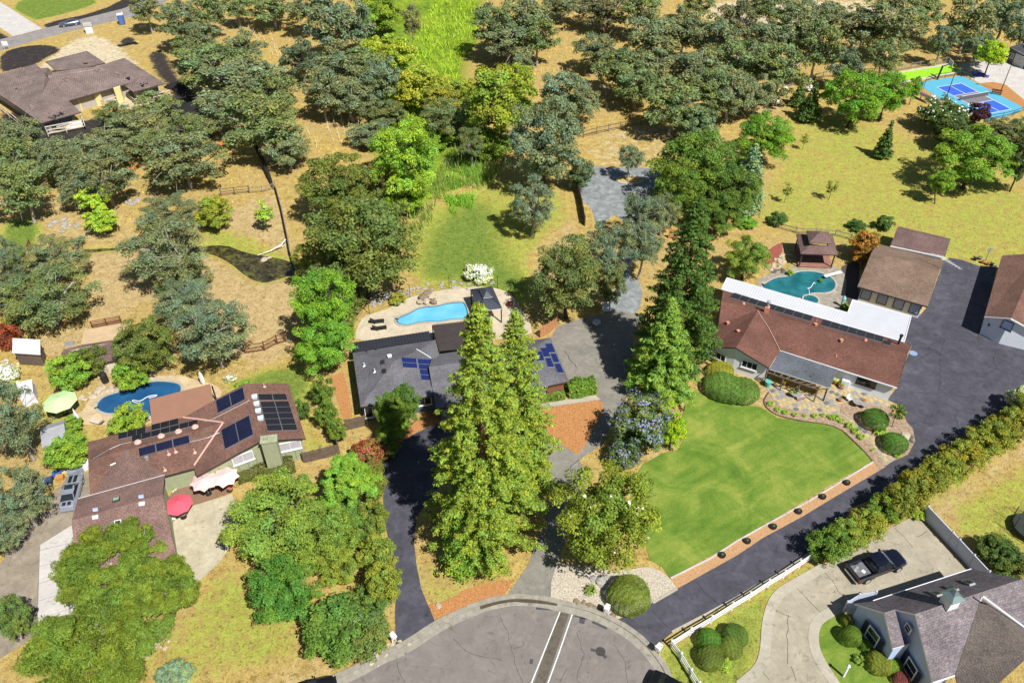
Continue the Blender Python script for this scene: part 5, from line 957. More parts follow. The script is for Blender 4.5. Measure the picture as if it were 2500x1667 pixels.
def crown_fit(cx, cy, hw, hh, kz):
    c = (cx * 1.06293, cy * 1.06293); z = 5.0
    for _ in range(5):
        d = ray(c); k = (z - CH) / d.z; P = Vector((0, 0, CH)) + d * k; dep = (P - Vector((0, 0, CH))).dot(FWD); ppm = FPX / dep; Rr = hw * 1.06293 / ppm; dl = math.atan2(CH - z, math.hypot(P.x, P.y)); s = hh * 1.06293 / ppm
        Rz = math.sqrt(max(s * s - (Rr * math.sin(dl)) ** 2, (.42 * Rr) ** 2)) / math.cos(dl); Rz = min(Rz, 1.5 * Rr); z = kz * Rz
    return P, Rr, Rz
cnt = {}
def tree(kind, cx, cy, hw, hh, col, label, cat='tree', name='tree', group=None, kzs=1.0, var=None, noroot=False):
    vs = KIND[kind]; i = cnt.get(kind, 0); cnt[kind] = i + 1; me_, tm, kz = vs[(i if var is None else var) % len(vs)]
    P, Rr, Rz = crown_fit(cx, cy, hw, hh, kz * kzs); t = thing(name, label, cat, (P.x, P.y, 0), 0, group); t.rotation_euler = (0, 0, random.uniform(0, 6.28)); zoff = 0 if kzs == 1 else (kz * kzs - kz) * Rz
    c = link('crown' if cat == 'tree' else 'foliage', me_, t); c.scale = (Rr * random.uniform(.97, 1.05), Rr * random.uniform(.95, 1.05), Rz); c.location = (0, 0, zoff); v = random.uniform(.92, 1.08); c.color = (col[0] * v, col[1] * v, col[2] * v, 1)
    k = link('trunk' if cat == 'tree' else 'stem', tm, t); k.scale = (Rr, Rr, Rz + zoff / kz); return t
# foliage base colours
OAK = (.122, .138, .088); OAKG = (.110, .138, .070); OAKB = (.112, .142, .108); LIVE = (.085, .11, .035); LIME = (.24, .32, .045); LIME2 = (.17, .27, .04); BRT = (.10, .20, .028); BRT2 = (.13, .21, .035); DKG = (.05, .09, .025); YEL = (.26, .27, .05); OLIVE = (.15, .17, .045)
OAKS = [  # centre and half size on the photo, colour, what it stands by
 (335, 22, 38, 38, OAK, 'oak with pale trunk beside the far road near the blue portable toilet'),
 (410, 50, 48, 50, OAK, 'grey green oak at the bend of the far road, right of the portable toilet'), (470, 25, 50, 45, OAKG, 'dense oak against the top edge, left of the pale grass clearing'),
 (455, 85, 45, 38, OAK, 'thin oak over the dark scraped soil below the far road'), (425, 115, 35, 30, OAKG, 'small oak just above the black soil pile'),
 (480, 150, 85, 55, OAKG, 'wide oak right of the unfinished house, upper part of the left grove'), (560, 110, 45, 38, OAK, 'oak at the upper right tip of the grove near the vineyard stakes'), (555, 190, 95, 62, OAK, 'broad spreading oak in the middle of the left grove'),
 (630, 215, 55, 50, OAKG, 'oak on the right edge of the left grove beside the staked slope'), (600, 285, 95, 72, OAKG, 'tallest spreading oak of the left grove with a long pale leaning trunk'), (660, 340, 58, 42, OAK, 'low oak at the foot of the staked slope'), (500, 255, 60, 48, OAK, 'oak between the unfinished house yard and the tall leaning oak'),
 (625, 15, 55, 38, OAKG, 'oak with two white trunks at the top edge on golden grass'), (705, 20, 50, 45, OAK, 'oak at the top edge left of the marsh'), (765, 62, 68, 62, OAKB, 'large round blue green oak at the left rim of the marsh'), (805, 55, 55, 55, OAKB, 'blue green oak touching the marsh edge, right half of the pair'),
 (690, 135, 50, 42, (.065, .085, .06), 'dark compact oak alone on the golden slope'), (770, 165, 62, 55, OAK, 'oak with a white forked trunk above the staked slope'), (835, 155, 58, 45, OAKG, 'oak between the white trunked oak and the yellow willows'), (880, 185, 48, 50, OAKB, 'dark oak at the edge of the yellow green willows'), (805, 225, 62, 45, OAK, 'low oak leaning over the lower left edge of the golden clearing'), (740, 210, 50, 52, OAK, 'oak at the top of the vineyard stake rows with dark twisted limbs'), 
 (35, 318, 62, 50, OAK, 'oak in front of the lower left corner of the unfinished house'), (20, 370, 60, 60, OAKG, 'oak cut by the left edge below the unfinished house'), (262, 265, 42, 32, OAKG, 'small oak in front of the porch of the unfinished house'), (360, 245, 55, 35, OAKG, 'small oak before the right porch rails of the unfinished house'), (325, 300, 75, 48, OAK, 'oak on the black soil below the unfinished house'), (245, 335, 72, 46, OAK, 'wide oak left of centre below the unfinished house'), (125, 365, 72, 46, OAK, 'oak second from the left edge below the unfinished house'), (435, 300, 55, 45, OAKG, 'oak between two groves above the wooden corral gate'),
 (420, 365, 88, 62, OAK, 'spreading oak just above the wooden corral gate'), (360, 335, 50, 40, OAKG, 'oak left behind the corral gate oak'), (235, 400, 72, 62, OAK, 'oak with a grey trunk behind the lime green tree'), (150, 375, 55, 45, OAK, 'oak beside the reddish dead brush'), (45, 430, 68, 68, OAKG, 'oak with a pale leaning trunk at the left edge above the green grass'), (175, 440, 45, 35, OAK, 'thin oak over the reddish brush left of the lime tree'),
 (1130, 60, 55, 55, OAKG, 'oak on the right rim of the marsh at the top edge'), (1200, 45, 68, 52, OAK, 'oak at the top edge right of the marsh'), (1170, 95, 70, 45, OAK, 'oak over the deep shade right of the marsh'), (1235, 85, 48, 48, OAKG, 'oak next to the burnt brown patch right of the marsh'), (1200, 150, 30, 26, OAK, 'small round oak on the shaded slope right of the marsh'),
 (1385, 20, 70, 40, (.10, .10, .065), 'half bare oak with black limbs at the top edge'), (1370, 115, 52, 40, OAK, 'oak under the two bare black limbs'), (1470, 30, 55, 45, OAKG, 'oak at the top edge between the bare limbs and the pale field'), (1500, 85, 72, 55, OAK, 'wide oak below the pale field'), (1570, 70, 55, 50, OAK, 'oak at the left edge of the pale bare field'),
 (1420, 160, 58, 48, OAKG, 'oak with straight trunk in the middle wood, left of its group'), (1510, 160, 58, 45, OAK, 'oak in the centre of the middle wood'), (1465, 195, 55, 45, OAKG, 'oak low in the middle wood, above the wire fence'), (1545, 240, 72, 58, OAKG, 'oak with a dark trunk right above the wire fence'), (1600, 165, 60, 52, OAK, 'oak behind the gnarled twin trunk oak'), (1635, 215, 62, 52, OAKG, 'oak with a gnarled twin trunk near the wire fence'), (1290, 210, 55, 50, OAKB, 'dark rounded oak behind the grey pine'), (1335, 235, 45, 42, OAK, 'oak on the right shoulder of the grey pine'),
 (1640, 90, 60, 55, OAK, 'sparse oak in front of the pale bare field'), (1690, 55, 50, 50, (.11, .115, .075), 'thin limbed oak seen against the pale bare field'), (1700, 140, 70, 55, OAKG, 'broad oak below the pale bare field'), (1680, 215, 58, 50, OAK, 'oak right of the gnarled oak above the grass track'), (1755, 95, 58, 52, OAK, 'oak right of the pale bare field'), (1790, 165, 68, 58, OAKG, 'oak with a white slanting trunk above the white oleanders'), (1735, 215, 48, 42, OAK, 'oak just left behind the white oleanders'),
 (1830, 80, 62, 60, OAK, 'tall oak with grey forked trunk, left part of the upper right wood'), (1800, 30, 55, 40, OAKG, 'oak at the top edge above the forked oak'), (1880, 110, 55, 60, OAKG, 'leaning oak whose pale trunk meets the grass track'), (1885, 35, 60, 42, OAK, 'oak at the top edge of the upper right wood'), (1940, 150, 40, 42, OAKB, 'short blue green oak behind the bright broadleaf trees'), (1970, 65, 62, 52, OAK, 'oak left of the thick trunked eucalyptus like tree'), (2045, 60, 75, 62, OAK, 'huge oak with a thick pale trunk leaning right of the broadleaf trees'), (2030, 130, 45, 42, OAKG, 'small oak beside the base of the huge pale trunk'),
 (2110, 25, 55, 40, OAKG, 'oak at the top edge above the putting green'), (2165, 95, 34, 40, OAKB, 'small rounded oak above the fallen white branch'), (2230, 45, 60, 55, OAK, 'oak above the left end of the court terrace'), (2250, 110, 40, 30, OAKB, 'low oak behind the lime coloured tree by the court'), (2310, 35, 52, 52, OAKB, 'oak at the top edge above the dark garden house'), (2350, 75, 35, 40, OAKB, 'oak in the top right corner behind the garden house'),
 (1600, 12, 45, 32, OAKG, 'oak cut by the top edge left of the pale field'), (1290, 12, 45, 30, OAK, 'oak cut by the top edge above the burnt patch'), (1740, 15, 45, 35, OAK, 'oak cut by the top edge over the pale field'), (545, 20, 40, 30, OAKG, 'oak cut by the top edge over the pale grass')]
for cx, cy, hw, hh, col, lab in OAKS: tree('far' if cy < 260 else 'oak', cx, cy, hw * 1.12, hh * 1.1, col, lab, name='oak_tree', group='oaks of the dry woodland')
# two bare black limbs
bt = thing('dead_tree', 'leafless black forked tree at the top edge in the middle wood', 'tree', G((2, 945, 320))); b0 = G((2, 945, 320)); H = 13; mb = MB()
mb.tube([b0, b0 + Vector((-.2, 0, 3))], [.35, .28], 6)
for dx, dz in ((-2.2, 11), (3.2, 12), (.4, 8)): mb.tube([b0 + Vector((-.2, 0, 2.8)), b0 + Vector((dx * .35, 0, dz * .5)), b0 + Vector((dx, .3, dz))], [.26, .18, .06], 6)
for dx, dz, ex in ((-1.2, 6.5, -3), (1.8, 7, 4.5), (2.2, 9, 1)): mb.tube([b0 + Vector((dx, 0, dz)), b0 + Vector((ex, .4, dz + 3))], [.12, .04], 5)
mb.build('trunk', BARKD, bt)
# ---- nearer trees
BIG = [
 ('broad', 1010, 312, 55, 34, BRT2, 'green shrub mass above the pipe fence by the lime cottonwood', 'bush', .8), ('broad', 1120, 330, 58, 42, (.12, .18, .035), 'green thicket between the reeds and the grey pine', 'bush', .8), ('broad', 1062, 215, 44, 36, (.18, .22, .04), 'yellow green willow on the right edge of the marsh', 'willow_bush', .8), ('broad', 1330, 400, 40, 40, (.09, .12, .075), 'lower right skirt of shrubs below the grey pine', 'bush', .8),
 ('oakb', 388, 485, 70, 42, OAK, 'crown top of tall grey green oak above the dry paddock, left of the olive bush', 'oak_tree', 1.6), ('oakb', 375, 575, 112, 88, OAK, 'largest grey green oak standing in the middle of the dry paddock', 'oak_tree', 1.0), ('oakb', 420, 640, 70, 40, OAKG, 'lower lobe oak at the front of the paddock oak clump', 'oak_tree', .8),
 ('oakb', 125, 590, 82, 48, OAK, 'oak above the rusty cattle gate at the left', 'oak_tree', 1.2), ('oakb', 105, 685, 112, 78, OAKG, 'big dark oak above the red flowering shrub at the left edge', 'oak_tree', 1.0), ('oakb', 15, 600, 45, 62, OAKB, 'blue green oak on the left edge beside the green grass', 'oak_tree', 1.0), ('oakb', 20, 680, 40, 45, OAKB, 'oak at the left edge under the blue green one', 'oak_tree', 1.0),
 ('oakb', 490, 765, 98, 88, OAKB, 'silvery blue oak behind the left swimming pool', 'oak_tree', 1.0), ('oakb', 425, 690, 78, 42, OAKB, 'silvery oak just above the silvery blue one', 'oak_tree', 1.3), ('dense', 335, 795, 72, 72, LIVE, 'dark green rounded live oak right of the brown stable', 'oak_tree', 1.0),
 ('dense', 830, 565, 138, 132, LIVE, 'giant dark live oak left of the centre lawn', 'oak_tree', 1.0), ('dense', 770, 425, 95, 80, (.10, .125, .035), 'olive green live oak above the giant dark one', 'oak_tree', 1.1), ('dense', 860, 420, 60, 60, (.12, .125, .05), 'brownish green oak between the live oak and the lime tree', 'oak_tree', 1.1), ('oakb', 710, 600, 42, 46, OLIVE, 'thin olive toned oak by the creek at the dark tree line', 'oak_tree', 1.2), ('broad', 800, 690, 45, 38, LIVE, 'low dark shrubby oak hanging over the pale pool rocks', 'oak_tree', .9),
 ('broadb', 930, 365, 88, 98, LIME2, 'bright lime green cottonwood above the centre lawn', 'cottonwood_tree', 1.2), ('broadb', 925, 450, 62, 42, LIME2, 'lower lime green crown with a pale trunk beside the reeds', 'cottonwood_tree', 1.2),
 ('dense', 1255, 330, 96, 108, (.12, .155, .12), 'feathery grey green pine above the round oak', 'grey_pine', 1.0), ('oakb', 1222, 470, 64, 66, OAKB, 'round blue green oak alone on the centre lawn edge', 'oak_tree', 1.0),
 ('broad', 1145, 240, 92, 90, (.17, .22, .035), 'yellow green cottonwood with dark hollow right of the marsh', 'cottonwood_tree', 1.1), ('broad', 1190, 190, 48, 42, (.20, .25, .04), 'upper yellow green crown right of the marsh', 'cottonwood_tree', 1.1), ('broad', 965, 200, 78, 55, (.20, .22, .035), 'ochre yellow willow mass in the marsh', 'willow_bush', .8), ('broad', 900, 125, 68, 46, (.21, .26, .04), 'yellow green willow left in the marsh', 'willow_bush', .8), ('broad', 875, 30, 58, 48, (.16, .22, .035), 'willow at the top of the marsh', 'willow_bush', .9), ('broad', 1010, 235, 48, 42, (.19, .19, .04), 'brownish willow at the lower marsh', 'willow_bush', .8),
 ('oakb', 1030, 270, 72, 48, OAKG, 'oak over the pipe fence between marsh and lawn', 'oak_tree', 1.2), ('oakb', 1080, 330, 35, 40, OAKG, 'slim oak right of the lime cottonwood', 'oak_tree', 1.3), ('broad', 890, 262, 52, 34, (.10, .12, .06), 'greyish shrub above the lime cottonwood', 'bush', .8), ('broad', 850, 312, 58, 32, OAKB, 'blue grey shrub left of the lime cottonwood', 'bush', .8), ('far', 945, 50, 26, 62, (.16, .16, .09), 'sparse tan tree with straight trunk in the marsh', 'tree', 1.5),
 ('broad', 1600, 285, 58, 44, (.10, .14, .085), 'grey green willow shrub at the end of the wire fence', 'willow_bush', .9), ('broadb', 1610, 380, 115, 88, (.085, .14, .03), 'large mid green mulberry right of the gravel yard', 'mulberry_tree', 1.0), ('broadb', 1560, 440, 62, 72, (.10, .15, .03), 'left lobe tree of the mulberry group by the gravel', 'mulberry_tree', 1.0), ('broadb', 1680, 440, 68, 70, (.07, .12, .03), 'darker tree at the lower right of the mulberry group', 'mulberry_tree', 1.0), ('broadb', 1755, 315, 72, 62, BRT, 'bright green maple right of the large mulberry', 'maple_tree', 1.0), ('broadb', 1650, 490, 55, 50, (.08, .13, .03), 'lowest tree of the mulberry group above the cypress top', 'mulberry_tree', 1.0),
 ('oak', 1448, 365, 34, 36, OAKB, 'young oak in the stone ringed island on the gravel', 'oak_tree', 1.2), ('oakb', 1478, 500, 62, 62, OAKB, 'blue green oak at the lower end of the gravel yard', 'oak_tree', 1.0), ('oakb', 1475, 560, 60, 55, OAKB, 'oak with a thin pale trunk beside the gravel track', 'oak_tree', 1.5), ('oakb', 1525, 490, 48, 45, OAK, 'oak touching the tall dark redwood from the left', 'oak_tree', 1.1), ('oakb', 1395, 580, 62, 72, OAKB, 'greyer oak behind the round olive one by the gravel track', 'oak_tree', 1.0), ('dense', 1305, 640, 92, 98, (.105, .125, .05), 'round olive green live oak right of the dark gazebo', 'oak_tree', 1.0), ('broad', 1405, 660, 35, 60, OAKG, 'narrow oak by the white bin near the gravel track', 'oak_tree', 1.0),
 ('broadb', 738, 690, 78, 82, BRT, 'bright green sweetgum top left of the swimming pool deck', 'sweetgum_tree', 1.5), ('broadb', 745, 790, 72, 72, BRT, 'bright green sweetgum at the left corner of the grey house', 'sweetgum_tree', 1.0),
 ('broad', 215, 455, 40, 32, LIME, 'upper crown of lime yellow shrub tree by the creek rocks', 'lime_tree', 1.4), ('broad', 235, 505, 42, 34, LIME, 'lower crown of lime yellow shrub tree over the creek', 'lime_tree', 1.0), ('broad', 490, 490, 48, 42, (.17, .20, .035), 'rounded olive yellow willow above the creek bend', 'willow_bush', .8), ('small', 605, 490, 28, 28, LIME2, 'small lime green sapling near the grey plank stand-in', 'sapling', 1.0),
 ('broad', 160, 855, 52, 48, BRT2, 'bright green shrub between the sheds and the green parasol', 'bush', .8), ('broad', 205, 830, 42, 40, LIVE, 'dark rounded shrub against the stable roof', 'bush', .8), ('broad', 298, 862, 46, 42, BRT2, 'light green shrub at the far side of the left pool', 'bush', .8), ('broad', 295, 968, 50, 42, (.17, .24, .035), 'yellow green shrub hiding the near edge of the left pool', 'bush', .9), ('broad', 150, 1040, 58, 48, BRT2, 'glossy green shrub in front of the grey felt shed', 'bush', .9), ('broad', 168, 975, 25, 22, BRT2, 'small upright shrub in front of the green shed wall', 'bush', 1.0),
 ('shrub', 20, 775, 30, 45, (.18, .045, .03), 'red flowering shrub at the left edge above the patched shed', 'bush', .8), ('shrub', 30, 735, 25, 25, (.12, .13, .03), 'brown green shrub above the red flowering one', 'bush', .8),
 ('oakb', 25, 960, 75, 112, OAKB, 'tall grey oak along the left edge beside the green parasol', 'oak_tree', 1.0), ('oakb', 45, 1140, 68, 78, OAKB, 'grey oak beside the silver car with stripes', 'oak_tree', 1.0), ('oakb', 10, 1225, 55, 55, OAKB, 'grey oak cut by the left edge below the silver car', 'oak_tree', 1.0), ('broadb', 22, 1420, 48, 90, (.10, .15, .05), 'tree at the lower left edge beside the concrete slabs', 'tree', 1.0),
 ('broadb', 895, 945, 40, 52, (.09, .15, .03), 'young green tree against the front corner of the grey house', 'sweetgum_tree', 1.1), ('broadb', 930, 925, 42, 50, (.07, .13, .03), 'darker young tree right at the grey house front', 'sweetgum_tree', 1.1), ('broad', 905, 985, 42, 28, BRT2, 'low light green shrub below the young trees', 'bush', .9),
 ('broadb', 640, 1190, 128, 88, (.135, .20, .045), 'broad bright leaved tree right of the red parasol', 'sweetgum_tree', 1.0), ('broadb', 740, 1230, 88, 82, (.12, .18, .04), 'bright leaved tree in the middle of the front garden clump', 'sweetgum_tree', 1.0), ('broadb', 645, 1355, 88, 88, (.065, .15, .03), 'deep green fine leaved tree hanging over the front lawn', 'birch_tree', 1.0), ('broadb', 770, 1290, 60, 55, (.14, .18, .035), 'yellowish green tree above the front juniper bank', 'sweetgum_tree', 1.0),
 ('broad', 868, 1270, 50, 52, (.14, .17, .035), 'upper olive yellow hedge tree along the dark left driveway', 'hedge_tree', .9), ('broad', 880, 1345, 46, 55, (.15, .18, .035), 'lower olive yellow hedge tree near the kerb end of the left driveway', 'hedge_tree', .9), ('broad', 860, 1190, 42, 45, (.12, .15, .035), 'olive hedge tree midway along the left driveway', 'hedge_tree', .9), ('broad', 850, 1110, 42, 52, (.12, .14, .035), 'hedge tree with bronze tips at the driveway curve', 'hedge_tree', .9), ('broad', 845, 1050, 48, 38, (.15, .10, .04), 'reddish bronze photinia at the top of the driveway hedge', 'bush', .8), ('broad', 885, 1030, 40, 28, (.08, .11, .03), 'dark shrub between photinia and the young trees', 'bush', .8),
 ('broadb', 1395, 1190, 128, 132, (.125, .165, .03), 'big magnolia with white blooms left of the striped lawn', 'magnolia_tree', 1.0),
 ('broadb', 1715, 592, 58, 54, (.12, .17, .035), 'domed green wisteria tree left of the teal pool', 'tree', 1.0), ('broad', 1990, 560, 40, 34, (.20, .10, .025), 'orange leaved maple between gazebo and barn', 'maple_tree', 1.0), ('broad', 1985, 590, 30, 22, (.22, .12, .02), 'lower bronze part shrub beside the barn', 'bush', .9), ('shrub', 1970, 517, 24, 16, DKG, 'left one of two dark round shrubs above the orange maple', 'bush', .9), ('shrub', 2032, 512, 25, 20, DKG, 'right one of two dark round shrubs above the orange maple', 'bush', .9), ('shrub', 1715, 512, 28, 14, BRT, 'leafy vine mound near the mulberry group', 'bush', .8), ('shrub', 1790, 502, 26, 18, DKG, 'vine covered arbour shrub above the gazebo', 'bush', 1.2), ('shrub', 1655, 495, 18, 16, BRT, 'bright shrub patch under the mulberry', 'bush', .8),
 ('broadb', 1965, 222, 75, 66, BRT, 'large bright green ash tree at the top of the field', 'ash_tree', 1.0), ('broadb', 2040, 215, 48, 56, BRT, 'bright green ash on the right shoulder of the large one', 'ash_tree', 1.0), ('broadb', 2240, 360, 100, 76, (.12, .20, .03), 'largest light green tree at the right of the field', 'ash_tree', 1.0), ('broad', 2165, 418, 32, 32, (.13, .21, .035), 'small light green tree with thin trunk beside the largest one', 'ash_tree', 1.4), ('broad', 2280, 125, 40, 34, (.22, .30, .03), 'lime green tree over blue loungers beside the court', 'ash_tree', 1.3), ('broad', 2100, 205, 20, 30, BRT, 'narrow green tree left of the turquoise court', 'tree', 1.0),
 ('broad', 2160, 262, 62, 40, (.055, .09, .03), 'dark shrub mass below the turquoise court', 'bush', .9), ('broad', 2190, 305, 52, 40, (.055, .08, .03), 'dark shrub mass left of the light green tree', 'bush', .9), ('shrub', 2247, 262, 30, 28, (.05, .018, .03), 'dark purple leaved plum beside the court', 'plum_tree', 1.0), ('broad', 2305, 300, 45, 30, (.10, .12, .07), 'greyish shrub below the right end of the court', 'bush', .9), ('broad', 2345, 300, 35, 30, (.07, .10, .05), 'grey green shrub at the right edge below the court', 'bush', .9), ('broad', 2350, 370, 45, 60, (.05, .075, .035), 'dark tree at the right edge behind the light green one', 'tree', 1.0),
 ('small', 1848, 322, 12, 14, OLIVE, 'tiny olive sapling nearest the bright maple', 'sapling', 1.0), ('small', 1808, 438, 14, 18, OLIVE, 'left olive sapling of the pair in the field', 'sapling', 1.0), ('small', 1911, 432, 17, 18, OLIVE, 'right olive sapling of the pair in the field', 'sapling', 1.0),
 ('shrub', 1100, 628, 36, 18, (.30, .33, .22), 'white blooming oleander on the pale rock band by the pool', 'flowering_bush', .8), ('shrub', 12, 865, 38, 30, (.30, .33, .20), 'white blooming oleander at the left edge', 'flowering_bush', .8),
 ('shrub', 912, 687, 25, 16, (.20, .20, .035), 'yellow and orange tipped shrub beside the pool waterfall', 'bush', .8), ('broad', 790, 735, 30, 35, (.11, .15, .04), 'shrub between sweetgum and the pool deck', 'bush', .9),
 ('broad', 1470, 975, 82, 76, (.085, .12, .05), 'blue flowering ceanothus left of the striped lawn', 'ceanothus_bush', .9), ('broad', 1430, 1045, 45, 35, (.085, .12, .055), 'lower ceanothus shoot above the magnolia', 'ceanothus_bush', .9), ('broad', 1545, 990, 38, 46, (.20, .30, .02), 'vivid lime shrub at the edge of the striped lawn', 'bush', .8), ('broad', 1520, 920, 42, 32, (.18, .26, .04), 'lime shrub under the pale cedar', 'bush', .8),
 ('broad', 770, 1440, 90, 62, (.07, .13, .03), 'spreading cedar shrub on the front bank by the kerb', 'bush', .8), ('broad', 835, 1460, 70, 55, (.085, .12, .04), 'spiky juniper bank beside the left driveway mouth', 'bush', .8), ('broad', 840, 1400, 60, 45, (.075, .12, .03), 'dark green juniper at the top of the front bank', 'bush', .8), ('shrub', 800, 1425, 34, 28, (.26, .22, .20), 'grey dry lavender patch in the front bank', 'bush', 1.1),
 ('ball', 1655, 852, 30, 16, (.20, .20, .03), 'golden shrub behind the clipped green mound', 'bush', .9), ('ball', 1660, 888, 42, 24, (.08, .14, .035), 'left end of the clipped crescent mound by the white house', 'clipped_bush', .8), ('ball', 1705, 897, 40, 26, (.08, .14, .035), 'right end of the clipped crescent mound by the white house', 'clipped_bush', .8), ('ball', 1680, 895, 40, 25, (.08, .14, .035), 'middle of the clipped crescent mound by the white house', 'clipped_bush', .8),
 ('ball', 2010, 963, 30, 25, (.05, .12, .02), 'upper clipped green ball in the bark bed', 'clipped_bush', 1.0), ('ball', 2055, 1018, 30, 22, (.05, .12, .02), 'lower clipped green ball in the bark bed', 'clipped_bush', 1.0), ('small', 2062, 948, 25, 25, (.07, .12, .03), 'small tree standing in the bark bed beside the dark drive', 'tree', 1.1),
 ('ball', 1445, 1368, 50, 38, (.10, .135, .022), 'wide juniper dome on the cream pebbles', 'clipped_bush', .7), ('ball', 1628, 1470, 28, 25, (.06, .14, .025), 'green ball shrub, top left of the four in the corner lawn', 'clipped_bush', .9), ('ball', 1687, 1460, 29, 26, (.07, .12, .03), 'green ball shrub, top right of the four in the corner lawn', 'clipped_bush', .9), ('ball', 1678, 1487, 27, 24, (.10, .13, .03), 'bronze green ball shrub, right middle of the four in the corner lawn', 'clipped_bush', .9), ('ball', 1632, 1510, 30, 27, (.09, .12, .03), 'brown green ball shrub, lower left of the four in the corner lawn', 'clipped_bush', .9), ('shrub', 1662, 1528, 20, 16, (.20, .28, .05), 'pale spiky plant beside the four ball shrubs', 'bush', .7),
 ('ball', 1947, 1426, 15, 15, (.13, .16, .03), 'topmost small clipped shrub by the shade blue gable', 'clipped_bush', .9), ('ball', 1955, 1462, 22, 24, (.10, .16, .03), 'largest clipped ball beside the shade blue gable', 'clipped_bush', .9), ('ball', 1990, 1482, 15, 15, (.08, .14, .03), 'small clipped ball under the navy shuttered window', 'clipped_bush', .9), ('ball', 2020, 1522, 30, 26, (.14, .16, .03), 'yellow green clipped hedge mound below the shuttered window', 'clipped_bush', .8), ('ball', 2050, 1530, 24, 22, (.09, .15, .025), 'green mound between the gable porch and the second window', 'clipped_bush', .8), ('shrub', 1972, 1515, 16, 14, (.14, .2, .05), 'spiky yucca beside the largest clipped ball', 'bush', .7), ('ball', 2068, 1558, 19, 18, (.14, .04, .05), 'dark red barberry ball under the second window', 'clipped_bush', .9),
 ('broad', 2292, 1262, 55, 34, (.06, .09, .025), 'dark shrub in shade behind the shade tinted white vinyl fence', 'bush', .8), ('broad', 2330, 1300, 50, 42, (.06, .09, .025), 'dark shrub at the right edge behind the shade blue house', 'bush', .8), ('shrub', 2345, 915, 30, 30, (.3, .32, .22), 'white blooming shrub at the right edge over the dark drive', 'flowering_bush', 1.4),
 ('shrub', 2115, 1080, 10, 14, BRT, 'thin green shoot above the long hedge', 'sapling', 1.2), ('shrub', 1885, 635 + 10, 6, 6, BRT2, 'tiny shrub at the gazebo step', 'bush', .8), ('shrub', 1942, 728 - 20, 14, 14, BRT2, 'shrub beside the white patio cover', 'bush', 1.2), ('shrub', 1815, 627, 9, 9, LIME2, 'little lime shrub in the pool rocks', 'bush', .8),
 ('broad', 742, 898, 30, 46, (.10, .15, .03), 'upper part of ivy hedge between the two houses', 'hedge', .9), ('broad', 752, 950, 30, 48, (.11, .16, .03), 'middle part of ivy hedge between the two houses', 'hedge', .9), ('broad', 772, 988, 26, 30, (.10, .15, .03), 'lower end of ivy hedge by the brown gate', 'hedge', .9), ('shrub', 695, 945, 22, 32, (.06, .10, .03), 'dark shrub against the end wall of the green house', 'bush', .9),
 ('shrub', 560, 885, 22, 14, BRT2, 'low shrub at the back corner of the green house', 'bush', .8), ('shrub', 855, 835 - 12, 14, 14, (.1, .14, .05), 'grassy clump at the left pool deck edge', 'bush', .8), ('shrub', 530, 870, 15, 12, (.3, .3, .2), 'pale flowering shrub right of the surfboard', 'bush', .8)]
for k, cx, cy, hw, hh, col, lab, nm, ks in BIG:
    cat_ = 'tree' if nm.endswith('tree') or nm in ('grey_pine', 'sapling') else ('hedge' if nm == 'hedge' else 'bush')
    tree(k, cx, cy, hw * 1.02, hh * 1.02, col, lab, cat_, nm, kzs=ks)
# ---- conifers, built at their own size
def cone_leaves(H, Rb, n, seed, levels, prof, leaf, droop=.0, up=.0, cl=.36, asp=.6, jit=.5, zb=.04):
    r = np.random.default_rng(seed); L = []; Q = []; k = 0
    for i in range(levels):
        f = (i + .5) / levels; f = zb + (1 - zb) * f ** .95; rad = prof(f) * Rb; m = max(3, int(2 * np.pi * rad / (cl * Rb * .75)) + 1)
        for j in range(m):
            a = k * 2.399 + r.normal(0, .2); k += 1; q = rad * r.uniform(.62, 1.05); cr = cl * Rb * (.45 + .55 * prof(f)) * r.uniform(.75, 1.2)
            L.append((math.cos(a) * max(0, q - cr * .5), math.sin(a) * max(0, q - cr * .5), H * f + r.normal(0, .02) * H - droop * q)); Q.append((cr, cr, cr * .62))
            if rad > .5 * Rb: L.append((math.cos(a) * q * .45, math.sin(a) * q * .45, H * f + up)); Q.append((cr, cr, cr * .7))
    L = np.array(L); Q = np.array(Q); P, Nn, t, h = lobe_leaves(L, Q, n, seed, .4, sub=7, subr=.45); return L, leafmesh('crown', P, Nn, leaf, jit, t, h, asp, 1.0, seed=seed)
def conifer(base, topy, hwpx, col, label, name, n, leaf, prof, levels, seed, cl=.36, droop=0.0, asp=.6, jit=.5, bark=REDBARK, zb=.04, topx=None):
    if topx is not None: base = (1176 + (topx - 1176) * (3023 - base[1]) / (3023 - topy), base[1])
    b = G(base); H = hgt(base, (topx if topx is not None else base[0], topy)); dep = (b + Vector((0, 0, H * .3)) - Vector((0, 0, CH))).dot(FWD); Rb = hwpx * 1.06293 * dep / FPX
    t = thing(name, label, 'tree', b); L, me_ = bough_leaves(H, Rb, n, seed, levels * 11, prof, leaf, zb, wd=cl * .62, asp=asp, jit=jit) if prof is seq2 or asp < .3 else cone_leaves(H, Rb, n, seed, levels, prof, leaf, droop, cl=cl, asp=asp, jit=jit, zb=zb); c = link('crown', me_, t); c.color = (*col, 1)
    mb = MB(); mb.tube([(0, 0, -.05), (0, 0, H * .5), (0, 0, H * .97)], [.03 * H * .6 + .1, .018 * H * .6 + .06, .03], 8)
    for q in L[:: max(1, len(L) // 40)]: mb.tube([(0, 0, max(.2, q[2] - .3)), tuple(q * .97)], [.06, .02], 4)
    mb.build('trunk', bark, t, world=False, smooth=True); return t
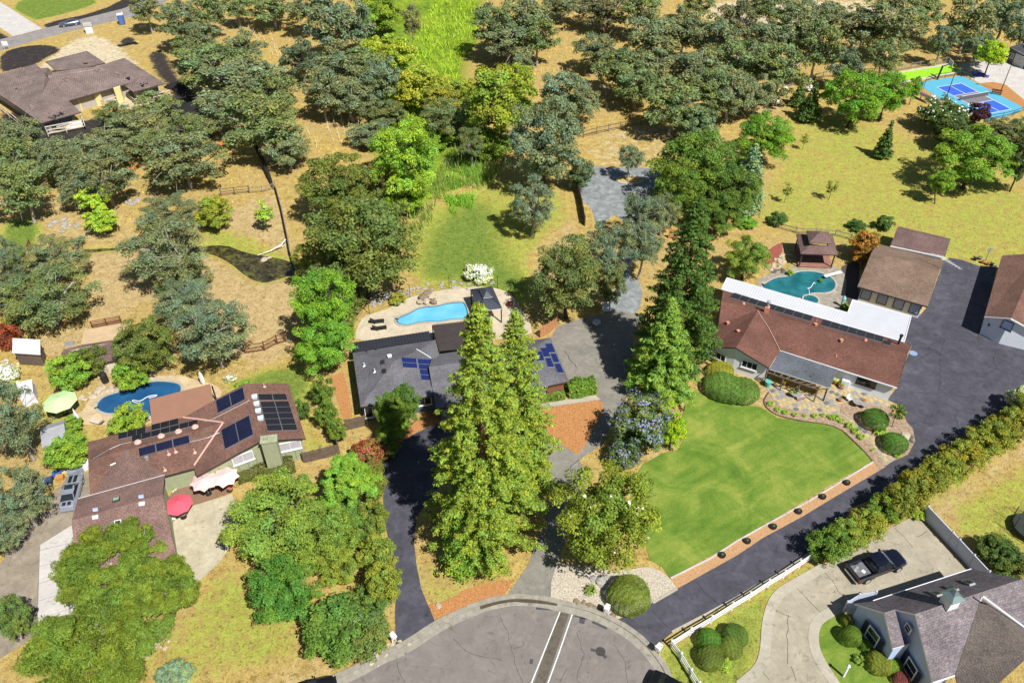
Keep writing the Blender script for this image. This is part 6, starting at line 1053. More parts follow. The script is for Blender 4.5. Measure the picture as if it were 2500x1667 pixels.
def bough_leaves(H, Rb, n, seed, nb, prof, leaf, zb=.03, droop=.1, wd=.13, asp=.55, jit=.55):
    r = np.random.default_rng(seed); L = []; Q = []; tips = []
    for i in range(nb):
        f = zb + (1 - zb) * (i + r.uniform(0, 1)) / nb; f = f ** .92; a = i * 2.39996 + r.normal(0, .25); ln = max(.25, prof(min(f, .999)) * Rb * r.uniform(.72, 1.12)); m = max(2, int(ln / (.16 * Rb)) + 1); cr0 = (wd * Rb) * (.55 + .45 * prof(min(f, .999)))
        for j in range(m):
            u = (j + 1) / m; u = .3 + .7 * u if m > 2 else u; cr = cr0 * (1.15 - .35 * u) * r.uniform(.8, 1.2); z = H * f + ln * (.18 * u - droop * u * u * 3.2 * .5); off = r.normal(0, .12 * cr)
            L.append((math.cos(a) * ln * u - math.sin(a) * off, math.sin(a) * ln * u + math.cos(a) * off, z)); Q.append((cr, cr, cr * .5))
        tips.append(L[-1])
    L = np.array(L); Q = np.array(Q); P, Nn, t, h = lobe_leaves(L, Q, n, seed, .3, down=.2, sub=6, subr=.42); return np.array(tips), leafmesh('crown', P, Nn, leaf, jit, t, h, asp, 1.0, seed=seed)
seq = lambda f: min(1, (1 - f) ** .62 * 1.02) * (1 if f > .12 else .75 + f * 2)
seq2 = lambda f: max(.02, (1 - f) ** .68) * (1 if f > .1 else .8 + f * 2)
con = lambda f: (1 - f) ** .85
SEQ = (.15, .20, .036)
conifer((1130, 1250), 745 * .9408, 150, SEQ, 'taller front redwood, left of the two yellow green ones before the grey house', 'redwood_tree', 120000, .105, seq2, 30, 5, cl=.2, topx=1098)
conifer((1190, 1140), 765 * .9408, 118, SEQ, 'right one of the two yellow green redwoods before the grey house', 'redwood_tree', 80000, .105, seq2, 28, 6, cl=.22, topx=1185)
conifer((1065, 1300), 1180, 60, (.11, .19, .03), 'low green skirt tree at the foot of the front redwood', 'tree', 14000, .12, seq, 9, 16, cl=.36)
conifer((1588, 850), 452, 112, (.055, .10, .025), 'tall dark green redwood left of the white house', 'redwood_tree', 60000, .125, seq2, 26, 7, cl=.22, topx=1608)
conifer((1540, 900), 690, 95, (.13, .21, .045), 'light green deodar cedar left of the white house', 'cedar_tree', 22000, .26, con, 13, 8, cl=.3, droop=.12, asp=.22, jit=.35, topx=1545)
conifer((1735, 490), 330, 46, (.13, .19, .13), 'blue green spruce at the right side of the mulberry group', 'spruce_tree', 12000, .2, seq, 14, 9, topx=1738)
conifer((1838, 242), 190, 24, (.06, .095, .03), 'left small dark cedar beside the white oleanders', 'cedar_tree', 5000, .22, con, 9, 10, topx=1842)
conifer((1868, 278), 188, 30, (.05, .085, .025), 'right dark cedar beside the white oleanders', 'cedar_tree', 6000, .22, con, 10, 11, topx=1876)
conifer((2040, 362), 278, 23, (.05, .09, .025), 'lone dark cypress in the middle of the field', 'cypress_tree', 5000, .2, con, 10, 12, topx=2050)
# feathery pine, front left
def pine(cx, cy, hw, hh, col, label, seed, n=30000, ks=1.0, leaf=.21):
    P, Rr, Rz = crown_fit(cx, cy, hw, hh, ks); t = thing('pine_tree', label, 'tree', (P.x, P.y, 0)); r = np.random.default_rng(seed); m = 76; d = r.normal(0, 1, (m, 3)); d /= np.linalg.norm(d, axis=1, keepdims=True); d[:, 2] = np.abs(d[:, 2]) * 1.0 - .15
    n = int(n * 1.6); L = d * (r.uniform(.5, .98, (m, 1))) * np.array([Rr, Rr, Rz]); L[:, 2] += Rz * ks; Q = np.full((m, 3), 1.0) * r.uniform(.15, .25, (m, 1)) * Rr; Q[:, 2] *= .6
    A, Nn, tt, h = lobe_leaves(L, Q, n, seed, .35, sub=7, subr=.42); me_ = leafmesh('crown', A, Nn, leaf, .6, tt, h, .16, -.8, seed=seed); c = link('crown', me_, t); c.color = (*col, 1)
    mb = MB(); mb.tube([(0, 0, -.05), (.2, .1, Rz * ks * .6), (.1, 0, Rz * ks * 1.2)], [.32, .24, .1], 8)
    for q in L[::2]: mb.tube([(0.1, 0, Rz * ks * r.uniform(.4, .9)), tuple(q * np.array([.5, .5, .85])), tuple(q)], [.11, .07, .025], 5)
    mb.build('trunk', BARK, t, world=False, smooth=True)
PN = (.10, .14, .024)
pine(255, 1300, 118, 95, PN, 'sprawling pine over the brown garage wing roof at lower left', 21, 36000); pine(375, 1360, 85, 90, PN, 'right half pine beside the front lawn at lower left', 22, 22000, .9); pine(210, 1490, 150, 88, PN, 'low spreading pine at the bottom left corner', 23, 34000, .8); pine(320, 1250, 42, 55, PN, 'upright pine shoot in front of the brown front wing roof', 24, 9000, 1.6)
pine(800, 1120, 68, 82, (.14, .24, .04), 'light green feathery pine right of the patio umbrellas', 25, 22000, 1.0); pine(795, 1205, 70, 50, (.10, .17, .04), 'darker lower feathery pine in the front clump', 26, 13000, .8)
tb = pine(400, 1556, 42, 26, (.13, .19, .15), 'small silver blue spruce at the bottom edge of the lawn', 27, 5000, .7)
# ---- white blossoms as their own part
def blossoms(t, n, size, m=BLOSSOM, seed=1, up=.1, name='blossoms'):
    cr = [c for c in t.children if c.name.split('.')[0] in ('crown', 'foliage')][0]; me_ = cr.data; r = np.random.default_rng(seed); N_ = len(me_.polygons); V = np.empty(len(me_.vertices) * 3); me_.vertices.foreach_get('co', V); V = V.reshape(-1, 4, 3).mean(1) * np.array(cr.scale)
    c = V.mean(0); rel = np.linalg.norm((V - c) / (V.std(0) * 1.7), axis=1); V = V[(rel > .95) & (V[:, 2] > c[2] - V[:, 2].std() * .6)]; V = V[r.integers(0, len(V), n)]; d = V - c; V = V + d / np.linalg.norm(d, axis=1, keepdims=True) * up
    me2 = leafmesh(name, V, d, size, .4, np.full(n, .5), np.full(n, .5), .9, mats=[m], seed=seed); o = link(name, me2, t); o['kind'] = 'stuff'
BLUEF = mat('blue flower spike', (.24, .25, .42), .8, .15, 5, bs=0)
for o in list(COL.objects):
    if o.parent is None and 'label' in o:
        l = o['label']
        if l.startswith('big magnolia'): blossoms(o, 34, .17, seed=3, up=.1)
        elif 'white blooming' in l: blossoms(o, 700, .11, seed=4, up=.12)
        elif 'ceanothus' in l and 'blue flowering' in l: blossoms(o, 800, .1, BLUEF, 5, .2)
        elif 'lower ceanothus' in l: blossoms(o, 200, .11, BLUEF, 5, .2)
        elif 'pale flowering shrub' in l: blossoms(o, 60, .1, seed=6)
        elif 'dark shrub mass below the turq' in l: blossoms(o, 120, .2, seed=8)
        elif 'orange leaved' in l: blossoms(o, 160, .14, mat('orange leaf', (.38, .17, .03), .7, .2, 4, bs=0), 9, .05, 'orange_leaves')
        elif l.startswith('reddish bronze'): blossoms(o, 500, .14, mat('red young leaf', (.32, .08, .04), .6, .2, 4, bs=0), 9, .05, 'red_leaves')
for i, (cx, cy, hw, hh) in enumerate(((1722, 240, 14, 11), (1750, 230, 17, 13), (1778, 232, 17, 14), (1803, 212, 12, 12), (1860, 205, 10, 8))):
    t = tree('shrub', cx, cy, hw, hh, (.32, .34, .24), ['smallest and leftmost white oleander along the grass track', 'second white oleander from the left along the grass track', 'widest white oleander left of the dark cedars', 'white oleander next to the left dark cedar', 'white oleander seen between the two dark cedars'][i], 'bush', 'flowering_bush', kzs=.8, group='white oleanders by the grass track'); blossoms(t, 350, .16, seed=40 + i)
# ---- leafy hedges along a line
def hedge(pts, wd, ht, col, label, n, leaf=.14, name='hedge', loose=.25, cat='hedge', seed=3, group=None):
    P = [G(p) for p in pts]; seg = [(a, b, (b - a).length) for a, b in zip(P, P[1:])]; tot = sum(s[2] for s in seg); r = np.random.default_rng(seed); t = thing(name, label, cat, P[0], group=group); C = []; Nn = []
    pr = np.array([s[2] / tot for s in seg]); idx = r.choice(len(seg), n, p=pr); u = r.random(n)
    for i, q in zip(idx, u):
        a, b, _ = seg[i]; d = (b - a).normalized(); s = Vector((-d.y, d.x, 0)); th = r.uniform(-.15, np.pi + .15); c = a.lerp(b, q); bl = 1 + loose * (math.sin(c.x * 2.1 + c.y) * .5 + math.sin(c.x * .9 - c.y * 1.7 + seed) * .6); k = r.uniform(.8, 1)
        x = math.copysign(abs(math.cos(th)) ** .6, math.cos(th)) * wd / 2 * k * bl; z = max(0, math.sin(th)) ** .6 * ht * k * bl; z = z if abs(x) < wd * .35 else r.uniform(.05, max(.1, z))
        w_ = c + s * x + Vector((0, 0, z)) - P[0]; C.append(w_); Nn.append(s * x / wd * 2 + Vector((0, 0, z / ht)))
    me_ = leafmesh('foliage', np.array(C), np.array(Nn), leaf, .55, r.uniform(.3, .7, n), r.uniform(.3, .7, n), seed=seed); o = link('foliage', me_, t); o.color = (*col, 1)
    mb = MB(); Q = [p - P[0] for p in P]; 
    for a, b in zip(Q, Q[1:]):
        m_ = max(1, int((b - a).length / 1.2))
        for k in range(m_ + 1): c = a.lerp(b, k / m_); mb.tube([c, c + Vector((.05, .05, ht * .7))], [.05, .02], 5)
    mb.build('stem', BARKD, t, world=False); return t
hedge([(22, 390, 590), (22, 590, 560)], 1.6, 1.3, (.09, .14, .03), 'lower clipped hedge before the brown garage door', 2600, .12); hedge([(22, 620, 545), (22, 840, 500)], 1.9, 1.7, (.085, .15, .025), 'larger clipped hedge right of the brown garage door', 4200, .12, seed=5)
hedge([(20, 1960, 1230), (20, 2140, 1190), (21, 260, 1170), (21, 400, 1130)], 2.4, 1.3, (.07, .075, .025), 'low dark hedge below the windows of the green house', 5200, .12, seed=6)
HC_ = [(1905, 1255, 44, 52, (.09, .15, .03)), (1950, 1225, 42, 48, (.13, .17, .035)), (1990, 1205, 40, 46, (.15, .17, .03)), (2030, 1175, 42, 46, (.10, .16, .03)), (2065, 1150, 42, 52, (.14, .155, .03)), (2100, 1125, 42, 52, (.155, .16, .03)), (2140, 1100, 40, 46, (.14, .16, .03)), (2175, 1075, 40, 44, (.15, .17, .03)), (2210, 1050, 42, 46, (.165, .165, .03)), (2245, 1025, 42, 46, (.15, .165, .03)), (2285, 1000, 42, 46, (.14, .16, .03)), (2325, 975, 42, 46, (.16, .165, .03)), (2360, 945, 38, 46, (.15, .16, .03)), (2110, 1180, 16, 14, (.22, .27, .04))]
HL = ['deep green first bush of the long hedge by the white rail fence', 'second bush of the long hedge, olive, behind the pickup', 'third bush of the long hedge, yellowish, above the pickup', 'fourth bush of the long hedge, greener than its neighbours', 'fifth bush of the long hedge beside the vinyl fence corner', 'sixth bush of the long hedge with bronze tips', 'seventh bush of the long hedge', 'eighth bush of the long hedge', 'ninth bush of the long hedge, yellow olive', 'tenth bush of the long hedge', 'eleventh bush of the long hedge', 'twelfth bush of the long hedge near the right edge', 'last bush of the long hedge at the right edge', 'small pale yellow shrub at the outer foot of the long hedge']
for (cx, cy, hw, hh, c), l in zip(HC_, HL): tree('broad', cx, cy, hw * 1.25, hh * .98, c, l, 'bush', 'hedge_bush', kzs=.85, group='bushes of the long hedge')
# ---- small leafy plants in the beds

def tuft_mesh(n, L, w_, seed, spread=.9):
    r = np.random.default_rng(seed); V = []; F = []
    for i in range(n):
        a = r.uniform(0, 6.28); s = r.uniform(.5, 1) * spread; h = r.uniform(.6, 1) * L; d = np.array([math.cos(a), math.sin(a), 0]); q = np.array([-math.sin(a), math.cos(a), 0]) * w_; b = d * .05; m_ = d * s * L * .5 + np.array([0, 0, h * .75]); e = d * s * L + np.array([0, 0, h * .55]); k = len(V)
        V += [b - q, b + q, m_ + q, m_ - q, e]; F += [(k, k + 1, k + 2, k + 3), (k + 3, k + 2, k + 4)]
    me_ = bpy.data.meshes.new('leaves'); me_.from_pydata([tuple(v) for v in V], [], F); at = me_.attributes.new('tint', 'FLOAT_COLOR', 'POINT'); c = np.tile([.6, .5, 0, 1], (len(V), 1)) ; c[:, 0] += r.normal(0, .15, len(V)); at.data.foreach_set('color', c.astype(np.float32).ravel()); me_.materials.append(LEAF); return me_
TUFT = [tuft_mesh(60, .55, .03, s) for s in (1, 2, 3)]
def plant(p, s, col, label, name='agapanthus', group=None, cat='plant'):
    t = thing(name, label, cat, G(p), 0, group); o = link('leaves', TUFT[len(bpy.data.objects) % 3], t); o.scale = (s, s, s); o.color = (*col, 1); o.rotation_euler = (0, 0, random.uniform(0, 6)); return t
for i, (x, y, s) in enumerate(((270, 635, 1.3), (330, 685, 1.2), (392, 705, 1.2), (470, 722, 1.1), (552, 730, .8), (632, 735, 1.1), (700, 725, .9), (760, 742, 1.1), (800, 750, 1.5), (850, 775, 1.2), (915, 815, 1.5), (965, 860, 1.4), (1015, 910, 1.4), (1150, 870, 1.7), (1190, 860, 1.5), (1215, 930, 1.3), (1240, 1010, 1.2), (1310, 1060, 1.2), (1020, 710, 1.0), (1105, 1010, .7))):
    plant((23, x, y), s, (.16, .24, .04), 'strap leaved plant in the bark bed, ' + ('under the curved patio wall' if i < 6 else 'where the flagstone walk begins' if i < 10 else 'along the middle of the flagstone walk' if i < 13 else 'on the driveway side of the flagstone walk' if i < 18 else 'small one by itself'), group='strap leaved plants in the bark bed')
plant((32, 815, 825), 1.8, (.13, .17, .05), 'spiky grass clump on the cream pebbles left of the juniper dome')
# ---- ground cover that nobody could count
def blades(name, polys, dens, h, w_, col, label, seed, tilt=.25, cmul=1.0):
    r = np.random.default_rng(seed); PP_ = []
    for poly in polys:
        Q = [G(p) for p in poly]; x0, x1 = min(q.x for q in Q), max(q.x for q in Q); y0, y1 = min(q.y for q in Q), max(q.y for q in Q); n = int((x1 - x0) * (y1 - y0) * dens); x = r.uniform(x0, x1, n); y = r.uniform(y0, y1, n); k = (sdist(Q, x, y) > 0) & (np.sin(x * .9 + 1.3 * np.sin(y * .7)) + np.sin(y * 1.1 + x * .3) > -1.0); PP_.append(np.c_[x[k], y[k]])
    X2 = np.vstack(PP_); n = len(X2); C = np.c_[X2, np.zeros(n)]; a = r.uniform(0, 6.28, n); hh = h * r.uniform(.5, 1.2, n); q = np.c_[np.cos(a), np.sin(a), np.zeros(n)] * w_; top = C + np.c_[r.normal(0, tilt, n) * hh, r.normal(0, tilt, n) * hh, hh]
    V = np.stack([C - q, C + q, top + q * .4, top - q * .4], 1).reshape(-1, 3); me_ = bpy.data.meshes.new(name); me_.vertices.add(n * 4); me_.vertices.foreach_set('co', V.astype(np.float32).ravel()); me_.loops.add(n * 4); me_.loops.foreach_set('vertex_index', np.arange(n * 4, dtype=np.int32)); me_.polygons.add(n); me_.polygons.foreach_set('loop_start', np.arange(n, dtype=np.int32) * 4); me_.update(calc_edges=True)
    at = me_.attributes.new('tint', 'FLOAT_COLOR', 'POINT'); c = np.zeros((n, 4)); c[:, 0] = r.uniform(.2, .8, n); c[:, 1] = r.uniform(.2, .8, n); c[:, 3] = 1; at.data.foreach_set('color', np.repeat(c, 4, 0).astype(np.float32).ravel()); me_.materials.append(LEAF); o = link(name, me_); o.color = (*col, 1); setp(o, label, 'grass', kind='stuff')
blades('reeds', [[(1020, 370), (1060, 330), (1100, 300), (1160, 340), (1150, 420), (1100, 440), (1060, 430), (1020, 460), (980, 460)], [(930, 490), (1000, 470), (990, 520), (950, 540)]], 9, 1.7, .06, (.16, .22, .07), 'tall pale green reeds between the marsh and the centre lawn', 3)
blades('marsh_grass', [[(820, 60), (900, 150), (940, 160), (950, 100), (1000, 0), (1100, 0), (1100, 90), (1055, 160), (1075, 250), (1110, 330), (1060, 340), (960, 280), (860, 240), (850, 160)]], 4.5, .9, .09, (.24, .33, .04), 'bright yellow green marsh grass', 4, .4)
blades('dry_grass', [[(470, 0), (820, 0), (830, 120), (850, 330), (700, 380), (640, 380), (560, 60)], [(1100, 0), (1700, 0), (1800, 250), (1540, 270), (1340, 300), (1100, 250)], [(1700, 0), (2352, 0), (2330, 120), (2100, 150), (2030, 170), (1800, 230)], [(0, 340), (600, 340), (640, 430), (560, 470), (330, 560), (60, 440)]], 1.3, .32, .07, (.42, .29, .10), 'golden dry grass under the woodland oaks', 5, .6)
blades('clump_grass', [[(1020, 455), (1090, 450), (1085, 495), (1040, 495)], [(1035, 400), (1110, 380), (1110, 420), (1030, 440)]], 30, 1.0, .05, (.14, .27, .035), 'drooping green grass clump at the top of the centre lawn', 6, .5)
# ------------------------------------------------------------------ fences
def fence(name, label, pts, ht, m, kind='board', post=.11, step=2.4, bw=.14, rails_=(.3, .85), boards_part=True):
    P = [G(p) for p in pts]; t = thing(name, label, 'fence', P[0])
    mb = MB(); po = []
    for a, b in zip(P, P[1:]):
        n = max(1, round((b - a).length / step))
        for k in range(n): po.append(a.lerp(b, k / n))
    po.append(P[-1]); pm = None
    for p in po:
        if pm is None:
            k_ = MB(); k_.box((0, 0, ht / 2 + .04), (post, post, ht + .08)); ob = k_.build('post', m, t, world=False); pm = ob.data; ob.location = p - P[0]
        else: ob = link('post', pm, t); ob.location = p - P[0]
    for a, b in zip(P, P[1:]):
        for r_ in rails_:
            mb = MB(); mb.beam(a + Vector((0, 0, ht * r_)), b + Vector((0, 0, ht * r_)), .05, .09); mb.build('rail', m, t)
    bd = None
    if kind == 'board':
        L = sum((b - a).length for a, b in zip(P, P[1:])); cnt_ = 0
        for a, b in zip(P, P[1:]):
            d = b - a; n = int(d.length / (bw + .01)); rz = math.atan2(d.y, d.x); nn = Vector((d.y, -d.x, 0)).normalized() * .05
            for k in range(n):
                if bd is None: k_ = MB(); k_.box((0, 0, ht / 2), (bw, .025, ht)); o = k_.build('board', m, t, world=False); bd = o.data
                else: o = link('board', bd, t)
                o.location = a.lerp(b, (k + .5) / n) + nn - P[0]; o.rotation_euler = (random.uniform(-.02, .02), 0, rz); o.scale = (1, 1, random.uniform(.96, 1.02))
    elif kind == 'picket':
        mb = MB()
        for a, b in zip(P, P[1:]):
            n = int((b - a).length / .16)
            for k in range(n): p = a.lerp(b, (k + .5) / n); mb.box((p.x, p.y, ht / 2), (.025, .025, ht * .95))
        mb.build('picket', m, t, kind='stuff')
    elif kind == 'wire':
        mb = MB()
        for a, b in zip(P, P[1:]):
            for z in (.15, .35, .55, .75, .95): mb.beam(a + Vector((0, 0, ht * z)), b + Vector((0, 0, ht * z)), .015)
            n = int((b - a).length / .5)
            for k in range(n): p = a.lerp(b, k / n); mb.box((p.x, p.y, ht / 2), (.015, .015, ht * .9))
        mb.build('wire_mesh', m, t, kind='stuff')
    return t
RUST = mat('rusty red steel', (.16, .045, .03), .7, .3, 3); GREYM = mat('grey weathered wood', (.22, .19, .16), .9, .3, 3)
fence('board_fence', 'dark weathered board fence from the green house to the ivy hedge', [(21, 480, 1105), (21, 768, 1035)], 1.7, WOODB); fence('board_gate', 'short weathered board gate beside the grey house wall', [(21, 825, 838), (21, 985, 800)], 1.7, WOODB); fence('board_fence', 'short dark board fence at the foot of the ivy hedge', [(21, 705, 870), (21, 745, 960), (21, 768, 1030)], 1.7, WOODB)
fence('cedar_fence', 'orange cedar fence at the back of the grey parking court', [(12, 400, 1425), (12, 480, 1380), (12, 538, 1320)], 1.8, WOODO); fence('cedar_fence', 'short orange cedar fence left of the tall dark redwood', [(12, 1450, 610), (12, 1520, 615)], 1.7, WOODO)
fence('iron_fence', 'rust red picket fence between the paddock and the green house yard', [(10, 2010, 1555), (10, 2170, 1530), (11, 260, 1475), (11, 330, 1460)], 1.5, RUST, 'picket', rails_=(.15, .9)); fence('corral_gate', 'rust red pipe gate at the near side of the dry paddock', [(10, 765, 1355), (10, 1000, 1310)], 1.3, RUST, 'rail', rails_=(.2, .4, .6, .8, 1)); fence('cattle_gate', 'rusty slatted cattle gate standing end on at the left', [(10, 215, 850), (10, 262, 690)], 1.5, RUST, 'rail', rails_=(.15, .3, .45, .6, .75, .9, 1))
fence('corral_fence', 'dark pipe corral panel at the top of the dry paddock', [(10, 1815, 268), (10, 1925, 255), (10, 2045, 243)], 1.4, mat('brown pipe', (.1, .07, .055)), 'rail', rails_=(.35, .6, .98)); fence('wire_fence', 'thin wire fence along the golden grass right of the corral panel', [(10, 2050, 243), (10, 2150, 235), (11, 230, 210)], 1.2, GREYM, 'wire')
fence('wire_fence', 'brown wire fence along the edge of the middle oak wood', [(2, 752, 1130), (2, 860, 1100), (2, 1150, 1040), (2, 1300, 1010), (2, 1480, 985)], 1.5, mat('rusty mesh', (.13, .08, .05)), 'wire'); fence('pipe_fence', 'brown pipe fence between marsh and centre lawn', [(1, 1640, 1345), (1, 1755, 1325), (1, 1860, 1305), (1, 1960, 1290)], 1.4, mat('brown pipe', (.1, .07, .055)), 'wire')
fence('plank_fence', 'grey plank stand-in for an unclear seam line down the right side of the dry paddock', [(11, 245, 200), (11, 300, 400), (11, 350, 640), (11, 370, 760), (11, 430, 920)], 1.3, GREYM, 'board', bw=.2); fence('plank_fence', 'dark plank fence between the centre lawn and the gravel yard', [(12, 690, 190), (12, 725, 300), (12, 765, 510)], 1.8, WOODB, 'board', bw=.16)  # planks beside the dry paddock stand in for an unexplained seam line
fence('wire_fence', 'grey wire fence behind the oleanders and the putting green', [(2, 1960, 830), (3, 230, 760), (3, 700, 640), (3, 1200, 600), (3, 1700, 520), (3, 2000, 480)], 1.4, GREYM, 'wire')
fence('wire_fence', 'wire fence between the field and the gazebo garden', [(13, 300, 520), (13, 480, 570), (13, 800, 590), (13, 930, 625)], 1.1, GREYM, 'wire')
# cast shadow modelled as a black trunk; fallen white branch
sn = thing('shadow_trunk', 'long straight black trunk shape standing in for a shadow across the golden grass', 'shadow shape', G((11, 225, 205))); mb = MB(); a, b_ = G((11, 228, 205)), G((11, 150, 0), 1.0); mb.tube([a, a.lerp(b_, .5) + Vector((0, 0, .3)), b_], [.22, .32, .38], 8); mb.tube([b_, G((1, 60, 1150), 3)], [.38, .3], 8); mb.build('trunk', mat('painted shadow black', (.02, .015, .012)), sn)
fb = thing('fallen_branch', 'long bare white branch lying across the dark creek pool', 'branch', G((11, 95, 750))); mb = MB(); mb.tube([G((11, 95, 750), .1), G((11, 200, 715), .35), G((11, 290, 665), .6), G((11, 325, 620), .9)], [.05, .1, .13, .1], 6); mb.tube([G((11, 250, 690), .5), G((11, 330, 660), .8)], [.07, .04], 5); mb.build('limb', mat('bleached wood', (.6, .56, .48)), fb)
# white three rail fence
wf = thing('rail_fence', 'white post and rail fence between the dark drive and the corner lawn', 'fence', G((33, 640, 535))); WP = [G(p) for p in [(33, 640, 535), (33, 502, 625), (33, 375, 708), (33, 248, 785), (33, 95, 885), (32, 1965, 970), (32, 1795, 1078), (32, 1625, 1178), (32, 1468, 1278), (32, 1545, 1378), (32, 1625, 1512), (32, 1690, 1620)]]
for i, p in enumerate(WP):
    mb = MB(); hh = 1.25 if i else 1.7; mb.box((p.x, p.y, hh / 2), (.14, .14, hh)); mb.box((p.x, p.y, hh + .03), (.2, .2, .05)); mb.lathe([(.08, 0), (.02, .1)], (p.x, p.y, hh + .06), 4); mb.build('post', WHITE, wf)
for a, b_ in zip(WP, WP[1:]):
    for z in (.35, .72, 1.08): mb = MB(); mb.beam(a + Vector((0, 0, z)), b_ + Vector((0, 0, z)), .05, .15); mb.build('rail', WHITE, wf)
# vinyl privacy fence
vf = thing('vinyl_fence', 'tall shade tinted white vinyl privacy fence at the end of the concrete driveway', 'fence', G((33, 1520, 215))); VP = [G(p) for p in [(33, 1485, 185), (33, 1520, 215), (33, 1717, 428), (33, 1772, 485), (33, 1888, 612), (33, 2010, 745)]]; VINYL = mat('shade tinted white vinyl', (.50, .53, .64), .4, .03, 1, bs=0)  # vinyl colour greyed blue to imitate shade on a white fence
for p in VP: mb = MB(); mb.box((p.x, p.y, .98), (.15, .15, 1.96)); mb.lathe([(.13, 0), (.13, .04), (.02, .12)], (p.x, p.y, 1.96), 4); mb.build('post', VINYL, vf)
for a, b_ in zip(VP, VP[1:]):
    mb = MB(); mb.beam(a + Vector((0, 0, .95)), b_ + Vector((0, 0, .95)), .05, 1.7); mb.build('panel', VINYL, vf); 
    for z in (1.84, .1): mb = MB(); mb.beam(a + Vector((0, 0, z)), b_ + Vector((0, 0, z)), .09, .12); mb.build('rail', VINYL, vf)
v2 = thing('vinyl_fence', 'short shade tinted white vinyl fence closing the gap beside the shade blue gable', 'fence', G((33, 870, 985)));  q = [G(p) for p in [(33, 945, 1010), (33, 868, 985), (33, 965, 925), (33, 1100, 905)]]
for p in q: mb = MB(); mb.box((p.x, p.y, .93), (.15, .15, 1.86)); mb.build('post', VINYL, v2)
for a, b_ in zip(q, q[1:]): mb = MB(); mb.beam(a + Vector((0, 0, .9)), b_ + Vector((0, 0, .9)), .05, 1.7); mb.build('panel', VINYL, v2)
# pool fence
pf_ = thing('pool_fence', 'thin black fence posts and wire round the bright blue pool rocks', 'fence', G((11, 1015, 1232))); q = [G((11, x, y)) for x, y in ((885, 1440), (1015, 1232), (1348, 1092), (1668, 1022), (2063, 1016))]
for p in q: mb = MB(); mb.tube([p, p + Vector((0, 0, 2.1))], .035, 6); mb.build('post', BLACK, pf_)
mb = MB()
for a, b_ in zip(q, q[1:]):
    for z in (.1, 1.1, 2.05): mb.beam(a + Vector((0, 0, z)), b_ + Vector((0, 0, z)), .012)
mb.build('wire', BLACK, pf_, kind='stuff')
# ------------------------------------------------------------------ rocks
def rock_mesh(s):
    r = np.random.default_rng(s); mb = MB(); n = 8; prof = [(.02, -.3), (.8, -.2), (1, .1), (.75, .45), (.3, .62)]; P = []
    for rr, z in prof: P += [((rr * r.uniform(.8, 1.15)) * math.cos(k * math.pi / 4), rr * r.uniform(.7, 1.1) * math.sin(k * math.pi / 4), z + r.uniform(-.06, .06)) for k in range(8)]
    F = [(i * n + k, i * n + (k + 1) % n, (i + 1) * n + (k + 1) % n, (i + 1) * n + k) for i in range(4) for k in range(n)] + [tuple(range(32, 40))]
    me_ = bpy.data.meshes.new('rock'); me_.from_pydata(P, [], F); return me_
RM = [rock_mesh(i) for i in range(4)]; ROCKM = [mat('tan rock', (.40, .33, .24), .9, .3, 3), mat('grey rock', (.30, .28, .25), .9, .35, 3), mat('dark rock', (.10, .09, .08), .9, .4, 3), mat('brown round rock', (.20, .15, .10), .9, .4, 4)]
RK = {}
def rock(p, s, mi, label, group=None, name='rock', z=0.0):
    k = (random.randrange(4), mi)
    if k not in RK: RK[k] = RM[k[0]].copy(); RK[k].materials.append(ROCKM[mi])
    o = link(name, RK[k]); o.location = G(p) + Vector((0, 0, z)); o.scale = (s, s * random.uniform(.7, 1), s * random.uniform(.5, .8)); o.rotation_euler = (0, 0, random.uniform(0, 6)); setp(o, label, 'rock', group); return o
for x, y, s in ((700, 905, .5), (755, 915, .42), (805, 935, .45), (845, 955, .45), (885, 970, .42), (993, 1020, .42)): rock((32, x, y), s, 3, 'round brown boulder of the row on the pebbles behind the kerb', 'boulders behind the kerb', 'boulder')
rock((32, 915, 730), 1.0, 1, 'largest grey green boulder on the cream pebbles under the magnolia', None, 'boulder'); rock((32, 840, 715), .55, 1, 'smaller grey boulder beside the largest one on the pebbles', None, 'boulder')
rock((23, 1375, 885), .75, 0, 'large pale boulder in the bark bed beside the dark drive', None, 'boulder'); rock((23, 1425, 900), .42, 2, 'dark boulder next to the pale one in the bark bed', None, 'boulder'); rock((23, 1428, 932), .4, 2, 'lowest dark boulder in the bark bed', None, 'boulder'); rock((31, 1578, 935), .4, 0, 'pale stone in the mulch at the roadside corner', None)
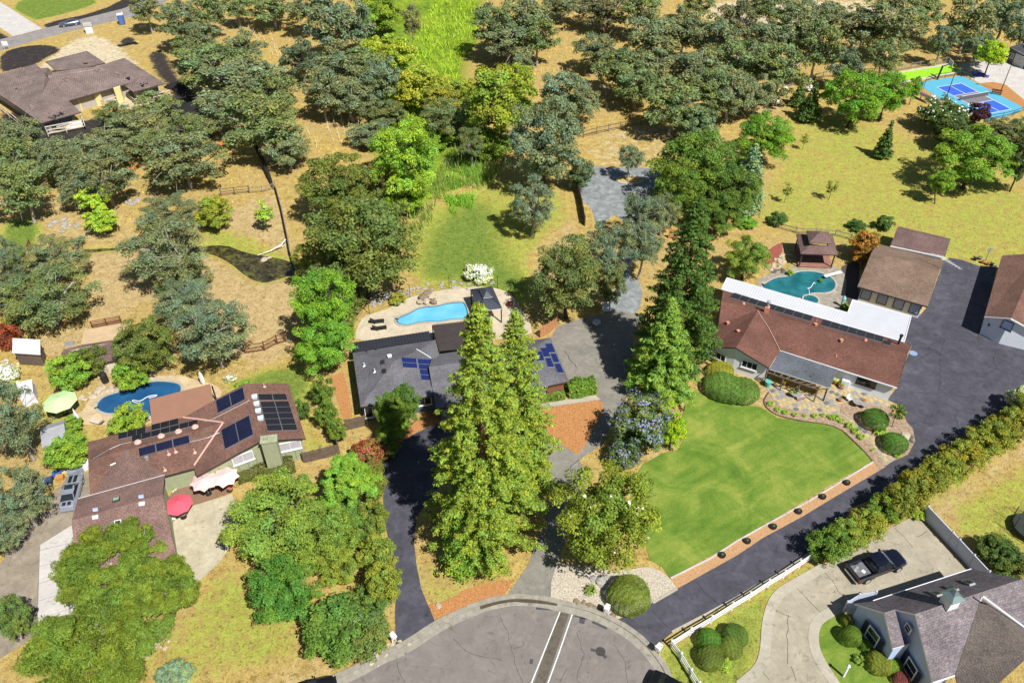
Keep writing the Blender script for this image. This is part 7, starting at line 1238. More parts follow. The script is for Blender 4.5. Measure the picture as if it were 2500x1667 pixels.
for pts, n, sp, s, mi, lab, gr in (([(20, 860, 505), (20, 1000, 490), (20, 1180, 430), (20, 1420, 400)], 34, .5, .38, 0, 'tan stone edging the far side of the deep blue pool', 'stones round the deep blue pool'), ([(20, 690, 560), (20, 860, 500)], 16, .9, .45, 0, 'tan stone in the rockery left of the deep blue pool', 'rockery stones left of the deep blue pool'),
    ([(11, 1030, 1150), (11, 1180, 1080), (11, 1400, 1040), (11, 1700, 985), (11, 1980, 975)], 60, 1.2, .42, 1, 'grey stone in the rock band behind the bright blue pool', 'rock band stones behind the bright blue pool'), ([(13, 240, 880), (13, 340, 830), (13, 400, 720)], 34, .8, .36, 0, 'tan stone in the rockery left of the teal pool', 'rockery stones left of the teal pool'), ([(13, 290, 890), (13, 400, 860)], 12, .5, .4, 2, 'dark stone of the waterfall beside the teal pool', 'waterfall stones by the teal pool'),
    ([(2, 1040, 1135), (2, 1250, 1090), (2, 1500, 1045)], 34, .5, .35, 0, 'white stone in the dry drain row above the gravel yard', 'stones of the dry drain row'), ([(10, 430, 490), (10, 560, 480), (10, 600, 560)], 16, 1.3, .55, 1, 'grey boulder on the bank left of the creek', 'boulders on the creek bank'), ([(10, 980, 300), (10, 1160, 320)], 10, 1.2, .55, 1, 'grey boulder at the foot of the oak above the creek', 'boulders above the creek'),
    ([(31, 1030, 1350), (31, 1240, 1240)], 26, .8, .28, 0, 'tan stone on the bank beside the left driveway mouth', 'stones by the left driveway mouth'), ([(30, 1080, 1330), (30, 1380, 1220)], 26, .9, .28, 0, 'pale stone on the bare bank under the pines', 'stones under the pines'), ([(30, 1060, 1440), (30, 1180, 1400)], 8, .5, .3, 0, 'stone at the lower foot of the pine bank', 'stones under the pines')):
    P = [G(p) for p in pts]
    for k in range(n):
        i = random.randrange(len(P) - 1); u_ = random.random(); q = P[i].lerp(P[i + 1], u_) + Vector((random.gauss(0, sp * .5), random.gauss(0, sp * .5), 0)); o = rock(pts[0], s * random.uniform(.5, 1.2), mi, lab + ', ' + ('first', 'middle', 'far')[min(2, int(3 * (i + u_) / (len(P) - 1)))] + ' part of the row', gr); o.location = (q.x, q.y, .05)
for x, y, s in ((1490, 1075, .9), (1450, 1110, .8), (1530, 1100, .8), (1480, 1140, .7), (1540, 1145, .6), (1430, 1145, .6), (1500, 1040 + 50, .7)): rock((11, x, y), s, random.choice((0, 3)), 'boulder of the rock waterfall behind the bright blue pool', 'waterfall boulders of the bright blue pool', 'boulder', z=.3)
rock((10, 2165, 787), .7, 0, 'larger flat tan rock in the creek pool', None); rock((10, 2208, 770), .4, 0, 'smaller flat tan rock in the creek pool', None)
isl = thing('tree_ring', 'pale stone ring planted with dry grass under the young oak on the gravel', 'stone ring', G((2, 1135, 1480))); c = G((2, 1135, 1478)); mb = MB(); ring = [Vector((c.x + 2.0 * math.cos(a) * 1.15, c.y + 1.35 * math.sin(a), 0)) for a in np.linspace(0, 2 * math.pi, 25)]; strip(mb, ring, .22, .16, 0, .2); mb.build('stone_edge', CONC_L, isl); mb = MB(); mb.prism([(p.x, p.y) for p in ring[:-1]], 0, .06); mb.build('soil', mat('ring soil', (.42, .28, .1)), isl)
# ------------------------------------------------------------------ vehicles
def loft(mb, secs, mi=0):
    n = len(secs[0]); b = []
    for s in secs: b += s
    mb.add(b, [(i * n + k, i * n + k + 1, (i + 1) * n + k + 1, (i + 1) * n + k) for i in range(len(secs) - 1) for k in range(n - 1)] + [tuple(range(n))[::-1], tuple(range(len(b) - n, len(b)))], mi)
def sec(x, hw, zb, zs, hr, zt): return [(x, -hw * .9, zb), (x, -hw, zb + .18), (x, -hw, zs), (x, -hr, zt), (x, -hr * .5, zt + .04), (x, hr * .5, zt + .04), (x, hr, zt), (x, hw, zs), (x, hw, zb + .18), (x, hw * .9, zb)]
def wheels(t, xs, hw, r=.33, rimm=None):
    for x in xs:
        for s in (-1, 1):
            mb = MB(); mb.tube([(x, s * (hw - .22), r), (x, s * (hw + .02), r)], r, 16); w_ = mb.build('wheel', mat('tyre rubber', (.02, .02, .02), .9, .2, 3), t, world=False)
            mb = MB(); mb.tube([(x, s * (hw - .05), r), (x, s * (hw + .035), r)], r * .62, 12); mb.build('rim', rimm or GALV, w_, world=False)
def paint(name, c, metal=.4):
    m = mat(name, c, .22, .05, 1, metal=metal, bs=0, spec=.6); return m
def sedan(loc, rz, label, c, name='car', L=4.7, stripes=False, roofwin=False):
    t = thing(name, label, 'car', loc, rz); P_ = paint(label.split(' ')[0] + ' car paint', c); h = L / 2
    mb = MB(); loft(mb, [sec(x * h, hw, .22, zs, hr, zt) for x, hw, zs, hr, zt in ((-1, .70, .62, .6, .8), (-.93, .84, .72, .72, .96), (-.6, .9, .8, .74, 1.0), (-.1, .91, .8, .78, .96), (.4, .91, .78, .78, .93), (.75, .87, .7, .72, .84), (.95, .78, .6, .62, .72), (1, .62, .5, .5, .58))]); mb.build('body', P_, t, world=False, smooth=False)
    mb = MB(); B = [(-.72 * h, .74, .97), (.34 * h, .76, .92)]; T = [(-.42 * h, .58, 1.36), (.04 * h, .6, 1.38)]
    V = [(x, s * w_, z) for x, w_, z in B + T for s in (-1, 1)]; mb.add(V, [(0, 4, 5, 1), (0, 2, 6, 4), (1, 5, 7, 3), (2, 3, 7, 6), (4, 6, 7, 5)]); mb.build('windows', GLASS, t, world=False)
    mb = MB(); loft(mb, [[(x, -w_, 1.37), (x, -w_ * .5, 1.42), (x, w_ * .5, 1.42), (x, w_, 1.37)] for x, w_ in ((-.43 * h, .56), (-.2 * h, .62), (.05 * h, .58))]); rf = mb.build('roof', P_, t, world=False)
    for a, b_ in ((0, 4), (1, 5), (2, 6), (3, 7)): mb = MB(); mb.beam(V[a], V[b_], .06); mb.build('pillar', P_, t, world=False)
    wheels(t, (-.58 * h, .6 * h), .88)
    for s in (-1, 1): mb = MB(); mb.box((.93 * h, s * .58, .62), (.16, .3, .12)); mb.build('headlight', mat('lamp glass', (.6, .6, .62), .1, .05, 1, bs=0), t, world=False); mb = MB(); mb.box((-.97 * h, s * .6, .74), (.1, .28, .12)); mb.build('tail_light', mat('red lamp', (.35, .02, .02), .2, .05, 1, bs=0), t, world=False); mb = MB(); mb.box((.28 * h, s * 1.0, .95), (.12, .16, .1)); mb.build('mirror', P_, t, world=False)
    mb = MB(); mb.box((1.0 * h, 0, .42), (.12, 1.5, .2)); mb.box((-1.0 * h, 0, .45), (.12, 1.5, .24)); mb.build('bumper', P_, t, world=False)
    if stripes:
        for s in (-.26, .26):
            for x0, x1, z in ((.38, .85, .0), (-.95, -.74, .0)):
                mb = MB(); n_ = 6
                tz = lambda x: np.interp(x, [-1, -.93, -.6, -.1, .4, .75, .95], [.8, .96, 1.0, .96, .93, .84, .72])
                for k in range(n_):
                    xa, xb = x0 + (x1 - x0) * k / n_, x0 + (x1 - x0) * (k + 1) / n_; mb.add([(xa * h, s - .18, tz(xa) + .048), (xb * h, s - .18, tz(xb) + .048), (xb * h, s + .18, tz(xb) + .048), (xa * h, s + .18, tz(xa) + .048)], [(0, 1, 2, 3)])
                mb.build('stripe', BLACK, t, world=False)
    if roofwin: mb = MB(); mb.box((-.06 * h, 0, 1.435), (.5, .85, .02)); mb.build('sunroof', GLASS, t, world=False)
    return t
a, b_ = G(('L', 985, 1120), .3), G(('L', 1085, 690), .3); d = b_ - a; sedan(((a + b_) / 2).xy[:] + (0,), math.atan2(d.y, d.x), 'silver sports car with black hood stripes and sunroof beside the brown roofed house', (.34, .37, .45), 'car', 4.9, True, True)
a, b_ = G((0, 645, 200)), G((0, 505, 222)); d = b_ - a; sedan(((a + b_) / 2).xy[:] + (0,), math.atan2(d.y, d.x), 'grey saloon parked on the far road by the dark planting bed', (.10, .11, .15))
a = G((32, 1500, 1660)); sedan((a.x, a.y, 0), R(-32), 'black car at the bottom edge of the cul-de-sac right of the manhole', (.012, .012, .014)); a = G((31, 530, 1668)); sedan((a.x, a.y, 0), R(20), 'dark car just showing at the bottom edge by the left kerb', (.014, .015, .02))
# pickup
r_, f_ = G((33, 1055, 748)), G((33, 1305, 655)); d = (f_ - r_).normalized(); nrm = Vector((-d.y, d.x, 0)); ctr = (r_ + f_) / 2 + nrm * .92; pk = thing('pickup_truck', 'black crew cab pickup with an open grey lined bed on the concrete driveway', 'pickup truck', (ctr.x, ctr.y, 0), math.atan2(d.y, d.x)); NB = mat('dark navy paint', (.004, .005, .014), .25, .05, 1, bs=0, spec=.7)
mb = MB(); loft(mb, [sec(x, hw, .42, zs, hr, zt) for x, hw, zs, hr, zt in ((-.98, 1.0, 1.0, .98, 1.22), (.2, 1.0, 1.0, .97, 1.2), (1.1, 1.0, 1.02, .93, 1.19), (1.9, .99, 1.02, .88, 1.16), (2.55, .96, .98, .8, 1.08), (2.85, .86, .85, .66, .98), (2.95, .74, .78, .55, .86))]); mb.build('body', NB, pk, world=False)
for s in (-1, 1): mb = MB(); mb.box((-1.94, s * .95, .86), (1.96, .12, .82)); mb.build('bed_side', NB, pk, world=False)
mb = MB(); mb.box((-2.92, 0, .88), (.1, 1.9, .7)); mb.build('tailgate', NB, pk, world=False); mb = MB(); mb.box((-1.94, 0, .66), (1.9, 1.78, .1)); bd = mb.build('bed_floor', mat('bed liner', (.13, .13, .14), .7, .2, 4), pk, world=False)
mb = MB(); mb.box((-2.3, .35, .74), (.9, .25, .08), .4); mb.box((-2.2, .1, .74), (.7, .06, .05), -.3); mb.build('loose_tools', mat('tool grey', (.25, .25, .25)), pk, world=False); mb = MB(); mb.box((-1.75, -.1, .75), (.35, .35, .1), .3); mb.build('paper_bag', WHITE, pk, world=False)
V = [(x, s * w_, z) for x, w_, z in ((-.95, .9, 1.2), (1.3, .92, 1.18), (-.78, .72, 1.84), (.55, .74, 1.86)) for s in (-1, 1)]; mb = MB(); mb.add(V, [(0, 4, 5, 1), (0, 2, 6, 4), (1, 5, 7, 3), (2, 3, 7, 6), (4, 6, 7, 5)]); mb.build('windows', GLASS, pk, world=False); mb = MB(); mb.add([tuple(Vector(V[i]) + Vector((.02, 0, .015))) for i in (2, 3, 7, 6)], [(0, 1, 2, 3)]); mb.build('windshield', mat('windshield reflection grey', (.13, .15, .15), .15, .1, 1, bs=0), pk, world=False)  # windshield colour paled to imitate its reflection
mb = MB(); loft(mb, [[(x, -w_, 1.85), (x, -w_ * .5, 1.91), (x, w_ * .5, 1.91), (x, w_, 1.85)] for x, w_ in ((-.82, .7), (-.2, .77), (.58, .72))]); mb.build('roof', NB, pk, world=False)
for a, b_ in ((0, 4), (1, 5), (2, 6), (3, 7)): mb = MB(); mb.beam(V[a], V[b_], .09); mb.build('pillar', NB, pk, world=False)
for s in (-1, 1):
    mb = MB(); mb.beam((.22, s * .93, 1.2), (.02, s * .75, 1.85), .08); mb.build('pillar', NB, pk, world=False); mb = MB(); mb.box((1.0, s * 1.12, 1.28), (.14, .26, .22)); mb.build('mirror', BLACK, pk, world=False); mb = MB(); mb.box((2.86, s * .72, .86), (.2, .3, .22)); mb.build('headlight', GALV, pk, world=False); mb = MB(); mb.box((-2.96, s * .93, .98), (.08, .16, .34)); mb.build('tail_light', mat('red lamp', (.35, .02, .02), .2, .05, 1, bs=0), pk, world=False)
    mb = MB(); mb.beam((.45, s * 1.005, .7), (-.9, s * 1.005, .7), .02, .03); mb.build('door_seam', BLACK, pk, world=False)
mb = MB(); mb.box((-3.04, 0, .55), (.18, 1.8, .18)); mb.box((3.0, 0, .55), (.18, 1.7, .26)); mb.build('bumper', GALV, pk, world=False); wheels(pk, (-1.85, 1.88), 1.03, .42)
# portable toilet, kiosk, sign by the far road
def boxthing(name, label, cat, p, d, rz, m, parts=()):
    t = thing(name, label, cat, G(p), rz); mb = MB(); mb.box((0, 0, d[2] / 2), d); mb.build('body', m, t, world=False)
    for n_, c, dd, mm in parts: mb = MB(); mb.box(c, dd); mb.build(n_, mm, t, world=False)
    return t
boxthing('portable_toilet', 'blue portable toilet with a white roof at the edge of the far road', 'portable toilet', (0, 1005, 200), (1.3, 1.3, 2.3), .3, mat('blue plastic', (.05, .10, .30), .5, .1, 2, bs=0), (('roof', (0, 0, 2.38), (1.4, 1.4, .16), WHITE), ('door', (0, -.67, 1.1), (.8, .05, 1.9), mat('blue door', (.08, .14, .38), .5, .1, 2, bs=0)), ('vent_pipe', (.5, .5, 2.6), (.1, .1, .5), WHITE)))
ks = thing('site_hut', 'small white site hut with open grey gable roof beside the far road', 'hut', G((0, 740, 268)), .3); mb = MB(); mb.box((0, 0, .9), (1.6, 1.4, 1.8)); mb.build('wall', WHITE, ks, world=False); mb = MB(); mb.add([(-.95, -.85, 1.7), (.95, -.85, 1.7), (.95, 0, 2.4), (-.95, 0, 2.4), (-.95, .85, 1.7), (.95, .85, 1.7)], [(0, 1, 2, 3), (3, 2, 5, 4), (0, 3, 4), (1, 5, 2)]); mb.build('roof', mat('hut roof grey', (.3, .28, .25)), ks, world=False)
sg = thing('site_sign', 'blank white board on two legs at the left end of the far road', 'sign', G((0, 58, 408)), .1); mb = MB(); mb.box((0, 0, 1.4), (1.3, .05, 1.0)); mb.build('board', WHITE, sg, world=False)
for s in (-.5, .5): mb = MB(); mb.box((s, .03, .9), (.08, .08, 1.8)); mb.build('leg', WOODL, sg, world=False)
pl0 = thing('soil_sacks', 'heap of black wrapped sacks on the golden bank below the far road', 'sacks', G((0, 1050, 370)))
for k in range(9): mb = MB(); mb.lathe([(.1, 0), (.42, .06), (.4, .25), (.1, .36)], ((k - 4) * .42, random.uniform(-.3, .3) + (k - 4) * .18, random.choice((0, .2))), 8, sx=1.2); mb.build('sack', mat('black plastic wrap', (.015, .016, .02), .35, .2, 3, bs=0), pl0, world=False)
for p, l, s in (((0, 1470, 710), 'upper heap of black mulch beside the unfinished house', 1.6), ((0, 1580, 880), 'lower heap of black mulch beside the unfinished house', 1.7)):
    o = thing('mulch_heap', l, 'heap', G(p)); mb = MB(); mb.lathe([(1.7 * s, 0), (1.3 * s, .35), (.7 * s, .75), (.15, .95)], (0, 0, 0), 12, sx=1.2, sy=.7); mb.build('heap', mat('black mulch', (.015, .014, .014), .9, .4, 5, bs=1), o, world=False)
for p, q_ in (((0, 870, 1448), (0, 1130, 1365)), ((0, 1700, 1205), (0, 1890, 1160))):
    o = thing('safety_net', 'orange plastic net lying on the golden grass ' + ('under the oaks' if p[1] < 1000 else 'near the tall leaning oak'), 'net', G(p)); mb = MB(); mb.beam(G(p, .12), G(q_, .12), .5, .2); mb.build('net', mat('orange net', (.55, .15, .04)), o)
# ------------------------------------------------------------------ street side things
def mailbox(p, rz, label):
    t = thing('mailbox', label, 'mailbox', G(p), rz)
    for s in (-.18, .18): mb = MB(); mb.box((s, 0, .5), (.08, .08, 1.0)); mb.build('post', WHITE, t, world=False)
    mb = MB(); mb.box((0, 0, 1.1), (.5, .5, .12)); mb.box((0, 0, 1.22), (.42, .62, .28)); mb.build('box', WHITE, t, world=False); mb = MB(); mb.box((.23, .1, 1.35), (.02, .06, .25)); mb.build('flag', RUST, t, world=False)
mailbox((32, 940, 1005), -.5, 'white twin post mailbox by the boulders behind the kerb'); mailbox((31, 1218, 1235), .7, 'white mailbox at the mouth of the left driveway'); mailbox((32, 1360, 1325), -.8, 'white mailbox on the corner lawn by the kerb')
bb = thing('bird_bath', 'white pedestal bird bath on the orange mulch triangle', 'bird bath', G((22, 397, 755))); mb = MB(); mb.lathe([(.22, 0), (.1, .1), (.07, .4), (.1, .62)], (0, 0, 0), 12); mb.build('pedestal', WHITE, bb, world=False); mb = MB(); mb.lathe([(.1, .6), (.42, .72), (.44, .8), (.36, .78), (.1, .72)], (0, 0, 0), 18); mb.build('bowl', WHITE, bb, world=False)
lp = thing('lamp_post', 'white square lamp post standing in the island lawn', 'lamp post', G((33, 868, 1515))); mb = MB(); mb.box((0, 0, .9), (.16, .16, 1.8)); mb.build('post', WHITE, lp, world=False); mb = MB(); mb.box((0, 0, 1.84), (.26, .26, .06)); mb.lathe([(.1, 0), (.12, .12), (.03, .2)], (0, 0, 1.87), 8); mb.build('cap', WHITE, lp, world=False)
for i, p in enumerate(((23, 895, 1280), (33, 697, 52), (33, 500, 172), (33, 293, 297), (33, 80, 415), (32, 1888, 530))):
    t = thing('planter', ['first', 'second', 'third', 'fourth', 'fifth', 'sixth'][i] + ' black round planter from the patio end of the orange gravel strip', 'planter', G(p), 0, 'black planters on the orange gravel strip'); mb = MB(); mb.lathe([(.2, 0), (.33, .12), (.35, .34), (.3, .34), (.27, .28)], (0, 0, .03), 14); mb.build('pot', BLACK, t, world=False); o = link('leaves', TUFT[i % 3], t); o.location = (0, 0, .32); o.scale = (.4, .4, .45); o.color = (.09, .13, .07, 1)
# ------------------------------------------------------------------ parasols and garden furniture
def parasol(p, r, h, col, label, star=False, rz=0.0):
    t = thing('parasol', label, 'parasol', p, rz); n = 8; mb = MB(); P = [(0, 0, h + r * .32)]; mats_ = mat(label.split(' ')[0] + ' parasol canvas', col, .8, .06, 1, bs=0)
    for k in range(n): a = k * 2 * math.pi / n; P.append((r * math.cos(a), r * math.sin(a), h - .02))
    for k in range(n): a = (k + .5) * 2 * math.pi / n; q = r * (.80 if star else .92); P.append((q * math.cos(a), q * math.sin(a), h + (.03 if star else 0)))
    for k in range(n): mb.add([P[0], P[1 + k], P[1 + n + k]], [(0, 1, 2)]); mb.add([P[0], P[1 + n + k], P[1 + (k + 1) % n]], [(0, 1, 2)])
    mb.build('canopy', mats_, t, world=False); mb = MB()
    for k in range(n): mb.beam((0, 0, h + r * .30), (P[1 + k][0], P[1 + k][1], h - .05), .025)
    mb.build('rib', GALV, t, world=False, kind='stuff'); mb = MB(); mb.tube([(0, 0, 0), (0, 0, h + r * .3)], .03, 8); mb.lathe([(.05, 0), (.03, .12)], (0, 0, h + r * .32), 8); mb.build('pole', GALV, t, world=False); mb = MB(); mb.lathe([(.35, 0), (.33, .08), (.06, .12)], (0, 0, .1), 12); mb.build('base', BLACK, t, world=False)
def atz(p, h): q = G(p, h); return Vector((q.x, q.y, 0))
parasol(atz((20, 488, 600), 2.3), 1.95, 2.2, (.45, .62, .30), 'pale green octagonal parasol at the left pool garden', rz=.2); parasol(atz((20, 1672, 1255), 2.2), 1.5, 2.15, (.66, .44, .42), 'pink left one of two star edged parasols on the deck', True, .3); parasol(atz((20, 1845, 1220), 2.3), 1.5, 2.25, (.72, .52, .49), 'cream pink right one of two star edged parasols on the deck', True, .1); parasol(atz((20, 1462, 1445), 2.2), 1.45, 2.15, (.60, .09, .13), 'red octagonal parasol above the yard concrete', rz=.2)
cu_ = thing('closed_parasol', 'furled white parasol on a round black base by the left pool', 'parasol', G((20, 650, 775))); mb = MB(); mb.lathe([(.5, 0), (.5, .08), (.1, .14)], (0, 0, 0), 14); mb.build('base', BLACK, cu_, world=False); mb = MB(); mb.lathe([(.3, .6), (.22, 1.2), (.06, 2.1), (.02, 2.3)], (0, 0, 0), 9); mb.build('canopy', WHITE, cu_, world=False); mb = MB(); mb.tube([(0, 0, 0), (0, 0, 2.3)], .03); mb.build('pole', GALV, cu_, world=False)
def lounger(p, q, label, m, fm, name='sun_lounger'):
    a, b = G(p), G(q); d = b - a; t = thing(name, label, 'lounger', a, math.atan2(d.y, d.x)); mb = MB(); mb.box((1.25, 0, .34), (1.3, .62, .07)); mb.build('seat', m, t, world=False); mb = MB(); mb.add([(.62, -.31, .36), (.62, .31, .36), (0, .31, .8), (0, -.31, .8), (.62, -.31, .30), (.62, .31, .30), (0, .31, .74), (0, -.31, .74)], [(0, 1, 2, 3), (7, 6, 5, 4), (0, 3, 7, 4), (1, 5, 6, 2), (3, 2, 6, 7)]); mb.build('backrest', m, t, world=False)
    for x in (.6, 1.8):
        for s in (-.27, .27): mb = MB(); mb.box((x, s, .16), (.06, .06, .32)); mb.build('leg', fm, t, world=False)
lounger((11, 1020, 1310), (11, 1125, 1298), 'farther black sun lounger beside the bright blue pool', BLACK, BLACK); lounger((11, 1040, 1368), (11, 1140, 1352), 'nearer black sun lounger beside the bright blue pool', BLACK, BLACK)
TANF = mat('tan sling fabric', (.5, .42, .34)); lounger((20, 860, 800), (20, 700, 755), 'tan sun lounger beside the furled white parasol', TANF, GALV); lounger((30, 1540, 215), (30, 1450, 185), 'tan sun lounger beside the red parasol', TANF, BLACK)
for i, (x, y) in enumerate(((930, 400), (965, 385), (1000, 405))): lounger(('T', x - 25, y + 15), ('T', x + 20, y + 25), ['left', 'middle', 'right'][i] + ' of three bright blue loungers under the lime tree', mat('bright blue fabric', (.01, .05, .5)), BLACK)
def chair(p, rz, label, m, name='garden_chair'):
    t = thing(name, label, 'chair', G(p), rz); mb = MB(); mb.box((0, 0, .42), (.5, .5, .05)); mb.build('seat', m, t, world=False); mb = MB(); mb.box((0, .25, .68), (.5, .05, .5)); mb.build('backrest', m, t, world=False)
    for x in (-.22, .22):
        for y in (-.22, .22): mb = MB(); mb.box((x, y, .2), (.05, .05, .4)); mb.build('leg', m, t, world=False)
        mb = MB(); mb.box((x * 1.1, 0, .6), (.05, .45, .04)); mb.build('arm', m, t, world=False)
chair((30, 1425, 235), .4, 'white plastic chair on the yard concrete near the red parasol', WHITE); chair((20, 1735, 1320), .8, 'white chair under the star edged parasols', WHITE); chair((20, 1530, 1275), 0, 'green chair by the wall of the green house', mat('teal plastic', (.03, .25, .2)))
chair((23, 910, 600), .5, 'white chair on the flagstone patio', WHITE); chair((20, 455, 745), 1, 'slatted brown chair beside the pale green parasol', GREYM)
def table(p, r, label, m, h=.72):
    t = thing('round_table', label, 'table', G(p)); mb = MB(); mb.lathe([(r, h - .05), (r, h)], (0, 0, 0), 20); mb.build('tabletop', m, t, world=False); mb = MB(); mb.lathe([(.3, 0), (.08, .08), (.06, h - .05)], (0, 0, 0), 10); mb.build('pedestal', m, t, world=False)
STN = mat('stone top', (.25, .24, .22)); table((23, 975, 640), .55, 'larger round stone table in the bark bed of the patio', STN); table((23, 1030, 655), .42, 'smaller round stone table beside the larger one', STN, .6); table((20, 1700, 1290), .6, 'round table under the left pink parasol', WHITE)
def pot(p, r, label, m, col=(.13, .19, .04), s=.7, h=.45):
    t = thing('flower_pot', label, 'flower pot', G(p)); mb = MB(); mb.lathe([(r * .7, 0), (r, h), (r * 1.08, h), (r * .9, h - .02)], (0, 0, 0), 12); mb.build('pot', m, t, world=False); o = link('leaves', TUFT[0], t); o.location = (0, 0, h); o.scale = (s, s, s); o.color = (*col, 1)
TERC = mat('terracotta pot', (.4, .15, .07)); pot((23, 850, 495), .4, 'terracotta bowl with a green plant by the white wall', TERC, s=1.1); pot((23, 475, 560), .6, 'round stone planter on the curved patio', STN, h=.5); pot((23, 482, 530), .3, 'small round stone pot behind the stone planter', STN, h=.6); pot((23, 430, 560), .3, 'dark pot left of the round stone planter', BLACK)
pot((23, 838, 605), .25, 'terracotta pot at the patio edge, left of the tables', TERC, s=.4); pot((23, 1035, 615), .25, 'terracotta pot behind the stone tables', TERC, s=.4); pot((23, 245, 480), .4, 'green glazed bird bath bowl at the end of the curved wall', mat('green glaze', (.1, .4, .33)), s=.1, h=.9); pot((23, 640, 535), .3, 'potted plant at the post of the grey porch', TERC, s=1.1); pot((23, 380, 470), .25, 'yellow leaved potted plant under the trellis', TERC, (.3, .3, .04), .9)
pot((23, 798, 460), .3, 'tall yellow plant in a pot beside the porch', TERC, (.3, .32, .04), 1.2); pot((20, 1890, 1330), .3, 'pot of pink flowers at the corner of the deck', TERC, (.35, .08, .12), .8); pot((20, 1880, 1290), .35, 'dark purple plant in a pot beside the right pink parasol', BLACK, (.12, .05, .12), 1.1)
for i, (x, y) in enumerate(((1410, 1300), (1440, 1330), (1465, 1300), (1490, 1290), (1450, 1270), (1420, 1345), (1560, 1270))): pot((20, x, y), .16, ['yellow green potted plant nearest the red parasol', 'white pot right above the red parasol', 'small clay pot in the middle of the wall pots', 'white pot fourth along the green house wall', 'clay pot against the green house wall corner', 'white pot lowest beside the brown front wing', 'clay pot below the small wall window'][i], WHITE if i % 2 else TERC, (.16, .2, .05), .5, .25)
fpit = thing('fire_pit', 'round rusty fire pit on the pool deck beside the dark gazebo', 'fire pit', G((11, 2165, 1160))); mb = MB(); mb.lathe([(.2, .05), (.5, .25), (.52, .38), (.4, .36)], (0, 0, 0), 16); mb.build('bowl', RUST, fpit, world=False)
boxthing('garden_bench', 'low pinkish stone bench on the curved patio', 'bench', (23, 510, 582), (1.0, .35, .4), .3, STN, (('seat', (0, 0, .43), (1.1, .42, .06), mat('pinkish slab', (.4, .28, .26))),))
sb = thing('surfboard', 'white surfboard standing by the far corner of the brown patio cover', 'surfboard', G((20, 1670, 470))); mb = MB(); mb.lathe([(.05, 0), (.26, .5), (.3, 1.2), (.2, 1.9), (.03, 2.3)], (0, 0, 0), 10, sy=.25); mb.build('board', WHITE, sb, world=False)
kt = thing('smoker', 'tall black drum smoker by the light green shrub near the left pool', 'smoker', G((20, 868, 445))); mb = MB(); mb.lathe([(.3, 0), (.42, .1), (.42, 1.3), (.3, 1.5), (.05, 1.6)], (0, 0, 0), 14); mb.build('drum', BLACK, kt, world=False)
boxthing('trough', 'round steel water trough in front of the stable', 'trough', (20, 575, 140), (1.2, .8, .3), .3, GALV)
# hoses in the pools, diving board
def hose(pts, label, z=.06, r=.05, m=WHITE):
    t = thing('pool_hose', label, 'hose', G(pts[0])); mb = MB(); P = smooth([G(p, z) for p in pts], 2, False); mb.tube(P, r, 6); mb.build('tube', m, t)
hose([(20, 1120, 645), (20, 1150, 620), (20, 1080, 605), (20, 1090, 590), (20, 1150, 605), (20, 1210, 560), (20, 1290, 548), (20, 1280, 560), (20, 1220, 575)], 'white cleaner hose floating in the deep blue pool'); hose([(13, 590, 1070), (13, 590, 1030), (13, 570, 1018), (13, 600, 1020), (13, 630, 965), (13, 640, 985)], 'pale cleaner hose floating in the teal pool')
db = thing('diving_board', 'white diving board over the right end of the teal pool', 'diving board', G((13, 850, 890))); mb = MB(); a, b_ = G((13, 852, 885), .5), G((13, 715, 922), .55); mb.beam(a, b_, .5, .06); mb.build('board', WHITE, db); mb = MB(); c = a.lerp(b_, .2); mb.box((c.x, c.y, .25), (.5, .4, .45)); mb.build('stand', GALV, db)
tp = thing('towel_rack', 'pale blue painted totem post beside the white patio cover', 'post', G((13, 855, 1170))); mb = MB(); mb.box((0, 0, .7), (.3, .3, 1.4)); mb.lathe([(.3, 0), (.1, .4)], (0, 0, 1.4), 8); mb.build('post', mat('faded teal paint', (.2, .42, .40)), tp, world=False)
# yard clutter by the silver car
def heap(p, label, m, d, rz, cat='box', name='crate'): boxthing(name, label, cat, p, d, rz, m)
heap(('L', 1085, 590), 'grey folding trailer lid in front of the silver car', mat('trailer grey', (.2, .22, .25)), (1.6, 1.3, .6), .6, 'trailer', 'trailer'); heap(('L', 825, 640), 'blue and white bag beside the glossy shrub', mat('blue bag', (.05, .12, .4)), (.9, .6, .4), .3, 'bag', 'bag'); heap(('L', 870, 700), 'orange wooden barrow box left of the silver car', mat('orange wood box', (.45, .22, .06)), (.8, .6, .5), .2, 'box', 'box'); heap(('L', 970, 580), 'pale yellow timber plank stack above the silver car', WOODL, (2.4, .4, .25), .35, 'planks', 'timber_stack'); heap(('L', 1215, 530), 'white rubbish sacks at the left end of the brown roofed house', WHITE, (1.3, 1.0, .7), .2, 'sacks', 'sacks')
trc = thing('garden_tractor', 'small dark garden tractor under the grey oak left of the silver car', 'tractor', G(('L', 650, 770)), .3); mb = MB(); mb.box((.3, 0, .55), (1.1, .5, .45)); mb.box((-.4, 0, .45), (.6, .6, .2)); mb.build('body', mat('dark blue tractor', (.04, .07, .16), .5), trc, world=False); mb = MB(); mb.box((-.5, 0, .75), (.35, .4, .3)); mb.build('seat', BLACK, trc, world=False); wheels(trc, (-.5, .6), .5, .28)
o = thing('garbage_cart', 'dark green wheeled bin left of the garden tractor', 'bin', G(('L', 530, 790))); mb = MB(); mb.box((0, 0, .5), (.6, .7, 1.0)); mb.build('body', mat('dark green plastic', (.02, .08, .04)), o, world=False); mb = MB(); mb.box((0, 0, 1.03), (.66, .76, .06)); mb.build('lid', BLACK, o, world=False)
bx = thing('utility_shelf', 'white slatted shelf beside the gravel track under the oak', 'shelf', G((12, 935, 1190))); mb = MB(); mb.box((0, 0, .8), (1.0, 1.2, .06)); mb.box((0, 0, .1), (1.0, 1.2, .06)); mb.build('shelf', WHITE, bx, world=False)
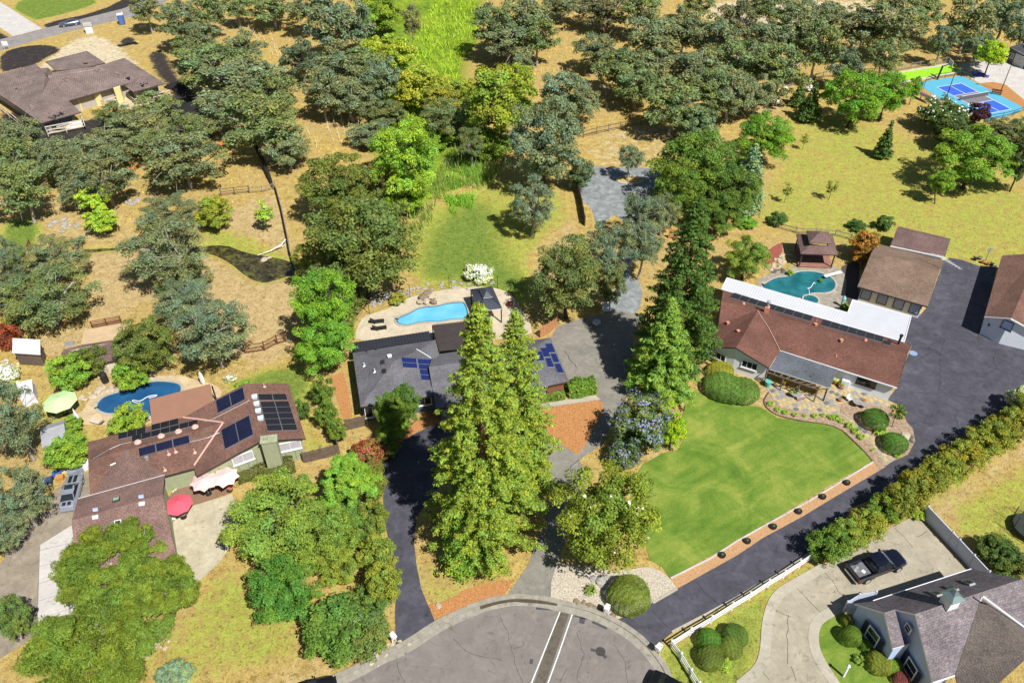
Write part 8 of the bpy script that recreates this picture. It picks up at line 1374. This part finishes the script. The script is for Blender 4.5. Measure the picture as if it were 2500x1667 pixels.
for sx in (-.45, .45):
    for sy in (-.55, .55): mb = MB(); mb.box((sx, sy, .45), (.06, .06, .9)); mb.build('leg', WHITE, bx, world=False)
st_ = thing('covered_grill', 'round pale covered grill in the shade by the grey parking court', 'grill', G((12, 860, 1330))); mb = MB(); mb.lathe([(.15, 0), (.15, .5), (.55, .6), (.5, .85), (.1, .95)], (0, 0, 0), 14); mb.build('cover', mat('pale grey cover', (.4, .42, .5)), st_, world=False)
# windmill and pots near the barn end
wmh = thing('garden_windmill', 'small metal garden windmill on a wooden stand right of the shed', 'windmill', G((13, 2030, 800))); mb = MB(); mb.tube([(0, 0, 0), (0, 0, 2.0)], .05); mb.build('mast', GREYM, wmh, world=False); mb = MB()
for k in range(8): a = k * math.pi / 4; mb.add([(0, -.05, 2.0), (.45 * math.cos(a), -.05, 2.0 + .45 * math.sin(a)), (.45 * math.cos(a + .5), -.0, 2.0 + .45 * math.sin(a + .5))], [(0, 1, 2)])
mb.build('blades', GALV, wmh, world=False)
for i, (x, y) in enumerate(((1985, 785), (2010, 815), (1945, 790), (2050, 830), (2080, 835))): pot((13, x, y), .3, ['stump planter left of the garden windmill', 'brown pot at the foot of the garden windmill', 'dark pot furthest left by the garden windmill', 'terracotta pot right of the garden windmill', 'dark pot at the garage corner'][i], [GREYM, TERC, BLACK, TERC, BLACK][i], s=.4)
# ------------------------------------------------------------------ court furniture
def lightpole(p, h, label):
    t = thing('light_pole', label, 'light pole', G(p)); mb = MB(); mb.tube([(0, 0, 0), (0, 0, h)], [.09, .06], 8); mb.build('pole', BLACK, t, world=False); mb = MB(); mb.box((-.3, 0, h), (.9, .35, .12)); mb.build('lamp_head', BLACK, t, world=False); mb = MB(); mb.lathe([(.2, 0), (.2, .15)], (0, 0, 0), 10); mb.build('base', CONC_L, t, world=False)
lightpole((3, 1702, 832), 6.7, 'black light pole at the near left corner of the turquoise court'); lightpole((3, 2160, 750), 6.3, 'black light pole on the mulch right of the turquoise court')
nt_ = thing('court_net', 'grey net with white tape across the middle of the turquoise court', 'net', (cp(0, .5) + cp(1, .5)) / 2); a, b_ = cp(-.08, .5), cp(1.08, .5)
mb = MB(); mb.beam(a + Vector((0, 0, .47)), b_ + Vector((0, 0, .47)), .02, .8); mb.build('net', mat('net grey', (.10, .10, .11)), nt_); mb = MB(); mb.beam(a + Vector((0, 0, .9)), b_ + Vector((0, 0, .9)), .05, .08); mb.build('tape', WHITE, nt_)
for p in (a, b_): mb = MB(); mb.tube([p, p + Vector((0, 0, 1.0))], .05, 6); mb.build('post', BLACK, nt_)
hp = thing('basketball_hoop', 'black basketball hoop with a clear white framed board by the putting green', 'basketball hoop', G((3, 1638, 655))); mb = MB(); mb.beam((0, 0, 0), (.2, 0, 3.0), .28); mb.beam((.2, 0, 2.9), (1.6, 0, 3.4), .15); mb.build('pole', BLACK, hp, world=False); mb = MB()
for s in (-.9, .9): mb.box((1.7, s, 3.6), (.06, .08, 1.1))
for z in (3.05, 4.15): mb.box((1.7, 0, z), (.06, 1.9, .08))
mb.build('backboard_frame', WHITE, hp, world=False); mb = MB(); mb.box((1.7, 0, 3.6), (.02, 1.7, 1.0)); mb.build('backboard', mat('clear board', (.5, .55, .6), .1, .05, 1, bs=0), hp, world=False); mb = MB(); mb.tube([(1.95 + .23 * math.cos(a), .23 * math.sin(a), 3.15) for a in np.linspace(0, 6.28, 14)], .02, 5); mb.build('rim', TERC, hp, world=False)
fence('court_fence', 'low black wire fence along the far side of the turquoise court', [('T', 515, 535), ('T', 530, 480), ('T', 610, 450), ('T', 690, 440), ('T', 840, 415), ('T', 930, 460)], 1.1, BLACK, 'rail', .05, rails_=(.5, 1)); fence('court_fence', 'low black wire fence at the near end of the turquoise court', [('T', 1050, 790), ('T', 1160, 770), ('T', 1250, 750), ('T', 1330, 720)], 1.1, BLACK, 'rail', .05, rails_=(.5, 1))
bn = thing('bench', 'dark slatted bench between the court and the orange mulch', 'bench', G((3, 2120, 775)), -.45); mb = MB()
for k in range(4): mb.box((0, -.25 + k * .14, .45), (1.9, .1, .04))
mb.build('seat', BLACK, bn, world=False); mb = MB()
for k in range(3): mb.box((0, .3, .6 + k * .14), (1.9, .04, .1))
mb.build('backrest', BLACK, bn, world=False)
for s in (-.8, .8): mb = MB(); mb.box((s, 0, .22), (.08, .6, .44)); mb.build('leg', BLACK, bn, world=False)
sa = thing('solar_canopy', 'dark ground mounted solar rows half hidden by shrubs left of the court', 'solar array', G((3, 1540, 800)))
for q_ in ([(1320, 670), (1375, 690), (1400, 720), (1340, 700)], [(1475, 745), (1520, 760), (1560, 800), (1500, 775)], [(1525, 765), (1570, 785), (1610, 822), (1565, 803)]):
    Q = [G((3, x, y), 1.2) for x, y in q_]; mb = MB(); mb.add([*Q, *[p - Vector((0, 0, .1)) for p in Q]], [(3, 2, 1, 0), (4, 5, 6, 7), (0, 1, 5, 4), (1, 2, 6, 5), (2, 3, 7, 6), (3, 0, 4, 7)]); mb.build('panel', mat('array slate', (.07, .08, .11), .3, .1, 2, bs=0), sa)
    c = sum(Q, Vector()) / 4; mb = MB(); mb.box((c.x, c.y, .55), (.15, .15, 1.1)); mb.build('post', GALV, sa)
tr_ = thing('trampoline', 'black netted trampoline on the grass at the right edge', 'trampoline', G((33, 2400, 330))); mb = MB(); mb.lathe([(1.9, .75), (1.9, .8)], (0, 0, 0), 12); mb.build('bed', mat('trampoline black', (.03, .035, .03)), tr_, world=False)
for k in range(8):
    a = k * math.pi / 4; mb = MB(); mb.tube([(2 * math.cos(a), 2 * math.sin(a), 0), (2 * math.cos(a), 2 * math.sin(a), 2.4)], .04, 6); mb.build('pole', BLACK, tr_, world=False)
mb = MB(); ring = [(2 * math.cos(k * math.pi / 4), 2 * math.sin(k * math.pi / 4)) for k in range(9)]
for z in np.linspace(.8, 2.4, 9):
    for a, b_ in zip(ring, ring[1:]): mb.beam((*a, z), (*b_, z), .012)
mb.build('net', BLACK, tr_, world=False, kind='stuff')
# ------------------------------------------------------------------ white stakes of the young vineyard
mb = MB(); mb.box((0, 0, .45), (.07, .07, .9)); sm = bpy.data.meshes.new('vineyard_stake'); sm.from_pydata(mb.v, [], mb.f); sm.materials.append(mat('white grow tube', (.72, .66, .56)))
k = 0
for (x0, y0), (x1, y1), n in (((540, 50), (575, 110), 9), ((560, 45), (600, 105), 9), ((585, 60), (625, 125), 9), ((625, 95), (655, 165), 8), ((640, 115), (660, 175), 6), ((745, 265), (765, 325), 8), ((762, 262), (785, 330), 9), ((780, 268), (802, 335), 9), ((800, 275), (812, 330), 8), ((818, 270), (832, 320), 7), ((836, 262), (848, 300), 5), ((708, 300), (730, 340), 5), ((640, 12), (650, 60), 5), ((1330, 90), (1345, 160), 6), ((1240, 165), (1310, 165), 8), ((1345, 130), (1400, 170), 7), ((1360, 60), (1375, 120), 6)):
    a, b_ = G((x0, y0)), G((x1, y1))
    for i in range(n):
        p = a.lerp(b_, i / (n - 1)) + Vector((random.uniform(-.3, .3), random.uniform(-.3, .3), 0)); o = link('vineyard_stake', sm); o.location = p; o.rotation_euler = (random.uniform(-.15, .15), random.uniform(-.15, .15), 0); setp(o, 'thin white vine stake standing in the golden grass between the oaks', 'stake', 'vine stakes in the dry grass')
